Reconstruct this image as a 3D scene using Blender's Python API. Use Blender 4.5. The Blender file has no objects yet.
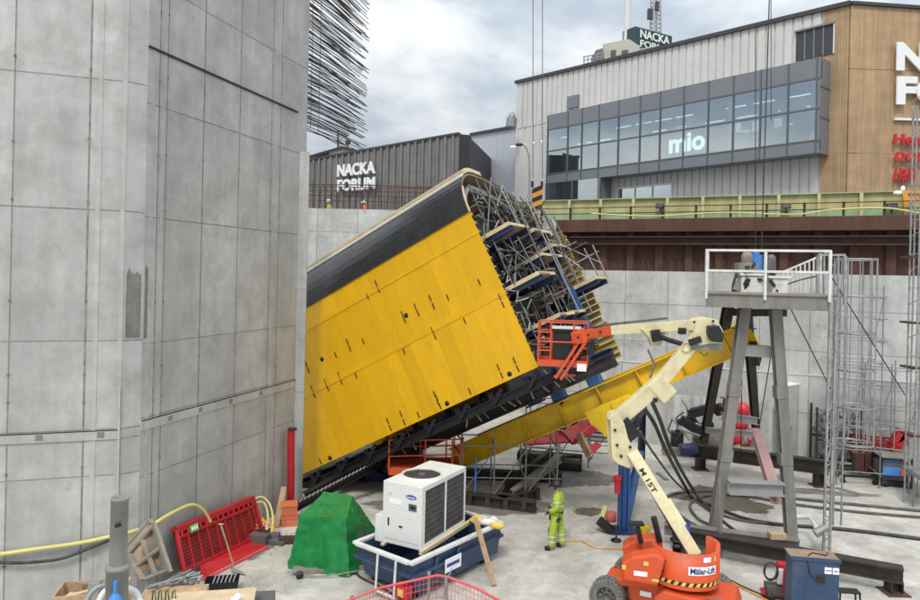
import bpy, bmesh, math, random
from mathutils import Vector, Matrix, noise as mnoise
random.seed(7)
scene = bpy.context.scene
COL = scene.collection
V = Vector
# ------------------------------------------------------------------ camera
F = 700.0; HY = 274.0; CZ = 7.5; ROLL = math.radians(1.25)
cam = bpy.data.cameras.new('camera'); camo = bpy.data.objects.new('camera', cam); COL.objects.link(camo)
cam.sensor_width = 36; cam.lens = F/920*36; cam.clip_end = 2000; cam.clip_start = .1
cam.shift_y = -(300-HY)/920
camo.matrix_world = Matrix.Translation((0,0,CZ)) @ Matrix.Rotation(math.radians(90),4,'X') @ Matrix.Rotation(ROLL,4,'Z')
scene.camera = camo
# ------------------------------------------------------------------ world: overcast sky
SUN_EL, SUN_AZ = 52, 195
world = bpy.data.worlds.new('World'); scene.world = world; world.use_nodes = True
nt = world.node_tree; N_ = nt.nodes; L_ = nt.links; N_.clear()
out = N_.new('ShaderNodeOutputWorld'); bg = N_.new('ShaderNodeBackground'); bg.inputs[1].default_value = .12
sky = N_.new('ShaderNodeTexSky'); sky.sky_type = 'NISHITA'; sky.sun_disc = False
sky.sun_elevation = math.radians(SUN_EL); sky.sun_rotation = math.radians(SUN_AZ)
tc = N_.new('ShaderNodeTexCoord'); mp = N_.new('ShaderNodeMapping'); mp.inputs['Scale'].default_value = (1.0,1.0,2.1)
mp.inputs['Location'].default_value = (.62,.3,.9)
no = N_.new('ShaderNodeTexNoise'); no.inputs['Scale'].default_value = 2.7; no.inputs['Detail'].default_value = 7; no.inputs['Roughness'].default_value = .52
no.inputs['Distortion'].default_value = .15
cr = N_.new('ShaderNodeValToRGB'); e = cr.color_ramp.elements
e[0].position = .37; e[0].color = (1.9,2.15,2.55,1); e[1].position = .60; e[1].color = (4.6,4.7,4.7,1)
m1 = e.new(.455); m1.color = (2.5,2.8,3.15,1); m2 = e.new(.52); m2.color = (3.6,3.78,3.9,1)
no2 = N_.new('ShaderNodeTexNoise'); no2.inputs['Scale'].default_value = 1.3; no2.inputs['Detail'].default_value = 3
cr2 = N_.new('ShaderNodeValToRGB'); cr2.color_ramp.elements[0].position = .42; cr2.color_ramp.elements[0].color=(.95,.95,.95,1)
cr2.color_ramp.elements[1].position = .62
mx = N_.new('ShaderNodeMixRGB')
# an overcast sky is brighter overhead than at the horizon
sepz = N_.new('ShaderNodeSeparateXYZ'); rise = N_.new('ShaderNodeMapRange'); rise.inputs[1].default_value = 0; rise.inputs[2].default_value = 1; rise.inputs[3].default_value = .85; rise.inputs[4].default_value = 2.7
ov = N_.new('ShaderNodeVectorMath'); ov.operation = 'SCALE'
for a,b in ((tc.outputs['Generated'],mp.inputs[0]),(mp.outputs[0],no.inputs[0]),(mp.outputs[0],no2.inputs[0]),(no.outputs[0],cr.inputs[0]),
            (no2.outputs[0],cr2.inputs[0]),(cr2.outputs[0],mx.inputs[0]),(sky.outputs[0],mx.inputs[1]),(cr.outputs[0],ov.inputs[0]),(tc.outputs['Generated'],sepz.inputs[0]),(sepz.outputs[2],rise.inputs[0]),(rise.outputs[0],ov.inputs['Scale']),(ov.outputs[0],mx.inputs[2]),(mx.outputs[0],bg.inputs[0]),(bg.outputs[0],out.inputs[0])):
    L_.new(a,b)
# ------------------------------------------------------------------ sun (veiled by cloud)
sl = bpy.data.lights.new('sun','SUN'); sl.energy = 1.3; sl.angle = math.radians(14); sl.color = (1,.95,.87)
so = bpy.data.objects.new('sun', sl); COL.objects.link(so)
az, el = math.radians(SUN_AZ), math.radians(SUN_EL)
sdir = V((math.sin(az)*math.cos(el), math.cos(az)*math.cos(el), math.sin(el)))
so.rotation_euler = sdir.to_track_quat('Z','Y').to_euler(); so.location = (0,-10,40)
vs = scene.view_settings; vs.view_transform = 'Standard'; vs.look = 'None'; vs.exposure = 0.55; vs.gamma = 1; vs.use_curve_mapping = False
scene.render.engine = 'CYCLES'

# ------------------------------------------------------------------ measuring helpers (photo pixel + real distance -> point)
_c, _s = math.cos(ROLL), math.sin(ROLL)
def ray(px,py):
    cx = (px-460)/F; cy = (HY-py)/F
    return V((cx*_c-cy*_s, 1, cx*_s+cy*_c))
CAM = V((0,0,CZ))
def D(px,py,d): return CAM + ray(px,py)*d
def Zp(px,py,z=0):
    r = ray(px,py); return CAM + r*((z-CZ)/r.z)
def PL(px,py,p0,n):
    r = ray(px,py); return CAM + r*((V(p0)-CAM).dot(V(n))/r.dot(V(n)))
def fr(o, x, y=None, z=None):
    x = V(x).normalized()
    if z is None: z = V((0,0,1))
    z = V(z)
    if y is None: y = z.cross(x).normalized(); z = x.cross(y)
    else: y = V(y).normalized()
    m = Matrix.Identity(4)
    for i,a in enumerate((x,y,z.normalized(),V(o))):
        for j in range(3): m[j][i] = a[j]
    return m
I4 = Matrix.Identity(4)
def T(x,y,z): return Matrix.Translation((x,y,z))

# ------------------------------------------------------------------ mesh builder
class MB:
    def __init__(s): s.v=[]; s.f=[]; s.m=[]; s.sm=[]; s.tone=[]; s.mi=0; s.t=.5
    def add(s, vs, fs, smooth=False, M=None):
        b = len(s.v)
        s.v += [tuple(M@V(v)) if M is not None else tuple(v) for v in vs]
        for f in fs:
            s.f.append([i+b for i in f]); s.m.append(s.mi); s.sm.append(smooth); s.tone.append(s.t)
        return s
    def box(s, x0,x1,y0,y1,z0,z1, M=None):
        vs = [(x,y,z) for z in (z0,z1) for y in (y0,y1) for x in (x0,x1)]
        return s.add(vs, [(0,2,3,1),(4,5,7,6),(0,1,5,4),(2,6,7,3),(0,4,6,2),(1,3,7,5)], False, M)
    def bar(s, a, b, w, h=None, up=(0,0,1), w2=None, h2=None):
        a=V(a); b=V(b); h = h or w; w2 = w2 or w; h2 = h2 or h
        d=(b-a).normalized(); up=V(up)
        if abs(d.dot(up))>.98: up=V((0,1,0))
        x=d.cross(up).normalized(); z=x.cross(d)
        vs=[]
        for p,ww,hh in ((a,w,h),(b,w2,h2)):
            for i,j in ((-1,-1),(1,-1),(1,1),(-1,1)): vs.append(p+x*ww*.5*i+z*hh*.5*j)
        return s.add(vs,[(3,2,1,0),(4,5,6,7),(0,1,5,4),(1,2,6,5),(2,3,7,6),(3,0,4,7)])
    def ibeam(s, a, b, w, h, tw=.02, tf=.03, up=(0,0,1)):
        a=V(a); b=V(b); d=(b-a).normalized(); up=V(up)
        if abs(d.dot(up))>.98: up=V((0,1,0))
        x=d.cross(up).normalized(); z=x.cross(d)
        s.bar(a+z*(h/2-tf/2), b+z*(h/2-tf/2), w, tf, up)
        s.bar(a-z*(h/2-tf/2), b-z*(h/2-tf/2), w, tf, up)
        s.bar(a, b, tw, h-2*tf, up)
        return s
    def tube(s, a, b, r, n=8, r2=None, caps=True):
        return s.path([a,b], r, n, caps, r2)
    def path(s, pts, r, n=8, caps=True, r2=None):
        pts=[V(p) for p in pts]; vs=[]; fs=[]; k=len(pts)
        d0=(pts[1]-pts[0]).normalized(); x=d0.orthogonal().normalized()
        for i,p in enumerate(pts):
            if i==0: d=d0
            elif i==k-1: d=(pts[i]-pts[i-1]).normalized()
            else:
                d=((pts[i+1]-p).normalized()+(p-pts[i-1]).normalized())
                d=d.normalized() if d.length>1e-6 else d0
            x=(x-d*x.dot(d)).normalized(); y=d.cross(x)
            rr = r if r2 is None else r+(r2-r)*i/(k-1)
            for j in range(n):
                a=2*math.pi*j/n; vs.append(p+x*math.cos(a)*rr+y*math.sin(a)*rr)
        for i in range(k-1):
            for j in range(n):
                q=(j+1)%n; fs.append((i*n+j,i*n+q,(i+1)*n+q,(i+1)*n+j))
        s.add(vs,fs,True)
        if caps:
            s.add(vs[:n],[tuple(reversed(range(n)))]); s.add(vs[-n:],[tuple(range(n))])
        return s
    def prism(s, poly, z0, z1, M=None):
        n=len(poly); vs=[(p[0],p[1],z0) for p in poly]+[(p[0],p[1],z1) for p in poly]
        ar=sum(poly[i][0]*poly[(i+1)%n][1]-poly[(i+1)%n][0]*poly[i][1] for i in range(n))
        fs=[tuple(reversed(range(n))),tuple(range(n,2*n))]+[(i,(i+1)%n,(i+1)%n+n,i+n) for i in range(n)]
        if ar<0: fs=[tuple(reversed(f)) for f in fs]
        return s.add(vs,fs,False,M)
    def lathe(s, prof, n=24, M=None, smooth=True, a0=0, a1=2*math.pi):
        full = abs(a1-a0-2*math.pi)<1e-6; k = n if full else n+1
        vs=[(r*math.cos(a0+(a1-a0)*j/n), r*math.sin(a0+(a1-a0)*j/n), z) for r,z in prof for j in range(k)]
        fs=[]
        for i in range(len(prof)-1):
            for j in range(n):
                q=(j+1)%k; fs.append((i*k+j,i*k+q,(i+1)*k+q,(i+1)*k+j))
        return s.add(vs,fs,smooth,M)
    def ball(s, M, n=16, k=10):
        prof=[(math.sin(math.pi*i/k),-math.cos(math.pi*i/k)) for i in range(k+1)]
        return s.lathe(prof,n,M)
    def quad(s,a,b,c,d,t=0):
        if t==0: return s.add([a,b,c,d],[(0,1,2,3)])
        a,b,c,d=map(V,(a,b,c,d)); n=(b-a).cross(d-a).normalized()*t
        return s.add([a-n,b-n,c-n,d-n,a,b,c,d],[(3,2,1,0),(4,5,6,7),(0,1,5,4),(1,2,6,5),(2,3,7,6),(3,0,4,7)])
    def build(s, name, mats, parent=None, origin=None, bevel=0, weld=False):
        if not isinstance(mats,(list,tuple)): mats=[mats]
        if origin is None:
            if parent is not None: origin = ORG[parent]
            else:
                xs=[v[0] for v in s.v]; ys=[v[1] for v in s.v]; zs=[v[2] for v in s.v]
                origin=V(((min(xs)+max(xs))/2,(min(ys)+max(ys))/2,min(zs)))
        me=bpy.data.meshes.new(name)
        me.from_pydata([(v[0]-origin[0],v[1]-origin[1],v[2]-origin[2]) for v in s.v],[],s.f)
        for m in mats: me.materials.append(m)
        me.polygons.foreach_set('material_index',s.m); me.polygons.foreach_set('use_smooth',s.sm)
        at=me.attributes.new('tone','FLOAT','FACE'); at.data.foreach_set('value',s.tone)
        me.update()
        o=bpy.data.objects.new(name,me); COL.objects.link(o)
        if parent is not None: o.parent=parent
        else: o.location=origin
        ORG[o]=V(origin)
        if bevel:
            b=o.modifiers.new('bevel','BEVEL'); b.width=bevel; b.segments=2; b.limit_method='ANGLE'
        return o
def build_each(mb,name,m,parent,nf):
    """one part per nf faces"""
    for i in range(0,len(mb.f),nf):
        q=MB(); fs_=mb.f[i:i+nf]; ids=sorted({k for f in fs_ for k in f}); mp={k:j for j,k in enumerate(ids)}
        q.add([mb.v[k] for k in ids],[[mp[k] for k in f] for f in fs_]); q.sm=mb.sm[i:i+nf]; q.build(name,m,parent)
ORG={}
def thing(name,label,cat,loc,group=None):
    o=bpy.data.objects.new(name,None); COL.objects.link(o); o.location=loc; o.empty_display_size=.2
    ORG[o]=V(loc); return tag(o,label,cat,group)
def tag(o,label=None,cat=None,group=None,kind=None):
    if label: o['label']=label
    if cat: o['category']=cat
    if group: o['group']=group
    if kind: o['kind']=kind
    return o
def copy_tree(o, delta=(0,0,0), parent=None):
    c=o.copy(); COL.objects.link(c)
    if parent is not None: c.parent=parent
    else: c.location=o.location+V(delta)
    for ch in [x for x in list(COL.objects) if x.parent==o]: copy_tree(ch,parent=c)
    return c
def text(body, M, w, h, ex, name, mat, parent, bold=.02, shear=0):
    """letters w wide, h high in the x,y plane of frame M (lower left corner at its origin)"""
    cu=bpy.data.curves.new('lettering','FONT'); cu.body=body; cu.offset=bold; cu.extrude=.05; cu.shear=shear; cu.resolution_u=3; cu.space_line=.85
    to=bpy.data.objects.new('lettering',cu); COL.objects.link(to)
    bpy.context.view_layer.update()
    me=bpy.data.meshes.new_from_object(to.evaluated_get(bpy.context.evaluated_depsgraph_get()))
    bpy.data.objects.remove(to)
    xs=[v.co.x for v in me.vertices]; ys=[v.co.y for v in me.vertices]
    x0,x1,y0,y1=min(xs),max(xs),min(ys),max(ys)
    mb=MB()
    mb.add([((v.co.x-x0)/(x1-x0)*w,(v.co.y-y0)/(y1-y0)*h,(v.co.z+.05)/.1*ex) for v in me.vertices],[tuple(p.vertices) for p in me.polygons],False,M)
    bpy.data.meshes.remove(me)
    return mb.build(name,mat,parent)

# ------------------------------------------------------------------ materials
def mat(name, col, rough=.6, metal=0., var=.15, scale=2.5, bump=.15, bscale=30, dirt=None, damt=.4, dscale=1.2, stretch=(1,1,1), streak=0, tone=0, spec=.5, coat=0, frame=None, splash=None):
    m=bpy.data.materials.new(name); m.use_nodes=True; n=m.node_tree.nodes; l=m.node_tree.links; n.clear()
    o=n.new('ShaderNodeOutputMaterial'); b=n.new('ShaderNodeBsdfPrincipled'); l.new(b.outputs[0],o.inputs[0])
    b.inputs['Metallic'].default_value=metal; b.inputs['Specular IOR Level'].default_value=spec; b.inputs['Coat Weight'].default_value=coat
    tcn=n.new('ShaderNodeTexCoord'); mpn=n.new('ShaderNodeMapping'); mpn.inputs['Scale'].default_value=stretch
    if frame is not None: mpn.vector_type='TEXTURE'; mpn.inputs['Rotation'].default_value=frame
    l.new(tcn.outputs['Object'],mpn.inputs[0])
    def nz(sc,det=5,r=.6,src=mpn):
        q=n.new('ShaderNodeTexNoise'); q.inputs['Scale'].default_value=sc; q.inputs['Detail'].default_value=det; q.inputs['Roughness'].default_value=r; l.new(src.outputs[0],q.inputs[0]); return q
    def mapr(src,a,bb,c,d):
        q=n.new('ShaderNodeMapRange'); q.inputs[1].default_value=a; q.inputs[2].default_value=bb; q.inputs[3].default_value=c; q.inputs[4].default_value=d; l.new(src,q.inputs[0]); return q.outputs[0]
    def mul(a,bv):
        q=n.new('ShaderNodeVectorMath'); q.operation='SCALE'
        if isinstance(a,tuple): q.inputs[0].default_value=a
        else: l.new(a,q.inputs[0])
        l.new(bv,q.inputs['Scale']); return q.outputs[0]
    n1=nz(scale); f=mapr(n1.outputs[0],.3,.7,1-var,1+var)
    c=mul(tuple(col),f)
    n2=nz(scale*7,5,.75); c=mul(c,mapr(n2.outputs[0],.3,.7,1-var*.6,1+var*.6))
    if tone:
        a=n.new('ShaderNodeAttribute'); a.attribute_name='tone'; c=mul(c,mapr(a.outputs['Fac'],0,1,1-tone,1+tone))
    if streak:
        mp2=n.new('ShaderNodeMapping'); mp2.inputs['Scale'].default_value=(2.2,2.2,.22); l.new(tcn.outputs['Object'],mp2.inputs[0])
        q=nz(1.0,5,.65,mp2); c=mul(c,mapr(q.outputs[0],.35,.65,1-streak,1+streak))
        mp3=n.new('ShaderNodeMapping'); mp3.inputs['Scale'].default_value=(.5,.5,2.2); l.new(tcn.outputs['Object'],mp3.inputs[0])
        q=nz(1.0,3,.5,mp3); c=mul(c,mapr(q.outputs[0],.35,.65,1-streak*.35,1+streak*.35))
    if dirt:
        q=nz(dscale,6,.7); mx=n.new('ShaderNodeMixRGB'); mx.inputs[2].default_value=(*dirt,1); l.new(c,mx.inputs[1])
        l.new(mapr(q.outputs[0],.45,.68,0,damt),mx.inputs[0]); c=mx.outputs[0]
    if splash:
        q=nz(splash[1],6,.75); mx=n.new('ShaderNodeMixRGB'); mx.inputs[2].default_value=(*splash[0],1); l.new(c,mx.inputs[1])
        l.new(mapr(q.outputs[0],splash[2],splash[2]+.04,0,splash[3]),mx.inputs[0]); c=mx.outputs[0]
    l.new(c,b.inputs['Base Color'])
    r=mapr(n2.outputs[0],.3,.7,max(.02,rough-.1),min(1,rough+.1)); l.new(r,b.inputs['Roughness'])
    if bump:
        q=nz(bscale,4,.6); bp=n.new('ShaderNodeBump'); bp.inputs['Strength'].default_value=bump; bp.inputs['Distance'].default_value=.01; l.new(q.outputs[0],bp.inputs['Height']); l.new(bp.outputs[0],b.inputs['Normal'])
    return m
def glass(name, col=(.75,.85,.88), trans=.55, rough=.02):
    m=bpy.data.materials.new(name); m.use_nodes=True; n=m.node_tree.nodes; l=m.node_tree.links; n.clear()
    o=n.new('ShaderNodeOutputMaterial'); g=n.new('ShaderNodeBsdfGlossy'); t=n.new('ShaderNodeBsdfTransparent'); mx=n.new('ShaderNodeMixShader')
    g.inputs['Roughness'].default_value=rough; g.inputs['Color'].default_value=(.85,.9,.92,1); t.inputs['Color'].default_value=(*col,1)
    mx.inputs[0].default_value=1-trans; l.new(t.outputs[0],mx.inputs[1]); l.new(g.outputs[0],mx.inputs[2]); l.new(mx.outputs[0],o.inputs[0]); return m
def lamp(name,col,st):
    m=bpy.data.materials.new(name); m.use_nodes=True; b=m.node_tree.nodes['Principled BSDF']; b.inputs['Base Color'].default_value=(*col,1)
    b.inputs['Emission Color'].default_value=(*col,1); b.inputs['Emission Strength'].default_value=st; return m
Mx={}
def S(k,*a,**kw): Mx[k]=mat(k,*a,**kw)
S('floor',(.54,.518,.468),.72,var=.15,scale=.55,bump=.5,bscale=14,dirt=(.26,.245,.21),damt=.6,dscale=.8,streak=.06,splash=((.27,.25,.21),1.3,.585,.38))
S('concrete',(.44,.446,.436),.85,var=.12,scale=.8,bump=.35,bscale=25,tone=.13,splash=((.26,.26,.24),1.5,.63,.35),streak=.09,dirt=(.25,.25,.235),damt=.5,dscale=1.1)
S('concrete_white',(.49,.50,.49),.85,var=.18,scale=.7,bump=.3,splash=((.27,.275,.27),1.1,.60,.4),tone=.13,streak=.09,dirt=(.3,.3,.29),damt=.3,dscale=1.1)
S('joint',(.22,.22,.21),.9,var=.35,scale=5)
S('laitance',(.46,.46,.44),.9,var=.2,scale=4)
S('stain',(.20,.20,.18),.9,var=.25,scale=3,streak=.2)
S('rebar',(.10,.085,.085),.7,.3,var=.3,scale=6)
S('rebar_rust',(.11,.06,.045),.8,.2,var=.3,scale=4)
S('rust',(.10,.043,.029),.8,var=.25,scale=.9,streak=.2,bump=.3,dirt=(.05,.03,.025),damt=.6,dscale=.9)
S('rust_dark',(.06,.035,.028),.8,var=.3,scale=2)
S('dark_steel',(.045,.038,.034),.65,.3,var=.3,scale=3,dirt=(.10,.075,.06),damt=.5,dscale=2)
S('black_steel',(.018,.018,.02),.5,.2,var=.3,scale=3)
S('hoard_green',(.30,.42,.24),.75,var=.12,scale=1.4,streak=.1)
S('hoard_yellow',(.45,.42,.2),.75,var=.15,scale=1.4,streak=.12)
S('hoard_post',(.52,.5,.28),.75,var=.12)
S('clad_white',(.60,.585,.57),.55,var=.06,scale=.3,streak=.05,bump=0)
S('clad_blue',(.46,.49,.54),.55,var=.04,scale=.2,bump=0)
S('clad_dark',(.19,.185,.18),.6,var=.12,scale=.4,streak=.15,bump=0)
S('clad_black',(.05,.05,.055),.6,var=.1)
S('clad_timber',(.43,.29,.165),.65,var=.10,scale=.5,streak=.16,bump=.1)
S('panel_grey',(.20,.215,.235),.35,.2,var=.06,scale=.3,bump=0)
S('mullion',(.14,.15,.16),.4,.4,var=.05,bump=0)
S('white_paint',(.70,.71,.70),.5,var=.08,scale=2,dirt=(.36,.33,.29),damt=.45,dscale=3)
S('letter_white',(.85,.86,.87),.4,var=.02,bump=0)
S('letter_red',(.55,.02,.03),.4,var=.05,bump=0)
S('letter_grey',(.6,.62,.64),.4,var=.03,bump=0)
S('sign_green',(.02,.06,.055),.5,var=.1,bump=0)
S('interior',(.22,.23,.23),.8,var=.1,bump=0)
S('interior_dark',(.10,.11,.11),.8,var=.3,scale=.8,bump=0)
S('beige',(.5,.47,.41),.7,var=.08,scale=.5)
S('roof_grey',(.16,.17,.17),.7,var=.15)
S('form_yellow',(.75,.42,.006),.38,var=.04,scale=1.2,bump=.12,bscale=12,dirt=(.50,.28,.02),damt=.30,dscale=2.2,tone=.07,spec=.4,frame=(0,-math.radians(27),-math.radians(27.5)),stretch=(.5,.5,1.9),splash=((.62,.52,.28),7,.655,.5))
S('rail_yellow',(.84,.54,.008),.35,var=.08,scale=1.5,bump=.05,dirt=(.42,.27,.04),damt=.5,dscale=1.8)
S('timber_yellow',(.40,.27,.04),.6,var=.25,scale=3,dirt=(.22,.15,.06),damt=.5,dscale=3)
S('membrane',(.022,.023,.026),.28,var=.2,scale=1.2,bump=.2,bscale=6,dirt=(.06,.06,.06),damt=.3,dscale=2)
S('ply_edge',(.62,.50,.32),.7,var=.15,scale=3)
S('plank',(.28,.19,.12),.8,var=.25,scale=2.5,bump=.3,dirt=(.4,.34,.26),damt=.5,dscale=3)
S('plank_grey',(.25,.225,.19),.85,var=.25,scale=3,bump=.3)
S('plank_fresh',(.50,.35,.21),.8,var=.22,scale=3,bump=.3,dirt=(.28,.2,.13),damt=.5,dscale=4,stretch=(1,1,1))
S('navy',(.018,.035,.10),.45,var=.25,scale=2,dirt=(.05,.05,.06),damt=.4,dscale=3)
S('blue_steel',(.03,.10,.30),.45,var=.15,scale=2,dirt=(.08,.10,.14),damt=.3)
S('blue_bright',(.05,.22,.60),.5,var=.15)
S('galv',(.36,.37,.37),.5,.5,var=.25,scale=4,bump=0,dirt=(.16,.15,.13),damt=.5,dscale=3)
S('galv_dull',(.30,.31,.31),.55,.4,var=.2,scale=3,bump=0)
S('leg_steel',(.23,.225,.205),.7,.1,var=.15,scale=2,streak=.2,dirt=(.13,.11,.09),damt=.5,dscale=2)
S('grey_steel',(.33,.34,.33),.6,.1,var=.1,scale=1,dirt=(.2,.2,.19),damt=.3)
S('orange',(.66,.085,.02),.5,var=.08,scale=1.5,bump=.08,dirt=(.34,.11,.06),damt=.5,dscale=2.6,splash=((.16,.07,.05),7,.655,.6))
S('orange_faded',(.62,.16,.06),.6,var=.2,scale=3,dirt=(.4,.25,.18),damt=.5,dscale=4)
S('cream',(.70,.63,.39),.5,var=.06,scale=1.5,bump=.06,dirt=(.38,.33,.21),damt=.55,dscale=3,splash=((.2,.17,.12),8,.65,.6))
S('rubber',(.028,.028,.03),.8,var=.3,scale=6,dirt=(.2,.19,.17),damt=.6,dscale=3)
S('rubber_dusty',(.17,.165,.155),.9,var=.25,scale=6,bump=.4)
S('hub_grey',(.13,.13,.13),.6,.2,var=.2)
S('skip_blue',(.028,.06,.135),.45,var=.12,scale=1.5,dirt=(.13,.14,.16),damt=.35,dscale=2.2)
S('box_blue',(.025,.06,.13),.5,var=.10,scale=1.2,dirt=(.12,.13,.15),damt=.4,dscale=1.5)
S('cab_white',(.70,.72,.70),.4,var=.03,scale=1.5,bump=.02,dirt=(.5,.5,.46),damt=.25)
S('grille',(.095,.088,.08),.6,.3,var=.2,scale=6)
S('tarp',(.005,.19,.042),.32,var=.15,scale=2,bump=.9,bscale=5,dirt=(.02,.28,.09),damt=.4,dscale=2)
S('red',(.50,.014,.025),.42,var=.12,scale=2,dirt=(.28,.03,.03),damt=.4,dscale=2.5)
S('red_light',(.62,.09,.10),.6,var=.12,scale=2,dirt=(.55,.3,.27),damt=.4)
S('pink_dull',(.55,.33,.31),.7,var=.15,scale=2,dirt=(.35,.25,.22),damt=.5)
S('pink',(.62,.04,.05),.45,var=.08)
S('hose_yellow',(.62,.58,.20),.5,var=.1,scale=3)
S('cable_orange',(.7,.28,.03),.5,var=.1)
S('hose_black',(.025,.025,.028),.5,var=.2,dirt=(.15,.14,.12),damt=.3,dscale=5)
S('hose_grey',(.09,.085,.08),.6,var=.25,dirt=(.25,.24,.22),damt=.5,dscale=4)
S('pipe_grey',(.26,.265,.24),.85,var=.15,scale=2,streak=.15,bump=.3,dirt=(.17,.17,.14),damt=.4,dscale=2)
S('hivis',(.38,.52,.05),.75,var=.1,scale=8,bump=.5,bscale=22)
S('reflective',(.62,.64,.60),.4,var=.05)
S('dark_cloth',(.03,.03,.035),.8,var=.2)
S('skin',(.50,.30,.22),.6,var=.05)
S('hivis_orange',(.75,.13,.03),.75,var=.1)
S('wet',(.19,.18,.16),.55,var=.25,scale=1.5,bump=.5,dirt=(.3,.29,.26),damt=.6,dscale=1.8)
S('track',(.44,.42,.375),.8,var=.2,scale=3)
S('mud',(.14,.115,.085),.8,var=.3,scale=5,bump=1,bscale=18)
S('street',(.12,.12,.12),.85,var=.1)
S('label_green',(.10,.55,.16),.5,bump=0)
S('label_blue',(.03,.06,.35),.4,bump=0)
S('hazard_yellow',(.78,.55,.12),.45,bump=0)
Mx['glass']=glass('glass',(.62,.74,.76),.5); Mx['glass_dark']=glass('glass_dark',(.4,.45,.48),.35)
Mx['tube_light']=lamp('tube_light',(.9,.97,1.0),2.0)
Mx['glow_letter']=lamp('glow_letter',(.93,.97,1),.5)  # plain white lettering and panels, a faint glow put into their colour
# ================================================================== GROUND
mb=MB(); mb.add([(-400,-60,0),(400,-60,0),(400,500,0),(-400,500,0)],[(0,1,2,3)])
tag(mb.build('pit_floor',Mx['floor'],origin=(0,0,0)),kind='structure')
RW0=V((8.8,32.5,0)); RWu=V((.902,-.432,0)).normalized(); RWn=V((-.432,-.902,0)).normalized()   # right retaining wall
def RP(k,off=0,z=0): return RW0+RWu*k-RWn*off+V((0,0,z))
SZ=10.3
pts=[(-60,39.2),(4.2,39.2),tuple(RP(-5.0,1.4).xy),tuple(RP(45,1.4).xy),(200,60),(400,500),(-400,500),(-400,39.2)]
mb=MB(); mb.prism(pts,SZ-.3,SZ); tag(mb.build('street_ground',Mx['street'],origin=(0,0,SZ)),kind='structure')
# wet patches and spills lying on the pit floor
def blob(name,cx,cy,rx,ry,seed,m,z=.004,rot=0,h=0):
    random.seed(seed); n=150; vs=[]; ph=[random.uniform(0,6.28) for _ in range(4)]
    for i in range(n):
        a=2*math.pi*i/n; r=1+.16*math.sin(2*a+ph[0])+.12*math.sin(3*a+ph[1])+.08*math.sin(5*a+ph[2])+.06*math.sin(9*a+ph[3])+.16*mnoise.noise(V((math.cos(a)*5+seed,math.sin(a)*5,0)))+.14*mnoise.noise(V((math.cos(a)*14+seed,math.sin(a)*14,0)))
        x=rx*r*math.cos(a); y=ry*r*math.sin(a); vs.append((cx+x*math.cos(rot)-y*math.sin(rot),cy+x*math.sin(rot)+y*math.cos(rot),z))
    mb=MB()
    if h:
        inner=[(cx+(v[0]-cx)*.55,cy+(v[1]-cy)*.55,z+h*(.6+.4*mnoise.noise(V(v)*3))) for v in vs]
        mb.add(vs+inner+[(cx,cy,z+h)],[(i,(i+1)%n,n+(i+1)%n,n+i) for i in range(n)]+[(n+i,n+(i+1)%n,2*n) for i in range(n)],True)
    else: mb.add(vs,[tuple(range(n))])
    return tag(mb.build(name,m),kind='structure')
g=Zp(578,478); blob('damp_patch',g.x,g.y,1.25,1.3,3,Mx['wet'],rot=.3)
g=Zp(720,499); blob('damp_patch',g.x,g.y,1.5,1.2,5,Mx['mud'],.005)
g=Zp(815,492); blob('damp_patch',g.x,g.y,1.9,.35,9,Mx['wet'],.0045,-.1)
g=Zp(545,507); blob('damp_patch',g.x,g.y,.55,.22,11,Mx['wet'],.005)
g=Zp(260,548); blob('damp_patch',g.x,g.y,.35,.9,12,Mx['wet'],.005,-.5)
g=Zp(470,505); blob('damp_patch',g.x,g.y,2.6,1.1,14,Mx['wet'],.0042)

def track(pts,label_seed,gauge=1.5):
    random.seed(label_seed); mb=MB(); P=[Zp(*p) for p in pts]
    for i in range(len(P)-1):
        d=(P[i+1]-P[i]); L=d.length; d.normalize(); sd_=V((-d.y,d.x,0)); s_=0
        while s_<L:
            for g in (-gauge/2,gauge/2):
                if mnoise.noise(V((P[i].x+d.x*s_,P[i].y+d.y*s_+g,label_seed))*.9)>.0:
                    c=P[i]+d*s_+sd_*g; w=random.uniform(.06,.12)
                    for q in (-1,1): a=c+sd_*.01*q; b=a+sd_*w*q+d*.05; mb.add([V((a.x,a.y,.0032)),V((b.x,b.y,.0032)),V((b.x+d.x*.035,b.y+d.y*.035,.0032)),V((a.x+d.x*.035,a.y+d.y*.035,.0032))],[(0,1,2,3)])
            s_+=.09
    tag(mb.build('tyre_track',Mx['track'],origin=(0,0,0)),kind='structure')
track([(500,640),(560,560),(640,500),(700,462)],2); track([(300,600),(470,560),(600,560),(760,600)],5,1.3); track([(640,450),(700,470),(820,480),(930,470)],7,1.6); track([(790,640),(760,560),(800,500),(900,490)],9,1.4)
# ================================================================== FORMED CONCRETE WALLS
def formed(mb, jb, p0, u, n, us, vs, seed, skipj=()):
    """panels between the seams us (along u) and vs (heights), seams as proud fins in jb"""
    random.seed(seed); u=V(u).normalized(); n=V(n).normalized(); p0=V(p0)
    P=lambda a,z: p0+u*a+V((0,0,z))
    col=[random.random() for _ in us]
    for i in range(len(us)-1):
        for j in range(len(vs)-1):
            mb.t=.5*random.random()+.5*col[i]
            q=[P(us[i],vs[j]),P(us[i+1],vs[j]),P(us[i+1],vs[j+1]),P(us[i],vs[j+1])]
            if (q[1]-q[0]).cross(q[3]-q[0]).dot(n)<0: q.reverse()
            mb.add(q,[(0,1,2,3)])
    M=fr(p0,u,y=-n)
    for a in us[1:-1]:
        w=random.choice((.011,.014,.018)); jb.box(a-w,a+w,-.006,.02,vs[0],vs[-1],M)
    for z in vs[1:-1]:
        if z in skipj: continue
        w=random.choice((.008,.011)); jb.box(us[0],us[-1],-.005,.02,z-w,z+w,M)

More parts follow.
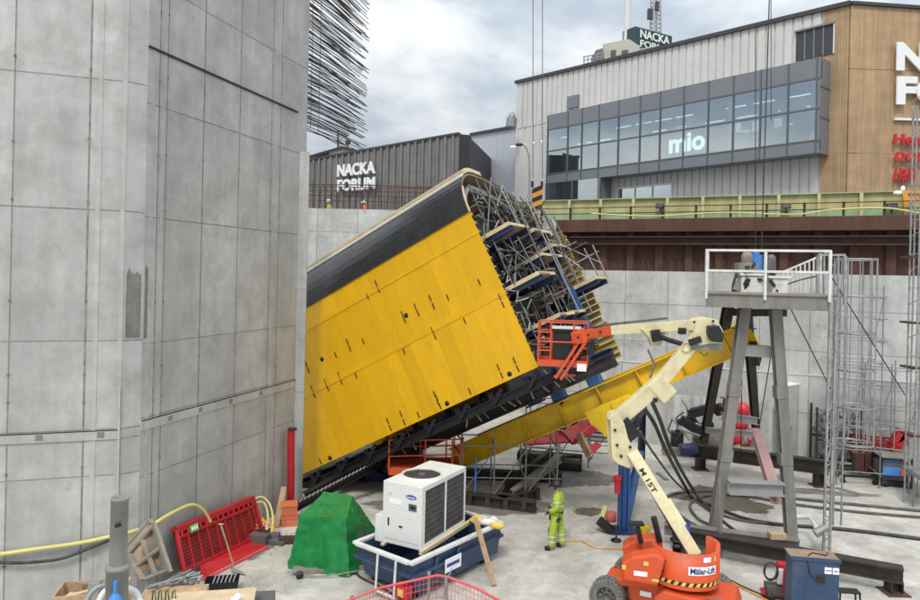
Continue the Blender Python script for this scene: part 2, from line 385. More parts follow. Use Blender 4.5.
# ---- the tall left pylon
mp_=D(299,497,22.8); PR=V((mp_.x,22.8,0)); ur=V((-.292,-.956,0)).normalized(); nr=V((.956,-.292,0)).normalized()
def hitr(px,py=300):            # distance along right face for a photo column
    p=PL(px,py,PR,nr); return (p-PR).dot(ur)
def zr(px,py): return PL(px,py,PR,nr).z
LB=hitr(143,300); Bp=PR+ur*LB
ul=V((-.949,-.316,0)).normalized(); nl=V((.316,-.949,0)).normalized()
uc=(ur+ul).normalized(); nc=V((-uc.y,uc.x,0)); nc = nc if nc.dot(V((0,-1,0)))>0 else -nc
Cc=Bp+uc*.42
def hitl(px,py=300): p=PL(px,py,Cc,nl); return (p-Cc).dot(ul)
TT=19.5
pyl=thing('concrete_pylon','tall grey board-formed concrete pylon filling the left side of the pit','concrete tower',(Bp.x-1,Bp.y+1,0))
wb=MB(); jb=MB(); lb=MB()
usr=[0,hitr(277),hitr(268),hitr(236),hitr(200),hitr(163),hitr(155),LB]
zsr=[0,zr(200,455),zr(200,413),zr(200,403),zr(200,337),zr(200,223),zr(200,120),zr(230,25),TT]
zsr=sorted(zsr); formed(wb,jb,PR,ur,nr,usr,zsr,4)
zsl=[0,PL(60,478,Cc,nl).z,PL(60,441,Cc,nl).z,PL(60,431,Cc,nl).z,PL(60,341,Cc,nl).z,PL(60,208,Cc,nl).z,PL(60,75,Cc,nl).z,TT]
usl=[0,hitl(92)-.02,hitl(89)+.12,hitl(11),hitl(-60),hitl(-120)]
usl=sorted(set([0,hitl(97),hitl(86),hitl(10),hitl(-60),hitl(-130)])); zsl=sorted(zsl)
formed(wb,jb,Cc,ul,nl,usl,zsl,9)
formed(wb,jb,Bp,uc,nc,[0,.42],zsl,12)
# thickness, inside faces and top
Le=Cc+ul*usl[-1]; th=.62
inn=[PR-nr*th, Bp-nr*th-uc*.0+ul*.15, Cc-nl*th, Le-nl*th]; outp=[PR,Bp,Cc,Le]
for i in range(3):
    wb.add([inn[i],inn[i+1],inn[i+1]+V((0,0,TT)),inn[i]+V((0,0,TT))],[(0,1,2,3)])
    wb.add([outp[i]+V((0,0,TT)),outp[i+1]+V((0,0,TT)),inn[i+1]+V((0,0,TT)),inn[i]+V((0,0,TT))],[(0,1,2,3)])
wb.add([PR,inn[0],inn[0]+V((0,0,TT)),PR+V((0,0,TT))],[(0,1,2,3)])
wb.build('wall',Mx['concrete'],pyl); jb.build('form_seam',Mx['joint'],pyl)
Mr=fr(PR,ur,y=-nr)
# band of fins (pour line) on both faces, dark groove strip, chamfer strips
zb=zr(200,413); lb.box(0.3,LB,-.03,.0,zb-.02,zb+.20,Mr)
Ml=fr(Cc,ul,y=-nl); zb2=PL(60,437,Cc,nl).z; lb.box(0,usl[-1],-.03,0,zb2-.10,zb2+.10,Ml)
lb.build('pour_band',Mx['concrete'],pyl)
gb=MB(); gb.box(hitr(297,116),LB,-.041,0,zr(220,78)-.025,zr(220,78)+.025,Mr); gb.build('groove',Mx['black_steel'],pyl); gb=MB()
gb.box(.3,LB,-.034,-.0305,zb+.19,zb+.215,Mr); gb.build('groove',Mx['black_steel'],pyl); gb=MB(); gb.box(0,usl[-1],-.034,-.0305,zb2+.09,zb2+.112,Ml)
gb.build('groove',Mx['black_steel'],pyl)
fb=MB()
for a,w in ((hitr(272),.16),(hitr(159),.10),(hitr(149),.10)): fb.box(a-w/2,a+w/2,-.014,0,0,TT-.1,Mr)
for a in (.06,usl[1]+.02): fb.box(a-.05,a+.05,-.012,0,0,TT-.1,Ml)
fb.build('edge_strip',Mx['concrete'],pyl)
# tie-bolt patches in rows
pb=MB(); random.seed(3)
for z in (1.1,3.0,4.5,5.2,6.7,8.8,10.2,11.9,13.5,15):
    for a in usr[1:-1]: 
        for dd in (0,): pb.lathe([(0,0),(.026,0),(.026,.008)],8,Mr@T(a+dd,-.004,z+random.uniform(-.1,.1))@Matrix.Rotation(math.pi/2,4,'X'),False)
    for a in usl[1:-1]: pb.lathe([(0,0),(.03,0),(.03,.008)],8,Ml@T(a,-.004,z+random.uniform(-.1,.1))@Matrix.Rotation(math.pi/2,4,'X'),False)
for a in (hitr(172),hitr(202),hitr(232),hitr(262)):
    pb.box(a-.07,a+.07,-.038,-.032,zb+.03,zb+.15,Mr); 
for a in (.4,1.6,2.8): pb.box(a-.07,a+.07,-.038,-.032,zb2-.05,zb2+.07,Ml)
pb.build('tie_patch',Mx['stain'],pyl)
sb=MB()
Mc=fr(Bp,uc,y=-nc)
def zc(py): return PL(130,py,Bp,nc).z
def jag(mb,x0,x1,z0,z1,M,n=24):
    xs=[x0+(x1-x0)*i/n for i in range(n+1)]; top=[(x,-.006,z1-.45-.16*mnoise.noise(V((x*14,z1,1)))-random.uniform(0,.12)) for i,x in enumerate(xs)]; bot=[(x,-.006,z0) for x in xs]
    mb.add(bot+top,[(i,i+1,n+2+i,n+1+i) for i in range(n)],False,M)
jag(sb,.05,.37,zc(338),zc(250),Mc); jag(sb,LB-.2,LB-.05,zr(146,338),zr(146,245),Mr,6)
sb.build('damp_stain',Mx['stain'],pyl)
wl=MB(); zq=zc(500)
wl.box(.02,.055,-.045,-.036,zc(500),zc(385),Ml)
wl.build('lime_run',Mx['laitance'],pyl)
# starter bars sticking out of the pylon's end
random.seed(21)
sd=-ur
base=None
for L in range(2):
    for i in range(48):
        z=12.25+i*.14+random.uniform(-.02,.02); ln=4.7+random.uniform(-.25,.1)-(.5 if L else 0); dr=random.uniform(-.25,.1)
        p=PR-nr*(.07+L*.46)+V((0,0,z)); q=p+sd*ln+V((random.uniform(-.05,.05),0,dr))
        mb=MB(); mb.path([p-sd*.05,(p+q)/2+V((0,0,.04)),q],.017,5); mb.build('rebar',Mx['rebar'],pyl)
mb=MB()
for i in range(70):
    z=12.3+i*.1+random.uniform(-.03,.03); ln=4.5+random.uniform(-.5,.2); p=PR-nr*random.uniform(.1,.5)+V((0,0,z)); q=p+sd*ln+V((0,0,random.uniform(-.3,.1))); mb.path([p-sd*.05,(p+q)/2+V((0,0,.04)),q],.015,5)
tag(mb.build('rebar',Mx['rebar'],pyl),kind='stuff')
mb=MB()
for a,b in ((.35,0),(.9,0)): 
    for L in range(2): mb.tube(PR-nr*(.07+L*.46)+sd*a+V((0,0,12.2)),PR-nr*(.07+L*.46)+sd*a+V((0,0,19)),.01,5)
mb.build('stirrup_bar',Mx['rebar'],pyl)
# lower wing of the pylon, to the right below the rebar
q0=D(277,300,22.3); q1=D(306,300,22.45); wz=zr(290,148)
mb=MB(); j2=MB(); wu=(q1-q0); wu.z=0; wn=V((wu.y,-wu.x,0)).normalized(); wlen=wu.length
p0=V((q0.x,q0.y,0)); w0=[0,wlen*.48,wlen*.98]
zw=[0,PL(290,392,p0,wn).z,PL(290,289,p0,wn).z,wz]
formed(mb,j2,p0,wu,wn,[0,.45*wlen,wlen],sorted(zw),5)
Mw=fr(p0,wu,y=-wn); mb.box(0,wlen,.002,.38,0,wz-.002,Mw)
w=thing('wing_wall','lower concrete wing wall at the right-hand edge of the pylon','concrete wall',p0+V((0,.2,0)))
mb.build('wall',Mx['concrete'],w); j2.build('form_seam',Mx['joint'],w)

# ---- back wall behind the formwork (higher, with rebar)
bw=thing('back_wall','concrete back wall behind the yellow formwork with rusty rebar standing on top','concrete wall',(-4,38.2,0))
zt=D(350,209,38).z
mb=MB(); jb=MB(); formed(mb,jb,(-22,38,0),(1,0,0),(0,-1,0),[0,5,8,9.6,11.9,14.2,16.4,18.7,21,23.3,26.3],[0,3,6,D(350,232,38).z,zt],8)
mb.box(-22,4.3,38.002,38.9,0,zt-.003); mb.build('wall',Mx['concrete_white'],bw); jb.build('form_seam',Mx['joint'],bw)
mb=MB(); mb.box(4.302,4.7,34.6,39.0,0,SZ); tag(mb.build('return_wall',Mx['concrete_white']),'short concrete return wall hidden behind the formwork arch','concrete wall')
random.seed(5)
for i in range(88):
    x=-12+i*.165; z1=zt+random.uniform(1.1,1.45)
    mb=MB(); yy=38.2+.4*(i%2); mb.tube((x,yy,zt-.05),(x+random.uniform(-.04,.04),yy+random.uniform(-.05,.05),z1),.022,5); mb.build('rebar',Mx['rebar_rust'],bw)
for z in (.45,.8,1.0,1.25,1.32):
    mb=MB(); yy=38.17+(.45 if z in (.8,1.25) else 0)
    mb.path([(x,yy+random.uniform(-.03,.03),zt+z+random.uniform(-.05,.05)) for x in [-12.2+k*2.4 for k in range(7)]],.02 if z<1.3 else .03,5); mb.build('tie_bar',Mx['rebar_rust'],bw)

# ---- right retaining wall
rt=thing('retaining_wall','pale concrete retaining wall along the back of the pit under the rusty sheet piles','concrete wall',RP(5,.4))
ztR=D(700,272,PL(700,272,RW0,RWn).y).z
mb=MB(); jb=MB()
us=[-5.0+1.95*i for i in range(18)]
zl=PL(700,366,RW0,RWn).z
formed(mb,jb,RW0,RWu,RWn,us,[zl,4.55,6.3,ztR],31)
M=fr(RW0,RWu,y=-RWn); mb.box(us[0],us[-1],.002,.9,0,ztR-.003,M)
b2=MB(); formed(b2,jb,RW0+RWn*.45,RWu,RWn,us,[0,2.0,zl-.0],33); b2.box(us[0],us[-1],-.448,-.002,0,zl-.003,M)
mb.build('wall',Mx['concrete_white'],rt); b2.build('footing',Mx['concrete_white'],rt); jb.build('form_seam',Mx['joint'],rt)
mb=MB(); mb.box(us[0],us[-1],-.47,-.003,zl-.03,zl,M); mb.build('ledge',Mx['laitance'],rt)
random.seed(8)
for i in range(95):
    k=10+i*.16 if i>40 else -4+i*.33
    mb=MB(); mb.tube(RP(k,.2,ztR-.02),RP(k+random.uniform(-.04,.04),.2,ztR+random.uniform(.35,.55)),.014,5); mb.build('rebar',Mx['rebar'],rt)
# ---- rusty sheet-pile wall with waler
sp=thing('sheet_pile_wall','rust-brown steel sheet pile wall with a horizontal waler above the concrete','sheet pile wall',RP(5,.9,ztR))
zs=PL(800,217,RP(0,.9),RWn).z
mb=MB(); per=1.35; poly=[]; k=-5
while k<30:
    for dk,o in ((0,.95),(.12,1.18),(.9,1.18),(1.02,.95)): poly.append((k+dk,o))
    k+=per
for i in range(len(poly)-1):
    a,b=poly[i],poly[i+1]; mb.t=random.random(); mb.add([RP(a[0],a[1],ztR-.2),RP(b[0],b[1],ztR-.2),RP(b[0],b[1],zs-.15),RP(a[0],a[1],zs-.15)],[(0,1,2,3)])
mb.build('sheet_piling',Mx['rust'],sp)
mb=MB(); mb.box(-5,30,.60,1.25,zs-.62,zs,fr(RW0,RWu,y=-RWn)); mb.build('cap_beam',Mx['rust'],sp,bevel=.02)
zw_=PL(800,240,RP(0,.7),RWn).z
mb=MB(); Mq=fr(RW0,RWu,y=-RWn); mb.box(-4,30,.45,.95,zw_+.12,zw_+.17,Mq); mb.box(-4,30,.45,.95,zw_-.22,zw_-.17,Mq); mb.box(-4,30,.68,.72,zw_-.17,zw_+.12,Mq); mb.build('waler',Mx['rust_dark'],sp)
# ---- hoarding
ho=thing('site_hoarding','green and yellow boarded hoarding with timber posts above the rusty wall','fence',RP(5,1.6,zs))
zh0=PL(905,197,RP(0,1.6),RWn).z; zh=zs+1.05; zm=zs+.42
mb=MB(); mb.box(-8,30,1.6,1.63,zm,zh,Mq); mb.build('upper_board',Mx['hoard_yellow'],ho)
mb=MB(); mb.box(-8,30,1.56,1.6,zs-.1,zm,Mq); mb.build('lower_board',Mx['hoard_green'],ho)
mb=MB(); mb.box(-8,30,1.45,1.66,zh,zh+.05,Mq); mb.build('capping',Mx['hoard_green'],ho)
k=-7.6
while k<29: 
    mb=MB(); mb.box(k-.07,k+.07,1.42,1.555,zs-.1,zh-.002,Mq); mb.build('post',Mx['hoard_post'],ho); k+=1.62
# ---- edge railing in front
er=thing('edge_railing','thin dark steel railing with brown posts on top of the sheet pile wall','railing',RP(5,.8,zs))
k=-5.6; i=0
while k<29:
    mb=MB(); mb.box(k-.05,k+.05,.75,.85,zs-.25,zs+.62,Mq); mb.build('post',Mx['rust_dark'],er); k+=1.5 if k<8 else 2.0
for z in (.30,.58):
    mb=MB(); mb.tube(RP(-6,.72,zs+z),RP(29.5,.72,zs+z),.022,6); mb.build('rail',Mx['dark_steel'],er)
def hose(name,pts,r,m,label,cat,n=8,sub=6,group=None):
    P=[V(p) for p in pts]; out_=[]
    for i in range(len(P)-1):
        p0=P[max(0,i-1)];p1=P[i];p2=P[i+1];p3=P[min(len(P)-1,i+2)]
        for j in range(sub):
            t=j/sub; out_.append(.5*((2*p1)+(-p0+p2)*t+(2*p0-5*p1+4*p2-p3)*t*t+(-p0+3*p1-3*p2+p3)*t**3))
    out_.append(P[-1]); mb=MB(); mb.path(out_,r,n); o=mb.build(name,m); return tag(o,label,cat,group)
hose('slack_hose',[RP(k,.68,zs+h) for k,h in ((-3,.3),(0,.12),(3,.24),(6,.1),(7.5,.28),(9.5,.3),(11,.05),(13.5,.3),(16,.16),(19,.3))],.035,Mx['hose_yellow'],'pale yellow hose looping along the railing above the rusty wall','hose')
for px in (786,892,660):
    c=PL(px,206,RP(0,1.3),RWn); Mf=fr(c,RWu,y=-RWn)
    t=thing('flood_lamp',{786:'small black floodlight clipped to the hoarding under the timber facade',892:'small black floodlight on the hoarding nearest the right edge',660:'small black floodlight on the hoarding below the ground-floor shop window'}[px],'floodlight',c,'black floodlights on the hoarding')
    mb=MB(); mb.box(-.2,.2,-.1,.08,-.12,.12,Mf); mb.build('lamp_housing',Mx['black_steel'],t,bevel=.02)
    mb=MB(); mb.box(-.17,.17,-.12,-.101,-.09,.09,Mf); mb.build('lamp_glass',Mx['hub_grey'],t)
    mb=MB(); mb.box(-.03,.03,.08,.14,-.3,.05,Mf); mb.build('bracket',Mx['black_steel'],t)

# ================================================================== SHOPPING CENTRE
FP=V((24.9,45,0)); FP=V((D(848,100,45).x,45,0)); fu=V((-.647,.763,0)).normalized(); fn=V((-.763,-.647,0)).normalized()
def fs(px,py=100,off=0): p=PL(px,py,FP+fn*off,fn); return (p-FP).dot(fu)
def fz(px,py,off=0): return PL(px,py,FP+fn*off,fn).z
Mf=fr(FP,fu,y=-fn)      # x along facade to the left, y into building, z up
mall=thing('shopping_centre','large shopping centre with white ribbed and timber cladding above the pit','building',FP+fu*12+V((0,8,SZ)))
sL=fs(517.5,90); zTL=fz(518,82); zTR=fz(848,4); zTop=(zTL+zTR)/2
ztop=lambda s: zTR+(zTL-zTR)*s/sL
sT=fs(822,100); bx0=fs(820,100,1.6); bx1=fs(547.5,110,1.6)
BOt=(fz(819,62,1.6)+fz(548,112,1.6))/2; BOb=(fz(819,152,1.6)+fz(600,178,1.6))/2
zB=9.0
def ribbed(mb,s0,s1,z0,z1a,z1b,pitch,dep):
    """ribbed cladding between s0..s1"""
    n=max(1,int((s1-s0)/pitch)); 
    for i in range(n):
        a=s0+(s1-s0)*i/n; b=s0+(s1-s0)*(i+1)/n; g=(b-a)*.22
        za=z1a+(z1b-z1a)*i/n; mb.t=random.random()
        vs=[(a,0,z0),(a,0,za),(a+g,0,za),(a+g,0,z0)]
        mb.add([(a,0,z0),(a+g,0,z0),(a+g,0,za),(a,0,za)],[(0,1,2,3)],False,Mf)
        mb.add([(a+g,0,z0),(a+g,-dep,z0),(a+g,-dep,za),(a+g,0,za)],[(0,1,2,3)],False,Mf)
        mb.add([(a+g,-dep,z0),(b,-dep,z0),(b,-dep,za),(a+g,-dep,za)],[(0,1,2,3)],False,Mf)
        mb.add([(b,-dep,z0),(b,0,z0),(b,0,za),(b,-dep,za)],[(0,1,2,3)],False,Mf)
mb=MB(); random.seed(2)
ribbed(mb,sT,sL-.3,BOt-.2,ztop(sT),ztop(sL),.62,.09)          # over the glass box
ribbed(mb,sT,bx1+3,zB,BOb+.3,BOb+.3,.62,.09)                   # under it
ribbed(mb,bx1-.1,sL-.3,zB,BOt-.2,BOt-.2,.9,.05)
mb.build('white_cladding',Mx['clad_white'],mall)
mb=MB(); mb.box(sL-.3,sL,-.1,12,zB,ztop(sL)-.02,Mf); mb.build('corner_panel',Mx['clad_white'],mall)
mb=MB(); random.seed(4)
for i in range(10):
    a=sT*i/10; b=sT*(i+1)/10; mb.box(a+.006,b-.006,-.10,.02,zB,ztop(a)-.03,Mf)
mb.build('timber_cladding',Mx['clad_timber'],mall)
# right-hand timber front
ru=V((1,.03,0)).normalized(); rn=V((.03,-1,0)).normalized(); Mg=fr(FP,ru,y=-rn)
zRR=PL(920,7,FP,rn).z; mb=MB(); random.seed(6); n=38
for i in range(n):
    a=34*i/n; b=34*(i+1)/n; zt_=zTR+(zRR-zTR)*(a/ ((D(920,7,45)-FP).dot(ru)))
    zt_=max(zt_,zTR-1.2)
    for z0,z1 in ((zB,15.8),(15.83,21.2),(21.23,zt_-.03)): mb.box(a+.006,b-.006,-.1,.02,z0,z1,Mg)
mb.build('timber_cladding',Mx['clad_timber'],mall)
# roof slab, coping
mb=MB()
A=Mf@V((sL,0,zTL)); B=Mf@V((0,0,zTR)); C2=Mg@V((34,0,zTR-1.2)); A2=A-fn*34+V((4,0,0)); C3=C2+V((0,40,0))
mb.add([B,C2,C3,A2,A],[(0,1,2,3,4)]); mb.build('roof',Mx['roof_grey'],mall)
mb=MB(); mb.bar(Mf@V((-.1,-.12,zTR-.02)),Mf@V((sL+.15,-.12,zTL-.02)),.35,.28); mb.bar(Mg@V((0,-.12,zTR-.02)),Mg@V((34,-.12,zTR-1.2)),.35,.2); mb.build('coping',Mx['clad_black'],mall)
mb=MB(); e1=Mf@V((sL,0,0)); mb.add([(e1.x,e1.y,zB),(A2.x,A2.y,zB),(A2.x,A2.y,zTL),(e1.x,e1.y,zTL)],[(0,1,2,3)]); mb.build('side_wall',Mx['clad_white'],mall)
# louvre window
lw=MB(); s0,s1=fs(834,40),fs(797,45); z0,z1=fz(815,58),fz(815,29)
lw.box(s0,s1,-.16,-.1,z0,z1,Mf); lo=lw.build('louvre_window',Mx['clad_black'],mall)
lw=MB()
for i in range(1,4): lw.box(s0+(s1-s0)*i/4-.04,s0+(s1-s0)*i/4+.04,-.2,-.155,z0,z1,Mf)
lw.box(s0-.08,s1+.08,-.3,-.1,z1,z1+.12,Mf); lw.build('frame',Mx['panel_grey'],lo)
mb=MB(); mb.box(fs(835.5,40),fs(834,40)-.02,-.2,-.1,z0,z1,Mf); mb.build('window_trim',Mx['white_paint'],lo)
mb=MB(); mb.box(fs(580,100),fs(569,100),-.3,-.09,fz(575,108),fz(575,96),Mf); mb.build('vent_box',Mx['panel_grey'],mall)
# ground-floor window
s0,s1=fs(672,195),fs(619,195); z0,z1=zB,fz(645,187)
mb=MB(); 
for a,b,c,d in ((s0-.12,s0,z0,z1),(s1,s1+.12,z0,z1),(s0-.12,s1+.12,z1,z1+.14)): mb.box(a,b,-.2,-.05,c,d,Mf)
gw=mb.build('shop_window',Mx['white_paint'],mall)
mb=MB(); mb.box(s0,s1,-.14,-.12,z0,z1,Mf); mb.build('pane',Mx['glass_dark'],gw)
mb=MB(); [mb.box(s0+(s1-s0)*f_-.03,s0+(s1-s0)*f_+.03,-.19,-.141,z0,z1,Mf) for f_ in (.33,.66)]; mb.build('mullion',Mx['panel_grey'],gw)
mb=MB(); mb.box(s0-.1,s1+.1,-.10,-.092,z0,z1,Mf); mb.build('backing',Mx['interior_dark'],gw)
# the projecting glass box
gbx=MB(); hgt=BOt-BOb; dz=lambda f_: BOt-hgt*f_
def fbox(mb,s0,s1,y0,y1,z0,z1): mb.box(s0,s1,y0,y1,z0,z1,Mf)
lows=fs(600,190,1.6)
dep=-1.6
fb=MB()
fbox(fb,bx0,bx1,dep,dep+.25,dz(.215),BOt)                      # spandrel
fbox(fb,bx0,bx1,dep,dep+.25,BOb,dz(.865))                      # lower band
fbox(fb,bx0-.002,bx1,dep+.25,8,BOt-.15,BOt)                    # top
fbox(fb,bx0,bx1,dep+.25,8,BOb,BOb+.2)                          # underside
fbox(fb,bx0,bx0+.22,dep+.002,0,BOb+.2,BOt-.15)
fbox(fb,lows,lows+.3,dep,3,zB,BOb); 
fb.build('projecting_frame',Mx['panel_grey'],mall)
ms=[548,568,582,599,618.5,640,660,683.5,708,733,760,787.5,816]
mu=MB()
for m_ in ms:
    a=fs(m_,120,1.6); mu.box(a-.045,a+.045,dep-.05,dep+.12,BOb,BOt,Mf)
for f_ in (.215,.53,.865): mu.box(bx0,bx1,dep-.04,dep+.1,dz(f_)-.05,dz(f_)+.05,Mf)
for f_ in (.0,.5,.999):
    a=lows+(bx1-lows)*f_; mu.box(a-.05,a+.05,dep-.03,dep+.12,zB,BOb,Mf)
for z in (.3,.62): mu.box(bx0-.03,bx0+.02,dep,.0,dz(z)-.05,dz(z)+.05,Mf)
mu.build('mullion_grid',Mx['mullion'],mall)
g_=MB(); g_.box(bx0+.05,bx1-.02,dep+.03,dep+.05,dz(.865),dz(.215),Mf); g_.box(lows,bx1,dep+.03,dep+.05,zB,BOb,Mf); g_.build('glazing',Mx['glass'],mall)
wt=MB()
for m_ in (582+3,642,730,812):
    a=fs(m_,130,1.0); wt.box(a-.1,a+.1,dep+.5,dep+.7,BOb+.2,dz(.215),Mf)
wt.box(bx0+.3,bx1,dep+.3,dep+.4,dz(.865)-.02,dz(.865)+.12,Mf); wt.build('interior_column',Mx['white_paint'],mall)
it=MB(); it.box(bx0+.25,bx1,5.5,5.7,BOb+.2,BOt-.15,Mf); it.box(bx0+.25,bx1,dep+.5,5.5,BOb+.2,BOb+.3,Mf); it.box(bx1-.2,bx1,dep+.4,5.5,BOb+.3,BOt-.2,Mf)
it.box(lows+.3,bx1,2.6,2.8,zB,BOb,Mf); it.box(bx0+.25,bx1,dep+.5,5.5,dz(.19),dz(.17),Mf)
it.build('interior_wall',Mx['interior'],mall)
random.seed(14); fz_=MB()
for i in range(26):
    a=random.uniform(bx0+1,bx1-7); w=random.uniform(.5,1.6); fz_.box(a,a+w,random.uniform(1,3),random.uniform(3.2,4.5),BOb+.3,BOb+.3+random.uniform(.8,2.6),Mf)
fz_.build('shelving',Mx['interior_dark'],mall)
for m_,nn in (('interior',16),('white_paint',12),('plank',12),('clad_black',12),('hub_grey',12)):
    fz_=MB()
    for i in range(nn):
        a=random.uniform(bx0+.6,bx1-1.5); z=random.choice((BOb+.3,BOb+.3,dz(.5))); w=random.uniform(.3,1.8); y0=random.uniform(.2,3.6); fz_.box(a,a+w,y0,y0+.4,z,z+random.uniform(.3,1.9),Mf)
    fz_.build('shop_stock',Mx[m_],mall)
lt=MB()
for i in range(14):
    if i in (3,8,9): continue
    a=bx0+1.2+i*2.1+random.uniform(-.5,.5); lt.box(a,a+1.5,dep+1.6,dep+1.7,dz(.30),dz(.30)+.06,Mf)
for i in range(9): a=bx0+1+i*2.6; lt.box(a,a+1.6,2.4,2.5,dz(.34),dz(.34)+.06,Mf)
lt.build('strip_light',Mx['tube_light'],mall)
yb=MB(); a=fs(571,160,1.0); yb.box(a-.5,a+.2,dep+1.5,dep+1.6,dz(.84),dz(.54),Mf); yb.build('display_board',Mx['hazard_yellow'],mall)
# 'mio' behind the glass; x axis must run to the right -> -fu
p=PL(669,154,FP+fn*1.52,fn); pw=(PL(705,154,FP+fn*1.52,fn)-p).dot(-fu)
text('mio',fr(p,-fu,y=(0,0,1),z=fn),pw,fz(687,133,1.52)-fz(687,152,1.52),.03,'shop_lettering',Mx['glow_letter'],mall,bold=.035)
mb=MB()
for px0,px1,py0,py1 in ((736,741,123,132),(741,750,130,132),(752,759,121,131),(774,782,118,127),(786,793,123,125)):
    a,b=fs(px0,125,.6),fs(px1,125,.6); mb.box(b,a,-.62,-.6,fz((px0+px1)/2,py1,.6),fz((px0+px1)/2,py0,.6),Mf)
mb.build('display_panel',Mx['glow_letter'],mall)
# facade letters on the timber front
def rtext(body,px,py0,py1,w,m,nm='facade_letters',bold=.03,shear=0,off=.35):
    a=PL(px,py1,FP+rn*off,rn); b=PL(px,py0,FP+rn*off,rn)
    return text(body,fr(a,ru,y=(0,0,1),z=rn),w,b.z-a.z,.12,nm,m,mall,bold,shear)
k45=45/700
rtext('NACKA',895.5,42,71,150*k45,Mx['letter_white'],bold=.05); rtext('FORUM',895.5,76,105,150*k45,Mx['letter_white'],bold=.05)
mb=MB(); a=PL(895,119,FP+rn*.3,rn); mb.box((a-FP).dot(ru),(a-FP).dot(ru)+10,-.32,-.14,a.z-.06,a.z+.08,Mg); mb.build('sign_bar',Mx['letter_white'],mall)
rtext('Hemköp',893,134,147,58*k45,Mx['letter_red'],bold=.035); rtext('DOLLAR',893,152,161,55*k45,Mx['letter_red'],bold=.04,shear=.3); rtext('H&M',893,168,181,22*k45,Mx['letter_red'],bold=.02,shear=.25)
# connecting grey-blue block and dark block
d1=V((D(517,150,69).x,69,0)); d0=V((D(471,150,75).x,75,0)); cu=(d1-d0).normalized(); cn=V((cu.y,-cu.x,0))
zc1=PL(517,127,d0,cn).z; zc0=PL(471,135,d0,cn).z
blk=thing('link_building','flat pale blue-grey building between the dark block and the tall white one','building',(d0+d1)/2+V((0,3,SZ)))
mb=MB(); n=7
for i in range(n):
    a=d0+(d1-d0)*i/n; b=d0+(d1-d0)*(i+1)/n; za=zc0+(zc1-zc0)*i/n; zb_=zc0+(zc1-zc0)*(i+1)/n
    mb.t=random.random(); mb.quad(a+cu*.01+V((0,0,9)),b-cu*.01+V((0,0,9)),b-cu*.01+V((0,0,zb_)),a+cu*.01+V((0,0,za)),.1)
mb.build('panel_wall',Mx['clad_blue'],blk)
mb=MB(); mb.bar(d0+V((0,0,zc0+.05)),d1+V((0,0,zc1+.05)),.5,.25); mb.build('coping',Mx['clad_black'],blk)
mb=MB(); mb.add([d0+V((0,0,zc0)),d1+V((0,0,zc1)),d1+V((4,25,zc1)),d0+V((-4,25,zc0))],[(0,1,2,3)]); mb.build('roof',Mx['roof_grey'],blk)
k0=V((D(470,150,62).x,62,0)); du=V((-.647,.763,0)).normalized()   # dark block runs away to the left
du=V((-.80,.60,0)).normalized(); dn=V((-du.y,du.x,0)); dn = dn if dn.y<0 else -dn
Pk=V((D(459,150,60).x,60,0)); zk=PL(459,134,Pk,dn).z; zk2=PL(330,157,Pk,dn).z
sK=(PL(310,165,Pk,dn)-Pk).dot(du); zk3=PL(310,160,Pk,dn).z
dk=thing('dark_building','low building with dark vertical ribbed cladding and white rooftop-height letters','building',Pk+du*12+V((0,3,SZ)))
mb=MB(); Md=fr(Pk,du,y=-dn); n=52; random.seed(9)
for i in range(n):
    a=(sK+3)*i/n; b=(sK+3)*(i+1)/n; z_=zk+(zk3-zk)*a/sK; mb.t=random.random()
    mb.box(a,b-.18,-.14*(i%2)-.05,0,9,z_,Md); mb.box(b-.18,b,-.02,0,9,z_,Md)
mb.build('ribbed_cladding',Mx['clad_dark'],dk)
mb=MB(); s2=V((D(470,150,61.5).x,61.5,0)); mb.quad(Pk+V((0,0,9)),s2+V((0,0,9)),s2+V((0,0,PL(470,135,s2,V((0,-1,0))).z)),Pk+V((0,0,zk)),.1); mb.quad(s2+V((0,0,9)),s2+V((3,14,9)),s2+V((3,14,zk)),s2+V((0,0,zk)),.1)
mb.build('side_wall',Mx['clad_black'],dk)
mb=MB(); mb.bar(Pk+V((0,0,zk+.03)),Pk+du*sK+V((0,0,zk3+.03)),.4,.2); mb.build('coping',Mx['clad_black'],dk)
mb=MB(); mb.add([Pk+V((0,0,zk)),Pk+du*(sK+3)+V((0,0,zk3)),Pk+du*(sK+3)+V((6,25,zk3)),Pk+V((6,25,zk))],[(0,1,2,3)]); mb.build('roof',Mx['roof_grey'],dk)
def dtext(body,px0,px1,py0,py1):
    a=PL(px0,py1,Pk+dn*.45,dn); a2=PL(px1,py1,Pk+dn*.45,dn); b=PL(px0,py0,Pk+dn*.45,dn)
    text(body,fr(a,-du,y=(0,0,1),z=dn),(a2-a).dot(-du),b.z-a.z,.15,'facade_letters',Mx['letter_white'],dk,.035)
dtext('NACKA',338,375.5,165,177); dtext('FORUM',338,375.5,180,192)
# small gabled building far left
wh=thing('white_building','small white building with a low dark gable roof beyond the dark block','building',D(330,170,84))
y=84; q=lambda px,py,dd=0: D(px,py,y+dd)
mb=MB(); pp=[q(300,158),q(342,146),q(364,152),q(364,200),q(300,200)]
mb.add(pp+[p_+V((0,10,0)) for p_ in pp],[(4,3,2,1,0),(5,6,7,8,9),(0,1,6,5),(1,2,7,6),(2,3,8,7),(4,0,5,9)]); mb.build('wall',Mx['white_paint'],wh)
mb=MB(); mb.quad(q(298,158.6,-.5),q(342,146,-.5),q(342,146,11),q(298,158.6,11),.3); mb.quad(q(342,146,-.5),q(366,152,-.5),q(366,152,11),q(342,146,11),.3); mb.build('roof',Mx['clad_black'],wh)
for a,b in ((316,322),(323,329),(343,349)):
    mb=MB(); mb.quad(q(a,157,-.1),q(b,156,-.1),q(b,152,-.1),q(a,153.5,-.1),.08); mb.build('window',Mx['interior_dark'],wh)
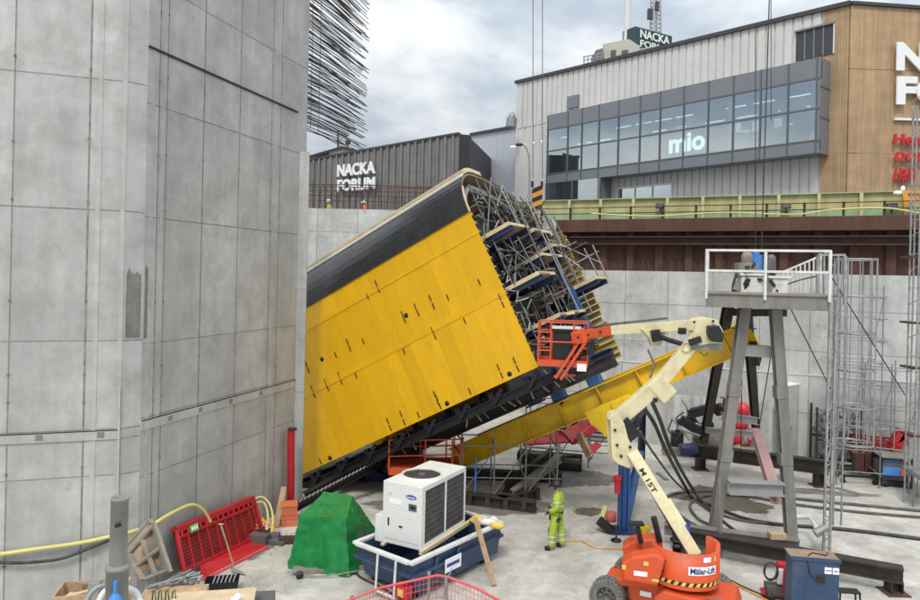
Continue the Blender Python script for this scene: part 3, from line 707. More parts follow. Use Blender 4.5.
mb=MB(); mb.tube(q(338,148),q(338,131),.12,6); mb.tube(q(336,141),q(341,141),.08,6); mb.build('antenna',Mx['clad_black'],wh)
mb=MB(); mb.ball(Matrix.Translation(q(348,142))@Matrix.Diagonal((.35,.3,.35,1)),10,6); mb.tube(q(348,142),q(348,149),.06,6); mb.build('roof_fan',Mx['clad_black'],wh)
# roof plant, mast, green sign
pt=thing('roof_penthouse','beige plant room with two small windows on the shopping centre roof','plant room',D(620,62,78))
q=lambda px,py,d=78: D(px,py,d)
mb=MB(); pp=[q(604,62),q(603,44),q(629,39),q(640,46),q(640,66)]
mb.add(pp+[p_+V((1,6,0)) for p_ in pp],[(4,3,2,1,0),(5,6,7,8,9),(0,1,6,5),(1,2,7,6),(2,3,8,7),(3,4,9,8),(4,0,5,9)]); mb.build('wall',Mx['beige'],pt)
for a,b in ((611,616),(622,628)):
    mb=MB(); mb.quad(q(a,56,77.8),q(b,55,77.8),q(b,49.5,77.8),q(a,50.5,77.8),.1); mb.build('window',Mx['interior_dark'],pt)
mb=MB(); pp=[q(596,60,77.5),q(596,50,77.5),q(603,48,77.5),q(603,60,77.5)]; mb.add(pp+[p_+V((0,3,0)) for p_ in pp],[(3,2,1,0),(4,5,6,7),(0,1,5,4),(1,2,6,5),(2,3,7,6)]); mb.build('vent_block',Mx['roof_grey'],pt)
mb=MB(); 
for py in (57,60.5,64): mb.tube(q(583,py,76.5),q(603,py-4,76.5),.06,5)
for px in (584,588,592,597,602): mb.tube(q(px,67-(px-584)*.2,76.5),q(px,56-(px-584)*.2,76.5),.06,5)
tag(mb.build('roof_railing',Mx['galv_dull']),'pale railing at the left of the beige plant room on the roof','railing')
mb=MB(); mb.tube(q(627,44,80),q(628.5,-25,80),.40,20,r2=.33); tag(mb.build('white_mast',Mx['white_paint']),'thick white round mast rising behind the beige roof plant room','mast')
lm=thing('lattice_mast','thin grey lattice radio mast behind the green rooftop sign','mast',q(656,30,84))
legs=[(650,84),(661,84),(656,86)]
for px,d in legs: mb=MB(); mb.tube(D(px,34,d),D(px+(656-px)*.25,-25,d),.07,5); mb.build('leg',Mx['galv_dull'],lm)
mb=MB(); pv=None
for i in range(14):
    py=32-i*4.2; f_=i/14*.25
    a=D(650+6*f_,py,84); b=D(661-5*f_,py-4,84); mb.tube(a,b,.045,4); mb.tube(a,D(661-5*f_,py,84),.045,4); mb.tube(D(661-5*f_,py,84),D(650+6*f_,py-4,84),.04,4)
mb.build('bracing',Mx['galv_dull'],lm)
mb=MB(); mb.box(-.3,.3,-.2,.2,-.6,.6,Matrix.Translation(D(650,14,83.5))); mb.box(-.2,.2,-.2,.2,-.5,.5,Matrix.Translation(D(657,6,83.5))); mb.build('antenna',Mx['clad_black'],lm)
rs=thing('rooftop_sign','dark green rooftop sign box with white two-line lettering','sign',q(653,48,79))
a=D(635,46,78.5); b=D(672,49,81.5); su=(b-a); su.z=0; su.normalize(); sn=V((su.y,-su.x,0)); wS=(PL(672,40,a,sn)-a).dot(su); zt0=PL(635,26,a,sn).z
Ms=fr(V((a.x,a.y,0)),su,y=-sn); mb=MB(); mb.box(0,wS,0,2.0,a.z-.6,zt0,Ms); mb.build('sign_box',Mx['sign_green'],rs)
def stext(body,py0,py1,px0=640,px1=669.5):
    p=PL(px0,py1,a+sn*.05,sn); p2=PL(px1,py1,a+sn*.05,sn); p3=PL(px0,py0,a+sn*.05,sn)
    text(body,fr(p,su,y=(0,0,1),z=sn),(p2-p).dot(su),p3.z-p.z,.06,'sign_lettering',Mx['letter_white'],rs,.02)
stext('NACKA',29,37.5); stext('FORUM',39.5,46.5)
mb=MB(); mb.quad(q(640,52,77.6),q(682,46,77.6),q(682,42.5,77.6),q(640,48.5,77.6),.3); tag(mb.build('roof_upstand',Mx['hoard_green']),'pale green parapet strip under the rooftop sign','parapet')
# street lamp
t=thing('street_lamp','grey street lamp with a curved arm against the blue-grey building','street lamp',D(529.5,205,48))
pts=[D(529.5,206,48),D(529.5,165,48),D(529,155,48),D(526.5,148,48),D(523,144,48),D(520,143,48)]
mb=MB(); mb.path(pts,.075,8,r2=.05); mb.build('pole',Mx['galv_dull'],t)
mb=MB(); mb.ball(Matrix.Translation(D(519,144.5,48))@Matrix.Diagonal((.28,.2,.12,1)),12,6); mb.build('lamp_head',Mx['clad_black'],t)
mb=MB(); mb.ball(Matrix.Translation(D(512,118,66))@Matrix.Diagonal((.35,.35,.6,1)),12,8); mb.tube(D(512,118,66),D(511,127,66),.5,8); tag(mb.build('roof_vent',Mx['galv_dull']),'small metal roof vent beside the left edge of the tall white facade','vent')
# ================================================================== YELLOW TUNNEL FORMWORK
PHI=math.radians(27.5); ALP=math.radians(27.2)
fh=V((math.cos(PHI),-math.sin(PHI),0)); fT=fh*math.cos(ALP)+V((0,0,math.sin(ALP))); fN=-fh*math.sin(ALP)+V((0,0,math.cos(ALP))); fW=V((math.sin(PHI),math.cos(PHI),0))
FO=D(538,367,20)
MF=Matrix.Identity(4)
for i,a in enumerate((fT,fW,fN,FO)):
    for j in range(3): MF[j][i]=a[j]
def FP_(t,w,n): return FO+fT*t+fW*w+fN*n
def onside(px,py):
    p=PL(px,py,FO,fW)-FO; return p.dot(fT),p.dot(fN)
TL=-11.2; HS=5.05; WD=6.5
fm=thing('tunnel_formwork','huge tilted yellow tunnel formwork with black rounded roof and open scaffolded end','formwork',V((FO.x-3,FO.y+3,0)))
# side panels (yellow faced boards)
mb=MB(); random.seed(12)
cuts=[0]; t=0
while t>TL: t-=random.choice((.5,.5,.5,1.0)); cuts.append(max(t,TL))
for r0,r1 in ((0,2.42),(2.425,4.38),(4.385,HS)):
    off=random.uniform(-.2,.2)
    for i in range(len(cuts)-1):
        a,b=cuts[i+1]+(off if i<len(cuts)-2 else 0),cuts[i]+(off if i else 0)
        if r0>4: 
            if i%2: continue
            a=cuts[min(i+2,len(cuts)-1)]+(off if i+2<len(cuts)-1 else 0)
        mb.t=random.random(); jx=random.uniform(0,.008)
        mb.box(a+.003,b-.003,jx,.06,r0+.003,r1-.003,MF)
side=mb.build('side_panel',Mx['form_yellow'],fm)
mb=MB(); 
for n_ in (2.30,): mb.box(TL,0,-.012,.0,n_,n_+.22,MF)
mb.box(TL,-.01,-.014,0,4.32,4.42,MF)
mb.build('joint_strip',Mx['form_yellow'],side)
cr=lambda x,y:(300+x/2.968,200+y/2.97)
slots=[cr(*c) for c in ((230,258),(197,277),(308,350),(347,328),(392,305),(435,282),(528,235),(598,300),(485,350),(397,397),(305,440),(185,412),(145,433),(103,453),(22,498),(163,512),(120,533),(80,552),(40,573),(500,558),(405,590),(595,512),(642,490))]
slots+=[(300+x/2.968,400+y/2.97) for x,y in ((265,75),(305,55),(348,35),(58,175),(412,8))]
mb=MB(); random.seed(77)
for px,py in slots:
    t,n=onside(px,py)
    for k in range(random.choice((1,2,2))): 
        z=n-.2+k*.24+random.uniform(-.02,.02); mb.box(t-.016,t+.016,-.016,.0,z,z+.20,MF)
build_each(mb,'tie_slot',Mx['black_steel'],side,6)
for px,py in ((300+315/2.968,200+343/2.97),(300+65/2.968,200+473/2.97),(509.5,374),(447,403.5),(330,458)):
    t,n=onside(px,py); mb=MB(); mb.lathe([(0,0),(.065,0),(.065,.01),(.08,.01)],14,MF@T(t,-.010,n)@Matrix.Rotation(-math.pi/2,4,'X')); mb.build('tie_hole',Mx['black_steel'],side)
# black membrane shoulder and roof
def prof():
    pts=[(0,HS)]
    R=1.55
    for i in range(1,11):
        a=math.pi/2*i/10; pts.append((R-R*math.cos(a),HS+R*math.sin(a)))
    for i in range(1,6): pts.append((R+(WD-1.6-R)*i/5, HS+R-.75*(i/5)**2))
    x0,n0=pts[-1]
    for i in range(1,8):
        a=math.pi/2*i/7; pts.append((x0+1.6*math.sin(a),n0-1.9*(1-math.cos(a))-.25*i/7))
    return pts
PR_=prof()
def shell(mb,seg,off0,off1,t0,t1):
    P2=[]
    for i,(w,n) in enumerate(seg):
        a=seg[max(0,i-1)]; b=seg[min(len(seg)-1,i+1)]; d=V((b[0]-a[0],b[1]-a[1])); d.normalize(); nm=V((-d.y,d.x)); P2.append(((w,n),nm))
    rows=[]
    for tt in (t0,t1):
        for of in (off0,off1): rows.append([(tt,p[0]+nm.x*of,p[1]+nm.y*of) for p,nm in P2])
    k=len(seg); vs=sum(rows,[])
    fs=[]
    for i in range(k-1):
        fs+=[(i,i+1,2*k+i+1,2*k+i)][::1]; fs+=[(k+i,2*k+k+i,2*k+k+i+1,k+i+1)]; fs+=[(i,k+i,k+i+1,i+1),(2*k+i,2*k+i+1,3*k+i+1,3*k+i)]
    fs+=[(0,2*k,3*k,k),(k-1,2*k-1,4*k-1,3*k-1)]
    mb.add(vs,fs,False,MF)
mb=MB(); shell(mb,PR_[:10],.02,.05,TL,.0); mb.build('roof_membrane',Mx['membrane'],fm)
mb=MB(); shell(mb,PR_[9:],.02,.05,TL,.0); mb.build('roof_skin',Mx['membrane'],fm)
mb=MB(); shell(mb,PR_,-.05,.018,TL,-.02); mb.build('roof_boarding',Mx['plank'],fm)
mb=MB(); shell(mb,PR_[7:12],.055,.20,TL,.02); mb.build('ridge_board',Mx['ply_edge'],fm)
mb=MB(); shell(mb,PR_[6:8],.055,.10,TL,.0); mb.build('ridge_strip',Mx['reflective'],fm)
mb=MB(); shell(mb,PR_[:5],-.03,.03,-.0,.04); mb.build('end_edge_board',Mx['ply_edge'],fm)
# far wall: yellow timber beams whose ends project (the comb)
mb=MB(); mb.box(TL,-.05,WD-.08,WD,-.6,PR_[-1][1],MF); mb.build('far_side_panel',Mx['form_yellow'],fm)
n=-.55; random.seed(5)
while n<4.6:
    mb=MB(); e=.58+random.uniform(-.06,.06)
    mb.box(-3.5,e,WD-.30,WD-.10,n,n+.04,MF); mb.box(-3.5,e,WD-.30,WD-.10,n+.14,n+.18,MF); mb.box(-3.5,e,WD-.22,WD-.18,n+.04,n+.14,MF)
    mb.build('timber_beam',Mx['timber_yellow'],fm); n+=.235
# edge beam ends along the near side
mb=MB(); n=.1
while n<HS: mb.box(-4,-.02,.07,.25,n,n+.16,MF); n+=.3
mb.build('side_waler_beams',Mx['timber_yellow'],fm)
mb=MB(); n=.18
while n<HS-.1: mb.box(0.0,.05,.02,.12,n,n+.09,MF); n+=.29
build_each(mb,'panel_bracket',Mx['black_steel'],fm,6)
# steel portal ribs inside
for t in (-.35,-1.7,-3.4,-5.1,-6.8,-8.5):
    mb=MB()
    pts=[(.35,0),(.35,HS-.1)]+[(w*.86+.45,n-.34) for w,n in PR_[2:-1]]+[(WD-.42,3.0),(WD-.42,-.4)]
    for i in range(len(pts)-1): mb.ibeam(FP_(t,*pts[i]),FP_(t,*pts[i+1]),.16,.2,.02,.025,up=fT)
    mb.build('steel_rib',Mx['navy'] if t<-.4 else Mx['galv_dull'],fm)
# inner floors (dark decks) and big longitudinal girders
for n in (.9,2.6,4.2):
    mb=MB(); mb.box(TL,-.6,.5,WD-.5,n,n+.06,MF); mb.build('inner_deck',Mx['plank'],fm)
mb=MB(); mb.box(-1.3,-1.2,.4,WD-.4,-.3,5.9,MF); mb.build('inner_shade_sheet',Mx['interior_dark'],fm)  # dark sheet added to stand in for the shade deep inside
# navy twin walers + planks = platforms cantilevered out of the end
def platform(n,w0,w1,t1,planks=3,pm='plank',navy='navy',t0=-1.2,rail=None):
    mb=MB(); 
    for w in (w0,w1):
        for q in (0,.12): mb.ibeam(FP_(t0,w+q,n-.09),FP_(t1,w+q,n-.09),.06,.15,.012,.02,up=fN)
    pf=mb.build('platform_beam',Mx[navy],fm)
    pw=(w1-w0+.2)/planks
    for i in range(planks):
        m2=MB(); d=random.uniform(-.15,.1); m2.box(t0+.5+d,t1+d*.5,w0-.05+i*pw,w0-.05+(i+1)*pw-.02,n,n+.05,MF); m2.build('plank',Mx[pm],pf)
    m2=MB(); m2.box(t1-.06,t1+.0,w0-.08,w1+.15,n+.0,n+.09,MF); m2.box(t0+.6,t1,w0-.10,w0-.05,n-.02,n+.10,MF); m2.build('edge_board',Mx['ply_edge'],pf)
random.seed(31)
platform(4.2,.5,1.8,.85); platform(4.1,2.3,3.5,.9); platform(3.75,4.2,5.5,.7,3)
platform(2.45,.5,1.7,1.05,3); platform(2.2,5.1,6.2,1.3,3); platform(1.15,1.1,2.3,.9,3,'plank_grey'); platform(1.3,3.4,4.6,.55,3,'plank_grey')
platform(3.3,2.4,4.2,.75,4,'plank')
# scaffold tubes at the open end
tubes=[]
random.seed(17)
def stub(a,b,r=.03,m='galv',nm='scaffold_tube'):
    mb=MB(); mb.tube(FP_(*a),FP_(*b),r*.85,6); mb.build(nm,Mx[random.choice((m,'galv_dull','hub_grey','hub_grey'))],fm)
for w,t,n0,n1 in ((.5,.12,.6,6.0),(.9,.5,3.2,5.9),(1.5,.12,.2,6.35),(1.7,.85,2.4,4.9),(2.4,.14,.2,6.4),(2.6,1.0,1.2,5.3),(3.3,.14,.2,6.3),(3.4,.8,2.6,5.6),(4.2,.15,.2,6.2),(4.4,.8,2.3,5.2),(5.0,.15,.2,5.7),(5.2,.6,1.2,4.6),(5.7,.15,.2,5.4),(5.9,1.2,2.2,3.5),(6.1,1.4,2.2,3.5),(5.1,.8,2.6,4.9),(1.1,.75,2.5,3.9),(1.9,.6,4.2,5.8),(4.9,.7,3.9,5.2),(5.5,.6,3.7,5.0)):
    stub((t,w,n0),(t+random.uniform(-.06,.06),w+random.uniform(-.05,.05),n1))
for n in (1.0,2.1,3.1,3.7,4.7,5.2,5.7): 
    stub((.18,.4,n),(.18,min(WD-.3,6.1),n+random.uniform(-.1,.1)),.026)
for n,w in ((5.2,1.5),(4.8,2.5),(5.0,4.3),(4.75,5.9),(3.0,5.0),(3.5,5.05),(3.9,6.1),(3.2,6.1),(3.1,1.1),(2.0,2.6),(1.7,4.3),(5.3,3.4),(2.0,.6),(3.6,1.7)):
    stub((-.6,w,n),(1.55 if w>4.9 and n<3.7 else (.5 if n>4.6 else .95),w,n),.026)
for a,b in (((.2,.6,2.6),(.2,2.4,4.3)),((.2,2.4,4.3),(.2,4.1,6.0)),((.2,1.4,5.0),(.2,3.3,6.3)),((.3,3.3,3.2),(.3,5.1,5.5)),((.3,1.6,1.2),(.3,3.2,3.6)),((1.0,.8,2.6),(.15,.8,4.2)),((1.1,2.6,4.2),(.1,2.6,6.2)),((.25,5.1,2.0),(.25,3.3,4.0)),((1.2,4.4,2.6),(.1,4.4,4.6)),((1.7,5.1,2.6),(.2,5.1,4.4)),((.1,.5,4.4),(.9,.5,5.8)),((.2,3,.3),(.2,5.2,2.5)),((.2,.6,5.9),(.2,2.2,4.4)),((.9,.9,.6),(.2,2,2.4))):
    stub(a,b,.024)
# jack handles and clamps : small bright pieces along the near edge
mb=MB(); 
for i in range(38):
    n=random.uniform(.3,5.6); w=random.uniform(.25,.9); t=random.uniform(.02,.25); L=random.uniform(.15,.45); d=V((random.uniform(-1,1),random.uniform(-.6,.6),random.uniform(-1,1))).normalized()*L
    mb.tube(FP_(t,w,n),FP_(t+d.x,w+d.y,n+d.z),.022,5)
mb.build('jack_fittings',Mx['galv'],fm)
mb=MB()
for i in range(64):
    n=random.uniform(-.2,5.4); w=random.uniform(1.0,6.0); t=random.uniform(-.3,.2); L=random.uniform(.3,.9)
    mb.bar(FP_(t,w,n),FP_(t+random.uniform(-.1,.1),w+random.uniform(-.2,.2),n+L*random.choice((1,-1,.4))),.07,.09)
build_each(mb,'prop_head',Mx['dark_steel'],fm,6)
mb=MB()
for i in range(60):
    n=random.uniform(.2,5.7); w=random.uniform(1.0,6.0); t=random.uniform(-.5,.45); L=random.uniform(.4,1.5); k=random.choice(((0,0,1),(0,1,.2),(.3,0,1),(0,.7,.7),(0,-.6,.8),(.8,0,.1)))
    e=(t+k[0]*L*.4,min(WD-.35,w+k[1]*L),min(5.8,n+k[2]*L)); mb.tube(FP_(t,w,n),FP_(*e),.022,5)
build_each(mb,'brace_tube',Mx['hub_grey'],fm,7)
mb=MB(); random.seed(23)
for i in range(26):
    n=random.uniform(.6,5.6); w=random.uniform(.8,5.6); t=random.uniform(-1.0,-.2); mb.box(t,t+random.uniform(.5,1.1),w,w+random.uniform(.15,.7),n,n+.04,MF)
build_each(mb,'plank',Mx['plank'],fm,6)
mb=MB()
for i in range(30):
    n=random.uniform(.3,5.5); w=random.uniform(.6,5.9); t=random.uniform(-.9,.1); mb.box(t,t+.25,w,w+random.uniform(.08,.3),n,n+random.uniform(.1,.35),MF)
build_each(mb,'waler_end',Mx['black_steel'],fm,6)
# blue raking push-pull prop near the far wall
mb=MB(); mb.bar(FP_(.5,4.2,3.7),FP_(.25,4.9,.6),.16,.12); mb.bar(FP_(.4,4.9,2.3),FP_(.3,5.3,.2),.14,.12); mb.build('blue_prop',Mx['blue_steel'],fm)
# undercarriage
for w in (.25,):
    mb=MB(); mb.ibeam(FP_(TL,w,-.42),FP_(.2,w,-.42),.22,.26); mb.build('edge_girder',Mx['black_steel'],fm)
for w,n in ((2.3,-.62),(5.2,-.62)):
    mb=MB(); mb.ibeam(FP_(TL+2,w,n),FP_(1.5 if w<3 else .55,w,n),.3,.42,.03,.04); mb.build('main_girder',Mx['dark_steel'],fm)
for w,n in ((1.0,-.38),(3.4,-.35)):
    mb=MB(); mb.ibeam(FP_(TL+1,w,n),FP_(1.2,w,n),.2,.26,.02,.03); mb.build('secondary_girder',Mx['navy'],fm)
t=.3; 
while t>TL+.5:
    mb=MB(); mb.ibeam(FP_(t,.3,-.2),FP_(t,WD-.2,-.2),.14,.2,.02,.02,up=fT); mb.build('cross_beam',Mx['navy'] if int(t*10)%2 else Mx['black_steel'],fm)
    t-=.85
t=-.6
while t>TL+.5:
    mb=MB(); mb.bar(FP_(t,.28,-.1),FP_(t,.28,-.55),.14,.2); mb.bar(FP_(t,.2,-.45),FP_(t+.45,.2,-.12),.1,.12); mb.build('hanger_bracket',Mx['black_steel'],fm); t-=1.25
mb=MB()
for i in range(20):
    t=random.uniform(-7,.5); w=random.uniform(.5,3); mb.tube(FP_(t,w,-.1),FP_(t+random.uniform(-.5,.5),w+random.uniform(-.2,.2),-.75),.03,5)
build_each(mb,'levelling_prop',Mx['galv_dull'],fm,7)
# lower trailing ladder beam at the left foot
a=Zp(296,507,.35); b=D(395,455,24.0)
mb=MB(); mb.ibeam(a,b,.2,.22,.02,.03); mb.ibeam(a+V((0,1.2,-.05)),b+V((0,1.2,0)),.2,.22); 
lb_=mb.build('foot_beam',Mx['black_steel'],fm)
mb=MB()
for i in range(26):
    p=a.lerp(b,i/26)+V((0,-.13,.12)); mb.tube(p,p+(b-a).normalized()*.1+V((0,0,.05)),.025,5)
mb.build('drive_chain',Mx['galv_dull'],lb_)
for px,py in ((385,462),(365,475),(345,482)):
    mb=MB(); p=D(px,py,25.2); mb.bar(p,p+V((.7,.1,-.25)),.5,.6); mb.build('counterweight_block',Mx['navy'],fm)

# ================================================================== YELLOW RAIL GIRDERS
rA=D(450,448,25.2); rB=D(747,321.5,21.1); rd=(rB-rA).normalized(); rW=V((rd.y,-rd.x,0)).normalized(); rW = rW if rW.y>0 else -rW; rup=rW.cross(rd); rup = rup if rup.z>0 else -rup
def girder(off,label,group=None,t1=1.0,HG=.80):
    A=rA+rW*off; B=rA+(rB-rA)*t1+rW*off
    t=thing('rail_girder',label,'steel girder',V((A.x,A.y,A.z-1.2)))
    mb=MB(); mb.bar(A-rup*.02,B-rup*.02,.46,.045,up=rup); mb.build('top_flange',Mx['rail_yellow'],t)
    mb=MB(); mb.bar(A-rup*(HG),B-rup*HG,.46,.045,up=rup); mb.build('bottom_flange',Mx['rail_yellow'],t)
    mb=MB(); mb.bar(A-rup*(HG/2+.01),B-rup*(HG/2+.01),.03,HG-.05,up=rup); mb.build('web',Mx['rail_yellow'],t)
    L=(B-A).length; s=.25
    while s<L:
        c=A+rd*s; mb=MB(); Ms_=fr(c,rd,y=rW,z=rup); mb.box(-.015,.015,-.21,-.016,-HG+.03,-.045,Ms_); mb.box(-.015,.015,.016,.21,-HG+.03,-.045,Ms_); mb.build('stiffener',Mx['rail_yellow'],t); s+=1.42
    return t
g1=girder(0,'long yellow plate girder sloping from scaffold up to steel tower, nearer of the pair')
g2=girder(2.5,'yellow plate girder running parallel behind the nearer long sloping one',t1=.99)
t,HG=g1,.80
for px,py in ((561,402),):
    p=PL(px,py,rA-rW*.02,rW); mb=MB(); mb.lathe([(0,0),(.09,0),(.09,.01)],10,fr(p,rd,y=rW,z=rup)@T(0,-.02,0)@Matrix.Rotation(math.pi/2,4,'X')); mb.build('web_hole',Mx['black_steel'],t)
# blue saddle blocks between girder and formwork
for px,py,i in ((505,407,0),(560,395,1),(596,381,2),(535,398,3)):
    p=PL(px,py+3,rA+rW*.1,rW); b_=thing('saddle_block',{0:'blue steel packing block on the yellow girder nearest its lower end',1:'blue steel packing block halfway along under the dark formwork girder',2:'blue steel packing block under the upper right tip of the formwork girder',3:'blue steel packing block between the lowest one and the middle one on the girder'}[i],'packing block',p,'blue blocks between girder and formwork')
    M_=fr(p,rd,y=rW,z=rup); mb=MB(); mb.box(-.22,.22,-.2,.25,-.05,.38,M_); mb.build('block',Mx['blue_steel'] if i else Mx['navy'],b_,bevel=.015); mb=MB(); mb.box(-.28,.28,-.26,.3,-.12,-.052,M_); mb.build('shoe_plate',Mx['navy'],b_)
# yellow cheek bracket and blue support trestle
tr=thing('support_trestle','dark blue steel support post with raking brace under the yellow girder','support post',Zp(623,531))
pb_=Zp(623,531); ptop=D(622,433,20.9)
ty=pb_.y
mb=MB(); mb.ibeam((pb_.x,ty,.05),(pb_.x,ty,D(622,425,ty).z),.27,.30,.05,.05,up=(1,0,0)); mb.bar((pb_.x-.07,ty-.157,.05),(pb_.x-.07,ty-.157,D(622,425,ty).z),.16,.02,up=(1,0,0)); mb.build('post',Mx['blue_steel'],tr,bevel=.01)
p2=Zp(641,470); y2=p2.y
mb=MB(); mb.ibeam((p2.x,y2,.05),(p2.x,y2,D(641,405,y2).z),.24,.24,.04,.04,up=(1,0,0)); mb.build('rear_post',Mx['navy'],tr)
mb=MB(); mb.bar((pb_.x,ty,D(622,428,ty).z),(p2.x,y2,D(641,405,y2).z),.35,.35); mb.build('head_beam',Mx['navy'],tr)
mb=MB(); mb.bar((pb_.x+.15,ty+.1,.25),D(642,452,22.4),.13,.13); mb.bar((pb_.x+.25,ty+1.3,.1),D(640,455,22.4),.13,.13); mb.build('brace',Mx['blue_steel'],tr)
mb=MB(); mb.box(-.38,.38,-.36,.36,0,.05,Matrix.Translation((pb_.x,ty,0))); mb.build('base_plate',Mx['navy'],tr)
mb=MB(); mb.bar(pb_+V((.45,-.15,.08)),pb_+V((.75,.15,.10)),.3,.14); mb.build('chock',Mx['rail_yellow'],tr,bevel=.01)
mb=MB(); mb.bar(pb_+V((-.32,-.25,0.02)),pb_+V((-.75,-.1,.35)),.22,.22); mb.build('dark_chock',Mx['black_steel'],tr)
mb=MB(); mb.tube(D(617.5,477,20.4),D(617.5,493,20.4),.09,10); mb.tube(D(617.5,476,20.4),D(617.5,480,20.4),.12,10); mb.build('red_jack',Mx['red'],tr)
br=thing('girder_bracket','bright yellow stepped bracket hanging under the long yellow girder beside the blue post','bracket',D(605,418,21.4))
M_=fr(D(607,408,21.4),rd,y=rW,z=rup); mb=MB(); mb.prism([(-.62,.15),(.75,.15),(.75,-.12),(.30,-.20),(.28,-.62),(-.30,-.78),(-.62,-.2)],-.3,.3,M_@Matrix.Rotation(math.pi/2,4,'X')); mb.build('cheek_plate',Mx['rail_yellow'],br,bevel=.02)
mb=MB(); mb.box(.25,.8,-.36,.36,-.1,.1,M_); mb.box(-.35,.32,-.36,.36,-.74,-.6,M_); mb.build('flange',Mx['rail_yellow'],br,bevel=.01)
mb=MB(); mb.tube(D(591,500,20.3)+V((0,0,0)),D(603,502,20.0),.09,8); 
# ================================================================== SCAFFOLD UNDER THE GIRDER
def scaffold(name,label,O,ax,nx,ny,bx,by,H,lifts,m='galv_dull',group=None,decks=(),r=.027,brace=True):
    t=thing(name,label,'scaffold',O,group); M=fr(O,ax)
    for i in range(nx+1):
        for j in range(ny+1):
            mb=MB(); mb.tube(M@V((i*bx,j*by,0)),M@V((i*bx,j*by,H+random.uniform(-.2,.25))),r,6); mb.lathe([(0,0),(.075,0),(.075,.012)],8,M@T(i*bx,j*by,0)); mb.build('standard',Mx[m],t)
    for k in range(1,lifts+1):
        z=H*k/(lifts)-.3
        for j in range(ny+1): mb=MB(); mb.tube(M@V((-.15,j*by,z)),M@V((nx*bx+.15,j*by,z)),r*.9,6); mb.build('ledger',Mx[m],t)
        for i in range(nx+1): mb=MB(); mb.tube(M@V((i*bx,-.15,z-.06)),M@V((i*bx,ny*by+.15,z-.06)),r*.9,6); mb.build('transom',Mx[m],t)
    if brace:
        for i in range(nx): mb=MB(); mb.tube(M@V((i*bx,-.04,.2)),M@V(((i+1)*bx,-.04,H-.4)),r*.8,5); mb.build('brace',Mx[m],t)
    for z in decks: mb=MB(); mb.box(0,nx*bx,.05,ny*by-.05,z,z+.05,M); mb.build('deck',Mx['plank_grey'],t)
    return t
random.seed(44)
o=Zp(462,500); scaffold('support_scaffold','low grey tube scaffold under the foot of the yellow girder behind the air unit',o,(1,.02,0),3,1,1.05,1.6,2.1,2,brace=True)
o=Zp(525,462); scaffold('support_scaffold','grey tube scaffold tower under the middle of the yellow girder','' and o or o,(.97,-.24,0),3,1,1.25,1.3,2.7,3)
def groundbeam(name,label,px0,py0,px1,py1,w=.3,h=.35,m='dark_steel',z0=0,cat='steel beam'):
    a=Zp(px0,py0); b=Zp(px1,py1); a.z=b.z=z0+h/2; mb=MB(); mb.ibeam(a,b,w,h,.03,.035); 
    d=(b-a).normalized(); s=.4; side_=V((d.y,-d.x,0))
    while s<(b-a).length: mb.bar(a+d*s+side_*(w*.5-.02)-V((0,0,h/2-.035)),a+d*s+side_*(w*.5-.02)+V((0,0,h/2-.035)),.02,w*.45,up=d); s+=.6
    return tag(mb.build(name,Mx[m]),label,cat)
groundbeam('base_beam','dark steel base beam on the floor under the girder, in front of the low scaffold',425,498,536,512,.34,.36)
groundbeam('base_beam','dark steel base beam on the floor further back under the scaffold tower',455,478,562,482,.34,.34)
groundbeam('base_beam','rusty dark steel beam lying on the floor at the foot of the scaffold tower',500,508,537,498,.34,.36,'rust_dark')
for i,(x0,y0,x1,y1,l) in enumerate(((505,488,552,452,'upper of two dark timber beams sloping across the scaffold foot'),(513,494,560,458,'lower of two dark timber beams sloping across the scaffold foot'))):
    a=Zp(x0,y0,.35); b=Zp(x1,y1,.65); mb=MB(); mb.ibeam(a,b,.2,.3,.03,.04); tag(mb.build('sloping_beam',Mx['plank_grey'] if i else Mx['dark_steel']),l,'beam')
# props: blue and green standards
for i,(px,py,m,l) in enumerate(((475,503,'blue_bright','bright blue thin prop standing just right of the air unit'),(412,470,'blue_bright','blue thin prop left of the orange railing basket'))):
    p=Zp(px,py); mb=MB(); mb.tube(p,p+V((0,0,1.5)),.03,8); mb.box(-.08,.08,-.08,.08,0,.01,Matrix.Translation(p)); tag(mb.build('steel_prop',Mx[m]),l,'prop')

# ================================================================== ORANGE SCISSOR LIFT PLATFORM beside the air unit
t=thing('scissor_lift','orange scissor lift with open railing parked under the formwork behind the air unit','scissor lift',Zp(418,497))
o=Zp(388,505); ax=V((.97,.18,0)); M=fr(o,ax)
L_s,W_s=2.35,1.2; zd=.95
mb=MB(); mb.box(0,L_s,0,W_s,zd,zd+.22,M); mb.build('deck',Mx['orange'],t,bevel=.01)
mb=MB(); mb.box(.1,L_s-.1,.08,W_s-.08,.25,.7,M); mb.build('chassis',Mx['black_steel'],t)
for x in (.4,L_s-.4):
    for y in (.1,W_s-.1): mb=MB(); mb.lathe([(0,-.08),(.2,-.08),(.22,-.05),(.22,.05),(.2,.08),(0,.08)],16,M@T(x,y,.22)@Matrix.Rotation(math.pi/2,4,'X')); mb.build('wheel',Mx['rubber'],t)
mb=MB()
for x0,x1 in ((.3,L_s-.3),(L_s-.3,.3)): mb.bar(M@V((x0,.15,.68)),M@V((x1,.15,zd)),.06,.1)
mb.build('scissor_arm',Mx['orange'],t)
for z in (zd+.62,zd+1.12):
    mb=MB()
    for a,b in (((0,0),(L_s,0)),((L_s,0),(L_s,W_s)),((L_s,W_s),(0,W_s)),((0,W_s),(0,0))): mb.tube(M@V((*a,z)),M@V((*b,z)),.028,8)
    mb.build('guard_rail',Mx['orange'],t)
for x in (0,L_s*.5,L_s-.28,L_s):
    for y in (0,W_s): mb=MB(); mb.tube(M@V((x,y,zd+.2)),M@V((x,y,zd+1.12)),.028,8); mb.build('rail_post',Mx['orange'],t)
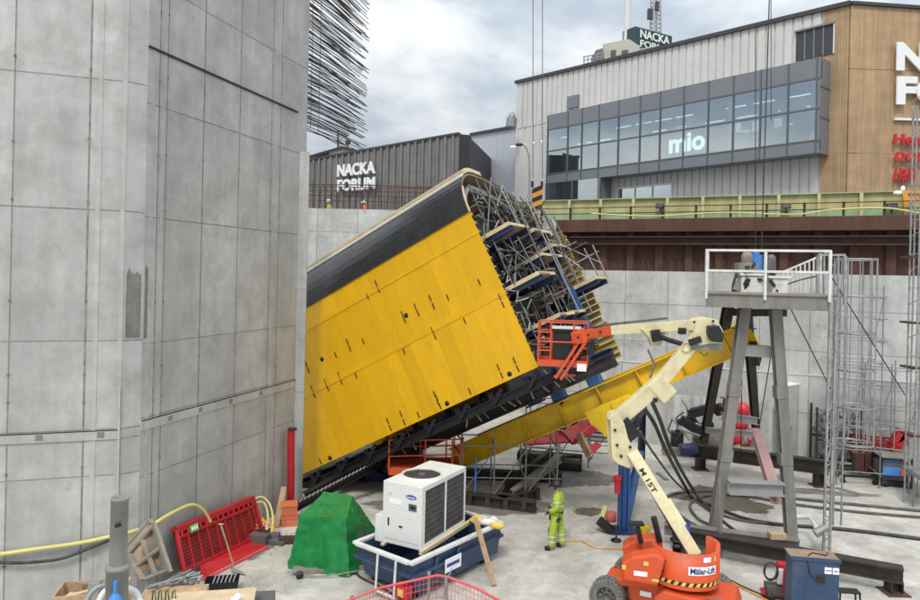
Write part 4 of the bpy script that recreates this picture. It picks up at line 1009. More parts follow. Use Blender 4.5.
mb=MB(); mb.box(.6,1.3,-.02,-.005,zd+.03,zd+.19,M); mb.build('deck_label',Mx['letter_white'],t)

# ================================================================== STEEL A-FRAME TOWER
tw=thing('steel_tower','tall splayed grey steel tower with a railed working platform on top','steel tower',Zp(750,520))
dl=D(706,295,19.3); dr=D(829,306,18.25); dz_=(dl.z+dr.z)/2; px_=(dr-dl); px_.z=0; LW=px_.length
MT=fr(V((dl.x,dl.y,0)),px_); zt0=D(706,293,19.3).z; DP=1.9; ztd=zt0-.3
def TP(x,y,z): return MT@V((x,y,z))
mb=MB(); mb.box(0,LW,0,.16,zt0-.38,zt0-.02,MT); mb.box(0,LW,DP-.16,DP,zt0-.3,zt0-.02,MT); 
for f_ in (0,.33,.66,1): mb.box(f_*(LW-.16),f_*(LW-.16)+.16,.16,DP-.16,zt0-.28,zt0-.03,MT)
mb.build('deck_frame',Mx['leg_steel'],tw,bevel=.01)
mb=MB(); 
for i in range(9): mb.box(-.05,LW+.05,-.05+i*.27,-.05+i*.27+.26,zt0-.018,zt0+.04,MT)
mb.build('deck_boards',Mx['plank_grey'],tw)
def sz(px,d): p=D(px,305,d); return V((p.x,d,ztd))
legs=[(sz(745,19.7),Zp(714,545),.28,.29),(sz(775,19.6),Zp(791,551),.28,.29),(sz(729,20.9),Zp(702,456),.28,.28),(sz(746,20.9),Zp(757,453),.26,.26)]
for i,(a,b,w0,w1) in enumerate(legs):
    mb=MB(); mb.ibeam(b+V((0,0,.35)),a,w1,w1*.8,.04,.045,up=(0,1,0)); 
    if i<2: mb.bar(b+V((0,0,.4)),a,.05,w1*.35,up=(0,1,0))
    mb.build('leg',Mx['leg_steel'] if i<2 else Mx['dark_steel'],tw)
mb=MB(); mb.bar(D(741,350,19.9),D(776,352,19.9),.3,.32); mb.build('cross_beam',Mx['grey_steel'],tw,bevel=.01)
mb=MB(); a=D(728,487,19.3); b=D(783,489,19.3); mb.ibeam(a,b,.3,.36,.03,.04); mb.build('tie_beam',Mx['grey_steel'],tw)
mb=MB(); mb.ibeam(D(738,322,20.3),D(752,322,21),.3,.4); mb.bar(D(727,312,20.4),D(785,313,20.4),.25,.2); mb.bar(D(752,345,20.6),D(757,362,21),.22,.3); mb.build('head_block',Mx['dark_steel'],tw)
mb=MB(); mb.ibeam(D(722,416,24),D(757,421,25),.2,.26); mb.build('rear_tie',Mx['grey_steel'],tw); mb=MB(); mb.ibeam(D(706,430,26.5),D(757,434,26.5),.16,.2); mb.build('rear_tie',Mx['grey_steel'],tw)
# splice plates
mb=MB()
for a,b,w0,w1 in legs[:2]:
    for f_ in (.35,.62): 
        p=b.lerp(a,f_); q=b.lerp(a,f_+.05); mb.bar(p,q,w1+.04,w1*.8+.04,up=(0,1,0))
build_each(mb,'splice_plate',Mx['leg_steel'],tw,6)
# railing
rh=1.18
rl=thing('platform_railing','white tubular railing around the top of the steel tower','railing',TP(LW/2,0,zt0)) 
for x,y in ((0,0),(LW*.49,0),(LW,0),(0,DP),(LW,DP)):
    mb=MB(); mb.bar(TP(x,y-.04,zt0-.15),TP(x,y-.04,zt0+rh),.07,.07); mb.build('post',Mx['white_paint'],rl,bevel=.006)
for z in (.62,rh):
    for a,b in (((0,0),(LW,0)),((LW,0),(LW,DP*.45)),((0,0),(0,DP))):
        mb=MB(); mb.bar(TP(a[0],a[1]-.04,zt0+z),TP(b[0],b[1]-.04,zt0+z),.07,.065); mb.build('rail',Mx['white_paint'],rl,bevel=.006)
# inclined baluster railing at the back
ir=thing('stair_railing','white sloping railing with vertical bars behind the tower platform','railing',D(800,300,20.8))
a=D(783,272,20.8); b=D(818,257,20.6); a2=D(783,300,20.8); b2=D(818,300,20.6)
mb=MB(); mb.bar(a,b,.06,.05); mb.build('handrail',Mx['white_paint'],ir)
mb=MB(); mb.bar(a2,b2,.06,.05); mb.build('bottom_rail',Mx['white_paint'],ir)
for i in range(9): f_=i/8; mb=MB(); mb.bar(a2.lerp(b2,f_),a.lerp(b,f_),.035,.035); mb.build('baluster',Mx['white_paint'],ir)
gt=thing('ladder_gate','pale grey steel gate frame where the ladder meets the platform','gate',D(832,300,19.6))
for x0,x1,y0,y1 in ((818,818,256,300),(845,845,256,305),(818,845,255,255),(824,824,256,300),(838,838,256,300)):
    mb=MB(); mb.bar(D(x0,y0,19.8),D(x1,y1,19.8),.09 if x0 in (818,845) else .04,.06); mb.build('frame_bar',Mx['galv'],gt)
# machinery on deck
wn_=thing('winch_motor','blue electric motor on grey pedestals standing on the tower platform','winch',TP(1.3,1.2,zt0+.04))
q=lambda px,py,d=20.2: D(px,py,d)
mb=MB(); mb.box(-.3,.3,-.2,.2,0,.5,Matrix.Translation(q(749,293))); mb.box(-.36,.36,-.25,.25,.5,.56,Matrix.Translation(q(749,293))); mb.build('pedestal',Mx['white_paint'],wn_,bevel=.01)
mb=MB(); mb.box(-.22,.22,-.2,.2,0,.45,Matrix.Translation(q(777,294))); mb.box(-.36,.3,-.25,.25,.45,.52,Matrix.Translation(q(777,294))); mb.build('pedestal',Mx['white_paint'],wn_,bevel=.01)
mb=MB(); mb.tube(q(756,272),q(756,255),.17,16); mb.tube(q(756,255),q(756,252),.1,12); mb.build('motor',Mx['blue_bright'],wn_)
mb=MB(); mb.box(-.3,.25,-.2,.2,0,.4,Matrix.Translation(q(747,277))); mb.lathe([(0,0),(.16,0),(.16,.3),(.1,.4),(0,.4)],12,Matrix.Translation(q(747,266))); mb.tube(q(740,283),q(736,291),.14,10); mb.build('gearbox',Mx['plank_grey'],wn_,bevel=.02)
mb=MB(); mb.box(-.14,.14,-.12,.12,0,.5,Matrix.Translation(q(769,277))); mb.lathe([(0,0),(.12,0),(.13,.35),(.06,.45)],12,Matrix.Translation(q(771,270))); mb.lathe([(0,0),(.05,0),(.05,.3),(.02,.4),(.07,.42),(.07,.55)],10,Matrix.Translation(q(759,293))); mb.build('valve_unit',Mx['hub_grey'],wn_,bevel=.02)
mb=MB(); random.seed(11)
for i in range(14):
    p=q(random.uniform(742,776),random.uniform(266,290),20.0); mb.bar(p,p+V((random.uniform(-.15,.15),random.uniform(-.1,.1),random.uniform(-.2,.2))),random.uniform(.04,.1))
build_each(mb,'fitting',Mx['dark_steel'],wn_,6)
hose('motor_hose',[q(742,268),q(735,278),q(733,291),q(741,292)],.035,Mx['hose_black'],'black loop of hose hanging from the motor on the tower platform','hose')
hose('tie_rope',[q(818,276),q(800,280),q(786,285)],.02,Mx['hose_black'],'thin dark rope strung across behind the platform railing','rope')
hose('antenna_wire',[RP(13,.6,ztR+2.3),RP(14,.6,ztR+2.1),RP(14.9,.6,ztR+1.4),RP(15.3,.6,ztR+.9)],.02,Mx['reflective'],'thin pale wire arching in front of the rusty wall above the railing','wire')
for i,(pa,pb__) in enumerate((((779,285,20),(835,398,23)),((832,278,20),(905,395,24)),((775,330,20.5),(757,440,27)),((742,345,20.5),(741,452,26)))):
    mb=MB(); mb.tube(D(*pa),D(*pb__),.018,5); tag(mb.build('stay_cable',Mx['hose_black']),('thin dark stay wire slanting from the platform down to the right towards the ladder foot','long dark stay wire slanting from the ladder gate to the right edge scaffold','thin wire between the tower\'s right front leg and its rear foot','thin vertical wire hanging between the tower\'s left legs')[i],'cable')
# crane falls
for i,(px,py0,py1,d,r) in enumerate(((755.5,85,262,20.3,.014),(764.5,20,250,20.3,.018),(771,22,120,20.3,.012),(533,-40,178,28,.016),(542.5,-40,178,28,.016))):
    mb=MB(); mb.tube(D(px-3 if i==1 else px,py1,d),D(px+ (6 if i==1 else 0),py0-60,d),r,5); tag(mb.build('crane_rope',Mx['hose_grey'] if i>2 else Mx['hose_black']),('shorter dark hoist rope down to the platform motor','longest dark hoist rope crossing the glass box to the platform','thin rope beside the longest hoist rope near the louvre window','left of two pale crane ropes above the striped hook block','right of two pale crane ropes above the striped hook block')[i],'crane rope')
hb=thing('hook_block','orange and black striped crane hook block above the formwork','hook block',D(537,206,28))
mb=MB(); p=D(537,200,28); M_=Matrix.Translation(p); 
for i in range(5):
    mb.mi=i%2; z0=-.42+i*.19; mb.add([(-.2,-.12,z0-.1),(.2,-.12,z0+.08),(.2,-.12,z0+.27),(-.2,-.12,z0+.09),(-.2,.12,z0-.1),(.2,.12,z0+.08),(.2,.12,z0+.27),(-.2,.12,z0+.09)],[(0,1,2,3),(7,6,5,4),(0,4,5,1),(3,2,6,7),(1,5,6,2),(4,0,3,7)],False,M_)
mb.build('cheek',[Mx['black_steel'],Mx['cable_orange']],hb)
mb=MB(); mb.tube(p+V((-.2,0,.5)),p+V((-.2,0,.75)),.05,8); mb.tube(p+V((.18,0,.5)),p+V((.18,0,.75)),.05,8); mb.path([p+V((0,0,-.5)),p+V((0,0,-.8)),p+V((.15,0,-1.0)),p+V((.25,0,-.85))],.05,8); mb.build('hook',Mx['black_steel'],hb)
# ladder mast and cage
lm2=thing('ladder_mast','grey lattice ladder mast standing on the floor right of the steel tower','ladder',Zp(826,551))
yb=Zp(826,551).y
def lp(px,py,dd=0): return D(px,py,yb+dd)
for px in (823.5,829.5):
    mb=MB(); b=Zp(px,551); mb.bar((b.x,yb,0),(D(px+5,300,yb+.1).x,yb,D(px,300,yb).z),.06,.05); mb.build('stringer',Mx['galv'],lm2)
mb=MB(); b0=Zp(823.5,551); b1=Zp(829.5,551); top0=D(828.5,300,yb); 
for i in range(1,27): 
    f_=i/27; z=top0.z*f_; x0=b0.x+(top0.x-b0.x)*f_; mb.tube((x0,yb,z),(x0+.165,yb,z+(.12 if i%2 else -.12)),.015,5)
mb.build('lattice_rung',Mx['galv_dull'],lm2)
lc=thing('ladder_cage','round galvanised safety cage hanging from the ladder gate at the tower top','ladder cage',D(857,440,22.5))
ctr=D(856,258,22.5); cr_=.62; zb_=2.3
for i in range(12):
    a=math.pi*2*i/12+.2; mb=MB(); mb.bar((ctr.x+cr_*math.cos(a),ctr.y+cr_*math.sin(a),zb_),(ctr.x+cr_*math.cos(a),ctr.y+cr_*math.sin(a),ctr.z),.032,.012); mb.build('cage_bar',Mx['galv_dull'],lc)
for i in range(6):
    z=ctr.z-.05-(ctr.z-zb_-.1)*i/5; mb=MB(); mb.lathe([(cr_-.005,-.03),(cr_+.008,-.03),(cr_+.008,.03),(cr_-.005,.03),(cr_-.005,-.03)],24,Matrix.Translation((ctr.x,ctr.y,z))); mb.build('cage_hoop',Mx['galv_dull'],lc)
for i in range(5):
    z=ctr.z-.3-(ctr.z-zb_-.4)*i/4; mb=MB(); mb.tube((D(831,300,20).x,20,z),(ctr.x-cr_,ctr.y,z),.025,6); mb.build('cage_tie',Mx['galv'],lc)
for px in (838,846):
    mb=MB(); x=D(px,300,21.6).x; mb.tube((x,21.6,.0),(x,21.6,D(px,262,21.6).z),.028,6); mb.build('ladder_stile',Mx['galv'],lc)
# base beams of the tower
a=Zp(672,560); b=Zp(904,600)
def raised(name,label,pa,pb__,h,w,z,m,posts):
    t=thing(name,label,'steel beam',(pa+pb__)/2)
    A=V((pa.x,pa.y,z)); B=V((pb__.x,pb__.y,z)); mb=MB(); mb.ibeam(A,B,w,h,.035,.04); mb.build('beam',Mx[m],t)
    for f_ in posts:
        p=A.lerp(B,f_); mb=MB(); mb.ibeam((p.x,p.y,.03),(p.x,p.y,z-h/2),w*.9,w*.9,.03,.03,up=(1,0,0)); s_=mb.build('post',Mx[m],t)
        mb=MB(); mb.box(-w*.8,w*.8,-w*.8,w*.8,0,.03,Matrix.Translation((p.x,p.y,0))); mb.build('base_plate',Mx['rust'],t)
    return t
pa=D(672,553,19.4); pb__=D(903,585,16.9)
raised('tower_base_beam','long dark steel beam on short posts carrying the tower\'s front legs',V((pa.x,pa.y,0)),V((pb__.x,pb__.y,0)),.36,.34,.47,'dark_steel',(.06,.965))
t=thing('tower_base_beam','paler second flange beam lying along the front tower beam','steel beam',(pa+pb__)/2)
mb=MB(); A=V((pa.x-.1,pa.y+.42,.44)); B=V((D(800,553,18.7).x,18.75,.44)); mb.ibeam(A,B,.3,.3,.03,.03); mb.build('beam',Mx['leg_steel'],t)
pa=D(690,465,27.8); pb__=D(828,480,25.6)
raised('tower_base_beam','shorter dark steel beam on posts carrying the tower\'s rear legs',V((pa.x,pa.y,0)),V((pb__.x,pb__.y,0)),.5,.36,.72,'dark_steel',(.08,.94))
mb=MB(); mb.lathe([(0,-.35),(.22,-.35),(.25,-.3),(.25,.3),(.22,.35),(0,.35)],14,Matrix.Translation((pa.x-.1,pa.y-.1,.75))@Matrix.Rotation(math.pi/2,4,'Y')); tag(mb.build('end_roller',Mx['navy']),'dark blue drum at the left end of the rear tower beam','drum')
# pink-red flange beam leaning
mb=MB(); mb.ibeam(D(756,432,23.8),D(777,500,20.6),.3,.3,.03,.03); tag(mb.build('leaning_beam',[Mx['pink_dull']]),'faded pink flange beam sloping between the tower\'s right-hand legs','steel beam')
mb=MB(); mb.path([Zp(795,517,.6),Zp(810,517,.62),Zp(816,527,.55),Zp(819,533,.55)],.075,10); tag(mb.build('bent_pipe',Mx['white_paint']),'white bent pipe between the tower\'s front right leg and the ladder mast','pipe')
mb=MB(); mb.tube(Zp(826,534,.55)+V((-.3,0,0)),Zp(826,534,.55)+V((.05,0,.2)),.12,10); mb.tube(Zp(826,534,.3),Zp(826,534,.75),.05,8); tag(mb.build('pipe_clamp',Mx['galv_dull']),'grey pipe coupling at the foot of the ladder mast','coupling')
mb=MB(); mb.box(-.22,.22,-.12,.12,0,.16,Matrix.Translation((D(777,536,18.75).x,18.75,.60))); tag(mb.build('timber_block',Mx['plank_fresh'],bevel=.01),'short timber block on the front base beam left of the tower leg','timber block')
mb=MB(); mb.tube(D(721,560,18.9),D(719,480,18.9),.045,8); b_=D(720,578,18.9); mb.tube((b_.x,18.9,0.0),D(721,560,18.9),.05,8); tag(mb.build('steel_prop',Mx['leg_steel']),'thin grey upright prop right beside the tower\'s front left leg','prop')
# ================================================================== ARTICULATING BOOM LIFT
bl=thing('boom_lift','orange and cream articulated boom lift with its basket raised to the formwork','boom lift',(5.0,15.9,0))
ca=V((.905,-.425,0)).normalized(); BC=V((5.02,15.75,0)); MC=fr(BC,ca)     # x right/towards viewer, y away
def wheel(x,y,R=.35,wd=.3,side=-1):
    M_=MC@T(x,y,R)@Matrix.Rotation(math.pi/2,4,'X')   # local z -> -y (outwards for side -1)
    s=1 if side<0 else -1
    mb=MB(); mb.lathe([(R*.62,-wd/2),(R*.9,-wd/2),(R,-wd*.36),(R,wd*.36),(R*.9,wd/2),(R*.62,wd/2),(R*.6,wd*.2),(R*.6,-wd*.2),(R*.62,-wd/2)],32,M_)
    for i in range(26):
        a=2*math.pi*i/26
        for q,sg in ((.17*wd,1),(-.22*wd,-1)): mb.box(-.03,.03,-.035,.035,-.13,.13,M_@Matrix.Rotation(a,4,'Z')@T(R-.005,0,q)@Matrix.Rotation(.5*sg,4,'X'))
    w=mb.build('wheel',Mx['rubber_dusty'],bl)
    mb=MB(); mb.lathe([(0,s*wd*.12),(R*.2,s*wd*.15),(R*.22,s*wd*.32),(R*.30,s*wd*.32),(R*.34,s*wd*.12),(R*.5,s*wd*.08),(R*.62,s*wd*.42)],24,M_); mb.build('rim',Mx['hub_grey'],w)
    mb=MB()
    for i in range(8): a=2*math.pi*i/8; mb.box(-.02,.02,-.02,.02,s*wd*.1,s*wd*.2,M_@T(R*.42*math.cos(a),R*.42*math.sin(a),0))
    build_each(mb,'wheel_nut',Mx['galv_dull'],w,6)
wheel(-1.4,-.66); wheel(.98,-.72); wheel(-1.2,.72,side=1); wheel(.8,.72,side=1)
mb=MB(); MV=MC@Matrix.Rotation(math.pi/2,4,'X')
mb.prism([(-.95,.28),(1.25,.28),(1.36,.40),(1.25,.68),(-.8,.78),(-1.0,.6)],-.52,.52,MC@Matrix.Rotation(math.pi/2,4,'X')); mb.build('chassis',Mx['orange'],bl,bevel=.04)
mb=MB(); mb.prism([(-1.25,.55),(-.3,.72),(-.3,.86),(-1.2,.74)],-.66,.6,MC@Matrix.Rotation(math.pi/2,4,'X')); mb.box(-1.6,-1.1,-.55,.6,.36,.5,MC); mb.build('wheel_guard',Mx['orange'],bl,bevel=.03)
mb=MB(); mb.prism([(-.3,.3),(.7,.3),(.8,.5),(.65,.74),(-.15,.78),(-.35,.6)],.55,.86,MC@Matrix.Rotation(math.pi/2,4,'X')); mb.build('side_hood',Mx['orange'],bl,bevel=.04)
mb=MB(); mb.box(-1.4,-1.3,-.6,.7,.38,.48,MC); mb.box(.93,1.03,-.6,.7,.32,.42,MC); mb.lathe([(0,0),(.5,0),(.5,.12),(0,.12)],24,MC@T(.2,0,.76)); mb.build('axle',Mx['black_steel'],bl)
# turntable: rounded counterweight tub with side hoods
TC=MC@T(.12,-.1,0)@Matrix.Rotation(math.radians(10),4,'Z'); TC=fr(V((5.12,15.5,0)),(.97,-.24,0))
mb=MB(); R=.73; n=20; prof_=[]
o_=[];i_=[]
for k in range(n+1):
    a=-math.pi*.98+ (math.pi*1.22)*k/n; o_.append((R*math.cos(a),R*.86*math.sin(a))); i_.append(((R-.09)*math.cos(a),(R-.09)*.86*math.sin(a)))
def zt_(k): return 1.62+ (.10 if k>n*.72 else 0)
vs=[(x,y,.86) for x,y in o_]+[(x,y,zt_(k)) for k,(x,y) in enumerate(o_)]+[(x,y,zt_(k)) for k,(x,y) in enumerate(i_)]+[(x,y,1.2) for x,y in i_]
m_=n+1; fs=[]
for k in range(n):
    fs+=[(k,k+1,m_+k+1,m_+k),(m_+k,m_+k+1,2*m_+k+1,2*m_+k),(2*m_+k,2*m_+k+1,3*m_+k+1,3*m_+k)]
mb.add(vs,fs,True,TC); mb.add([vs[0],vs[m_],vs[2*m_],vs[3*m_],vs[n],vs[m_+n],vs[2*m_+n],vs[3*m_+n]],[(0,1,2,3),(7,6,5,4)],False,TC)
mb.add([(x,y,1.2) for x,y in i_],[tuple(range(n+1))],False,TC); mb.add([(x,y,.86) for x,y in o_],[tuple(reversed(range(n+1)))],False,TC)
tub=mb.build('counterweight',Mx['orange'],bl)
mb=MB(); mb.prism([(-1.3,.96),(-.6,.92),(-.45,1.5),(-.66,1.6),(-1.15,1.48),(-1.36,1.32)],.30,.72,TC@Matrix.Rotation(math.pi/2,4,'X')); mb.prism([(-1.3,.96),(-.6,.92),(-.45,1.5),(-.66,1.6),(-1.15,1.48),(-1.36,1.32)],-.66,-.2,TC@Matrix.Rotation(math.pi/2,4,'X')); hd=mb.build('side_cover',Mx['orange'],bl,bevel=.05)
mb=MB(); mb.box(-1.1,-.82,-.735,-.725,1.10,1.20,TC); mb.build('cover_badge',Mx['letter_white'],hd)
mb=MB(); mb.box(-1.1,-.2,-.2,.3,.9,1.2,TC); mb.lathe([(0,0),(.1,0),(.1,.35),(.16,.36),(.16,.4),(0,.4)],14,TC@T(-.15,.35,1.2)); mb.build('turntable_frame',Mx['black_steel'],bl)
# curved labels on the tub
def curved(px_a0,px_a1,z0,z1,m,nm,off=.004,k=8,par=None):
    mb=MB(); vs=[]
    for i in range(k+1):
        a=px_a0+(px_a1-px_a0)*i/k
        for z in (z0,z1): vs.append(((R+off)*math.cos(a),(R+off)*.86*math.sin(a),z))
    mb.add(vs,[(2*i,2*i+2,2*i+3,2*i+1) for i in range(k)],False,TC); return mb.build(nm,Mx[m],par or tub)
def bendtext(body,a0,a1,z0,z1,m,nm,off=.007):
    o=text(body,I4,1,1,.001,nm,m,tub,.03); me=o.data
    for v in me.vertices:
        w=v.co+ORG[tub]; a=a0+(a1-a0)*w.x; z=z0+(z1-z0)*w.y
        p=TC@V(((R+off)*math.cos(a),(R+off)*.86*math.sin(a),z)); v.co=p-ORG[tub]
curved(-math.radians(88),-math.radians(35),1.20,1.38,'letter_white','rental_label')
bendtext('Mälar-Lift',-math.radians(85),-math.radians(38),1.225,1.355,Mx['label_blue'],'label_lettering')
curved(-math.radians(63),-math.radians(48),1.47,1.58,'letter_white','small_label')
curved(-math.radians(40),-math.radians(36),1.47,1.58,'hazard_yellow','small_label')
for i in range(14):
    a=-math.radians(172-i*12); mb=MB(); 
    vs=[((R+.004)*math.cos(b),(R+.004)*.86*math.sin(b),z) for b,z in ((a,.95),(a+.11,.95),(a+.17,1.03),(a+.06,1.03))]
    mb.add(vs,[(0,1,2,3)],False,TC); mb.build('hazard_stripe',Mx['hazard_yellow'],tub)
curved(-math.radians(176),-math.radians(4),.945,1.035,'black_steel','hazard_band',off=.002,k=20)
mb=MB(); mb.box(-.06,.06,-.01,.01,-.03,.03,TC@T(-.5,-.59,1.42)); mb.box(-.06,.06,-.01,.01,-.03,.03,TC@T(-.52,-.57,1.2)); mb.lathe([(0,0),(.07,0),(.07,.05),(0,.05)],12,TC@T(-.2,-.2,1.6)); mb.build('latch',Mx['black_steel'],tub)
mb=MB(); p=TC@V((-.95,0,1.55)); mb.tube(p,p+V((-.1,0,.42)),.06,10); mb.box(-.17,.17,-.1,.1,.4,.46,Matrix.Translation(p+V((-.13,0,0)))); mb.tube(p+V((.45,.1,.0)),p+V((.3,.1,.55)),.07,10); mb.build('exhaust_stack',Mx['black_steel'],bl)
mb=MB(); mb.ball(Matrix.Translation(D(685,530,16.1))@Matrix.Diagonal((.12,.1,.14,1)),10,8); mb.bar(D(685,530,16.1),D(686,523,16.1),.2,.03); mb.build('beacon',Mx['label_blue'],bl)
# decals, cables and steps
mb=MB()
for x,z,w,h in ((-.9,1.34,.1,.08),(-.72,1.02,.14,.05),(-1.35,1.2,.08,.1)): mb.box(x,x+w,-.734,-.726,z,z+h,TC)
build_each(mb,'warning_decal',Mx['hazard_yellow'],bl,6)
mb=MB(); mb.box(-.7,-.45,-.56,-.528,.45,.56,MC); mb.box(.6,.75,-.56,-.528,.45,.58,MC); build_each(mb,'chassis_decal',Mx['letter_white'],bl,6)
mb=MB(); mb.box(-.35,.35,-.62,-.53,.32,.36,MC); mb.box(.95,1.0,-.6,-.53,.3,.7,MC); mb.build('step',Mx['black_steel'],bl)
# booms
a=D(696,556,15.6); b=D(632,452,16.7); upv=V((.85,0,.5))
mb=MB(); mb.bar(a,b,.2,.27,up=upv,w2=.2,h2=.28); low=mb.build('lower_boom',Mx['cream'],bl,bevel=.02)
ldir=(b-a).normalized(); lx=ldir.cross(upv).normalized()
if lx.y>0: lx=-lx
lz=lx.cross(ldir)
pm=PL(641,469,a+lx*.105,lx); pe=PL(655,492,a+lx*.105,lx)
Mt=fr(pm,(pe-pm).normalized(),y=(0,0,1),z=lx)
xx=(pe-pm).normalized(); yy=lx.cross(xx); 
text('M 15T',fr(pm-yy*.06,xx,y=yy,z=lx),.60,.12,.004,'boom_lettering',Mx['black_steel'],low,.03)
mb=MB(); mb.bar(a.lerp(b,.25)-lz*.16,a.lerp(b,.5)-lz*.155,.14,.06,up=upv); mb.build('boom_bracket',Mx['cream'],low,bevel=.01)
mb=MB(); mb.tube(D(683,547,15.7),D(653,494,16.3),.045,8); mb.build('lift_cylinder',Mx['black_steel'],bl)
mb=MB(); 
for px,py in ((617,455),(618,441),(613,432),(621,465)): pass
Mk=fr(D(620,438,16.9),(1,0,0)); s=16.9/700
kn=[(608,414),(616,411),(622,422),(626,436),(634,452),(628,466),(617,462),(611,457),(609,440)]
cx_,cy_=620,438
pl=[((x-cx_)*s,-(y-cy_)*s) for x,y in kn]; mb.prism(pl,-.02,.02,Mk@T(0,-.2,0)@Matrix.Rotation(math.pi/2,4,'X')); mb.prism(pl,-.02,.02,Mk@T(0,.2,0)@Matrix.Rotation(math.pi/2,4,'X')); kn_=mb.build('knuckle_plate',Mx['cream'],bl,bevel=.008)
mb=MB(); 
for x,y in ((615,430),(617,445),(621,456),(630,447)): mb.lathe([(0,0),(.035,0),(.035,.03),(0,.03)],8,Matrix.Translation(D(x,y,16.66))@Matrix.Rotation(math.pi/2,4,'X'))
build_each(mb,'pivot_pin',Mx['black_steel'],kn_,24)
mb=MB(); mb.bar(D(621,421,16.9),D(634,437,16.9),.3,.35); mb.tube(D(640,418,16.9),D(618,455,16.95),.07,8); mb.build('knuckle_link',Mx['black_steel'],bl)
# second boom
mb=MB(); mb.bar(D(612,424,16.95),D(662,381,17.0),.24,.36,up=(0,0,1),w2=.24,h2=.38); m2_=mb.build('riser_boom',Mx['cream'],bl,bevel=.02)
mb=MB(); mb.bar(D(655,388,17.0),D(700,334,17.0),.22,.32,up=(0,0,1),w2=.22,h2=.30); mb.build('riser_boom',Mx['cream'],bl,bevel=.02)
mb=MB(); mb.box(-.2,.25,-.16,.16,-.3,.3,Matrix.Translation(D(660,389,17.0))@Matrix.Rotation(math.radians(-45),4,'Y')); mb.build('boom_joint',Mx['cream'],m2_,bevel=.04)
mb=MB(); mb.tube(D(655,400,16.8),D(655,400,16.8)+V((0,-.05,0)),.06,10); mb.build('pivot_pin',Mx['black_steel'],m2_)
mb=MB(); mb.lathe([(0,0),(.1,0),(.1,.01),(.115,.01),(.115,0)],20,Matrix.Translation(D(686,347,16.85))@Matrix.Rotation(math.pi/2,4,'X')); mb.build('inspection_cover',Mx['cream'],m2_)
# elbow
Mk=fr(D(706,331,17.0),(1,0,0)); s=17/700; cx_,cy_=706,331
pl=[((x-cx_)*s,-(y-cy_)*s) for x,y in ((693,319),(703,317),(714,319),(720,330),(720,342),(706,343),(697,345),(691,338))]
mb=MB(); mb.prism(pl,-.02,.02,Mk@T(0,-.19,0)@Matrix.Rotation(math.pi/2,4,'X')); mb.prism(pl,-.02,.02,Mk@T(0,.19,0)@Matrix.Rotation(math.pi/2,4,'X')); eb=mb.build('elbow_plate',Mx['cream'],bl,bevel=.01)
pl=[((x-cx_)*s,-(y-cy_)*s) for x,y in ((703,325),(713,324),(718,333),(717,341),(707,340),(703,333))]
mb=MB(); mb.prism(pl,-.03,.2,Mk@T(0,-.22,0)@Matrix.Rotation(math.pi/2,4,'X')); mb.build('hose_guard',Mx['black_steel'],bl,bevel=.03)
mb=MB(); mb.box(-.45,.35,-.14,.14,-.12,.1,Matrix.Translation(D(706,345,17.0))); mb.build('elbow_box',Mx['pipe_grey'],bl,bevel=.02)
mb=MB(); mb.bar(D(694,338,16.75),D(696,344,16.75),.06,.3); mb.build('elbow_clamp',Mx['black_steel'],eb); mb=MB(); mb.lathe([(0,0),(.03,0),(.03,.03),(0,.03)],8,Matrix.Translation(D(694,322,16.75))@Matrix.Rotation(math.pi/2,4,'X')); mb.lathe([(0,0),(.03,0),(.03,.03),(0,.03)],8,Matrix.Translation(D(713,321,16.75))@Matrix.Rotation(math.pi/2,4,'X')); build_each(mb,'pivot_pin',Mx['black_steel'],eb,24)
# upper boom
mb=MB(); e0=D(708,324,17.0); e1=D(612,330.5,18.3); mb.bar(e0,e1,.2,.27,up=(0,0,1),w2=.2,h2=.23); ub=mb.build('upper_boom',Mx['cream'],bl,bevel=.015)
mb=MB(); c1=D(652,333,17.75); mb.prism([(-.3,.1),(.35,.12),(.25,-.2),(.18,-.32),(-.02,-.32),(-.1,-.12)],-.12,.12,Matrix.Translation(c1)@Matrix.Rotation(math.pi/2,4,'X')); mb.build('cylinder_bracket',Mx['cream'],bl,bevel=.02)
mb=MB(); mb.tube(D(656,336,17.6),D(682,344,17.1),.06,10); mb.bar(D(655,330,17.5),D(657,341,17.5),.2,.2); mb.bar(D(679,331,17.2),D(685,331,17.2),.2,.15); mb.build('upper_cylinder',Mx['black_steel'],bl)
mb=MB(); f0=D(612,330.5,18.3); f1=D(586,335,18.9); mb.bar(f0,f1,.2,.26,up=(0,0,1),w2=.2,h2=.24); f2=D(572,338,19.0); mb.bar(f1,f2,.26,.42,up=(0,0,1),w2=.2,h2=.3); mb.build('fly_boom',Mx['orange'],bl,bevel=.015)
mb=MB(); 
for px,py,d in ((588,335,18.6),(600,332,18.4),(578,337,18.75)): mb.lathe([(0,0),(.035,0),(.035,.03),(0,.03)],8,Matrix.Translation(D(px,py,d))@Matrix.Rotation(math.pi/2,4,'X'))
build_each(mb,'pivot_pin',Mx['black_steel'],bl,24)
mb=MB(); mb.path([D(668,318,17.6),D(640,321,17.9),D(612,324,18.25),D(590,327,18.8)],.03,6); mb.build('hydraulic_hose',Mx['hose_grey'],bl); mb=MB(); mb.path([D(648,350,17.8),D(655,365,17.3),D(650,378,17.2)],.025,6); mb.build('hydraulic_hose',Mx['hose_grey'],bl); mb=MB(); mb.path([D(700,352,17),D(704,356,17),D(708,353,17)],.015,5); mb.build('hydraulic_hose',Mx['hose_grey'],bl)
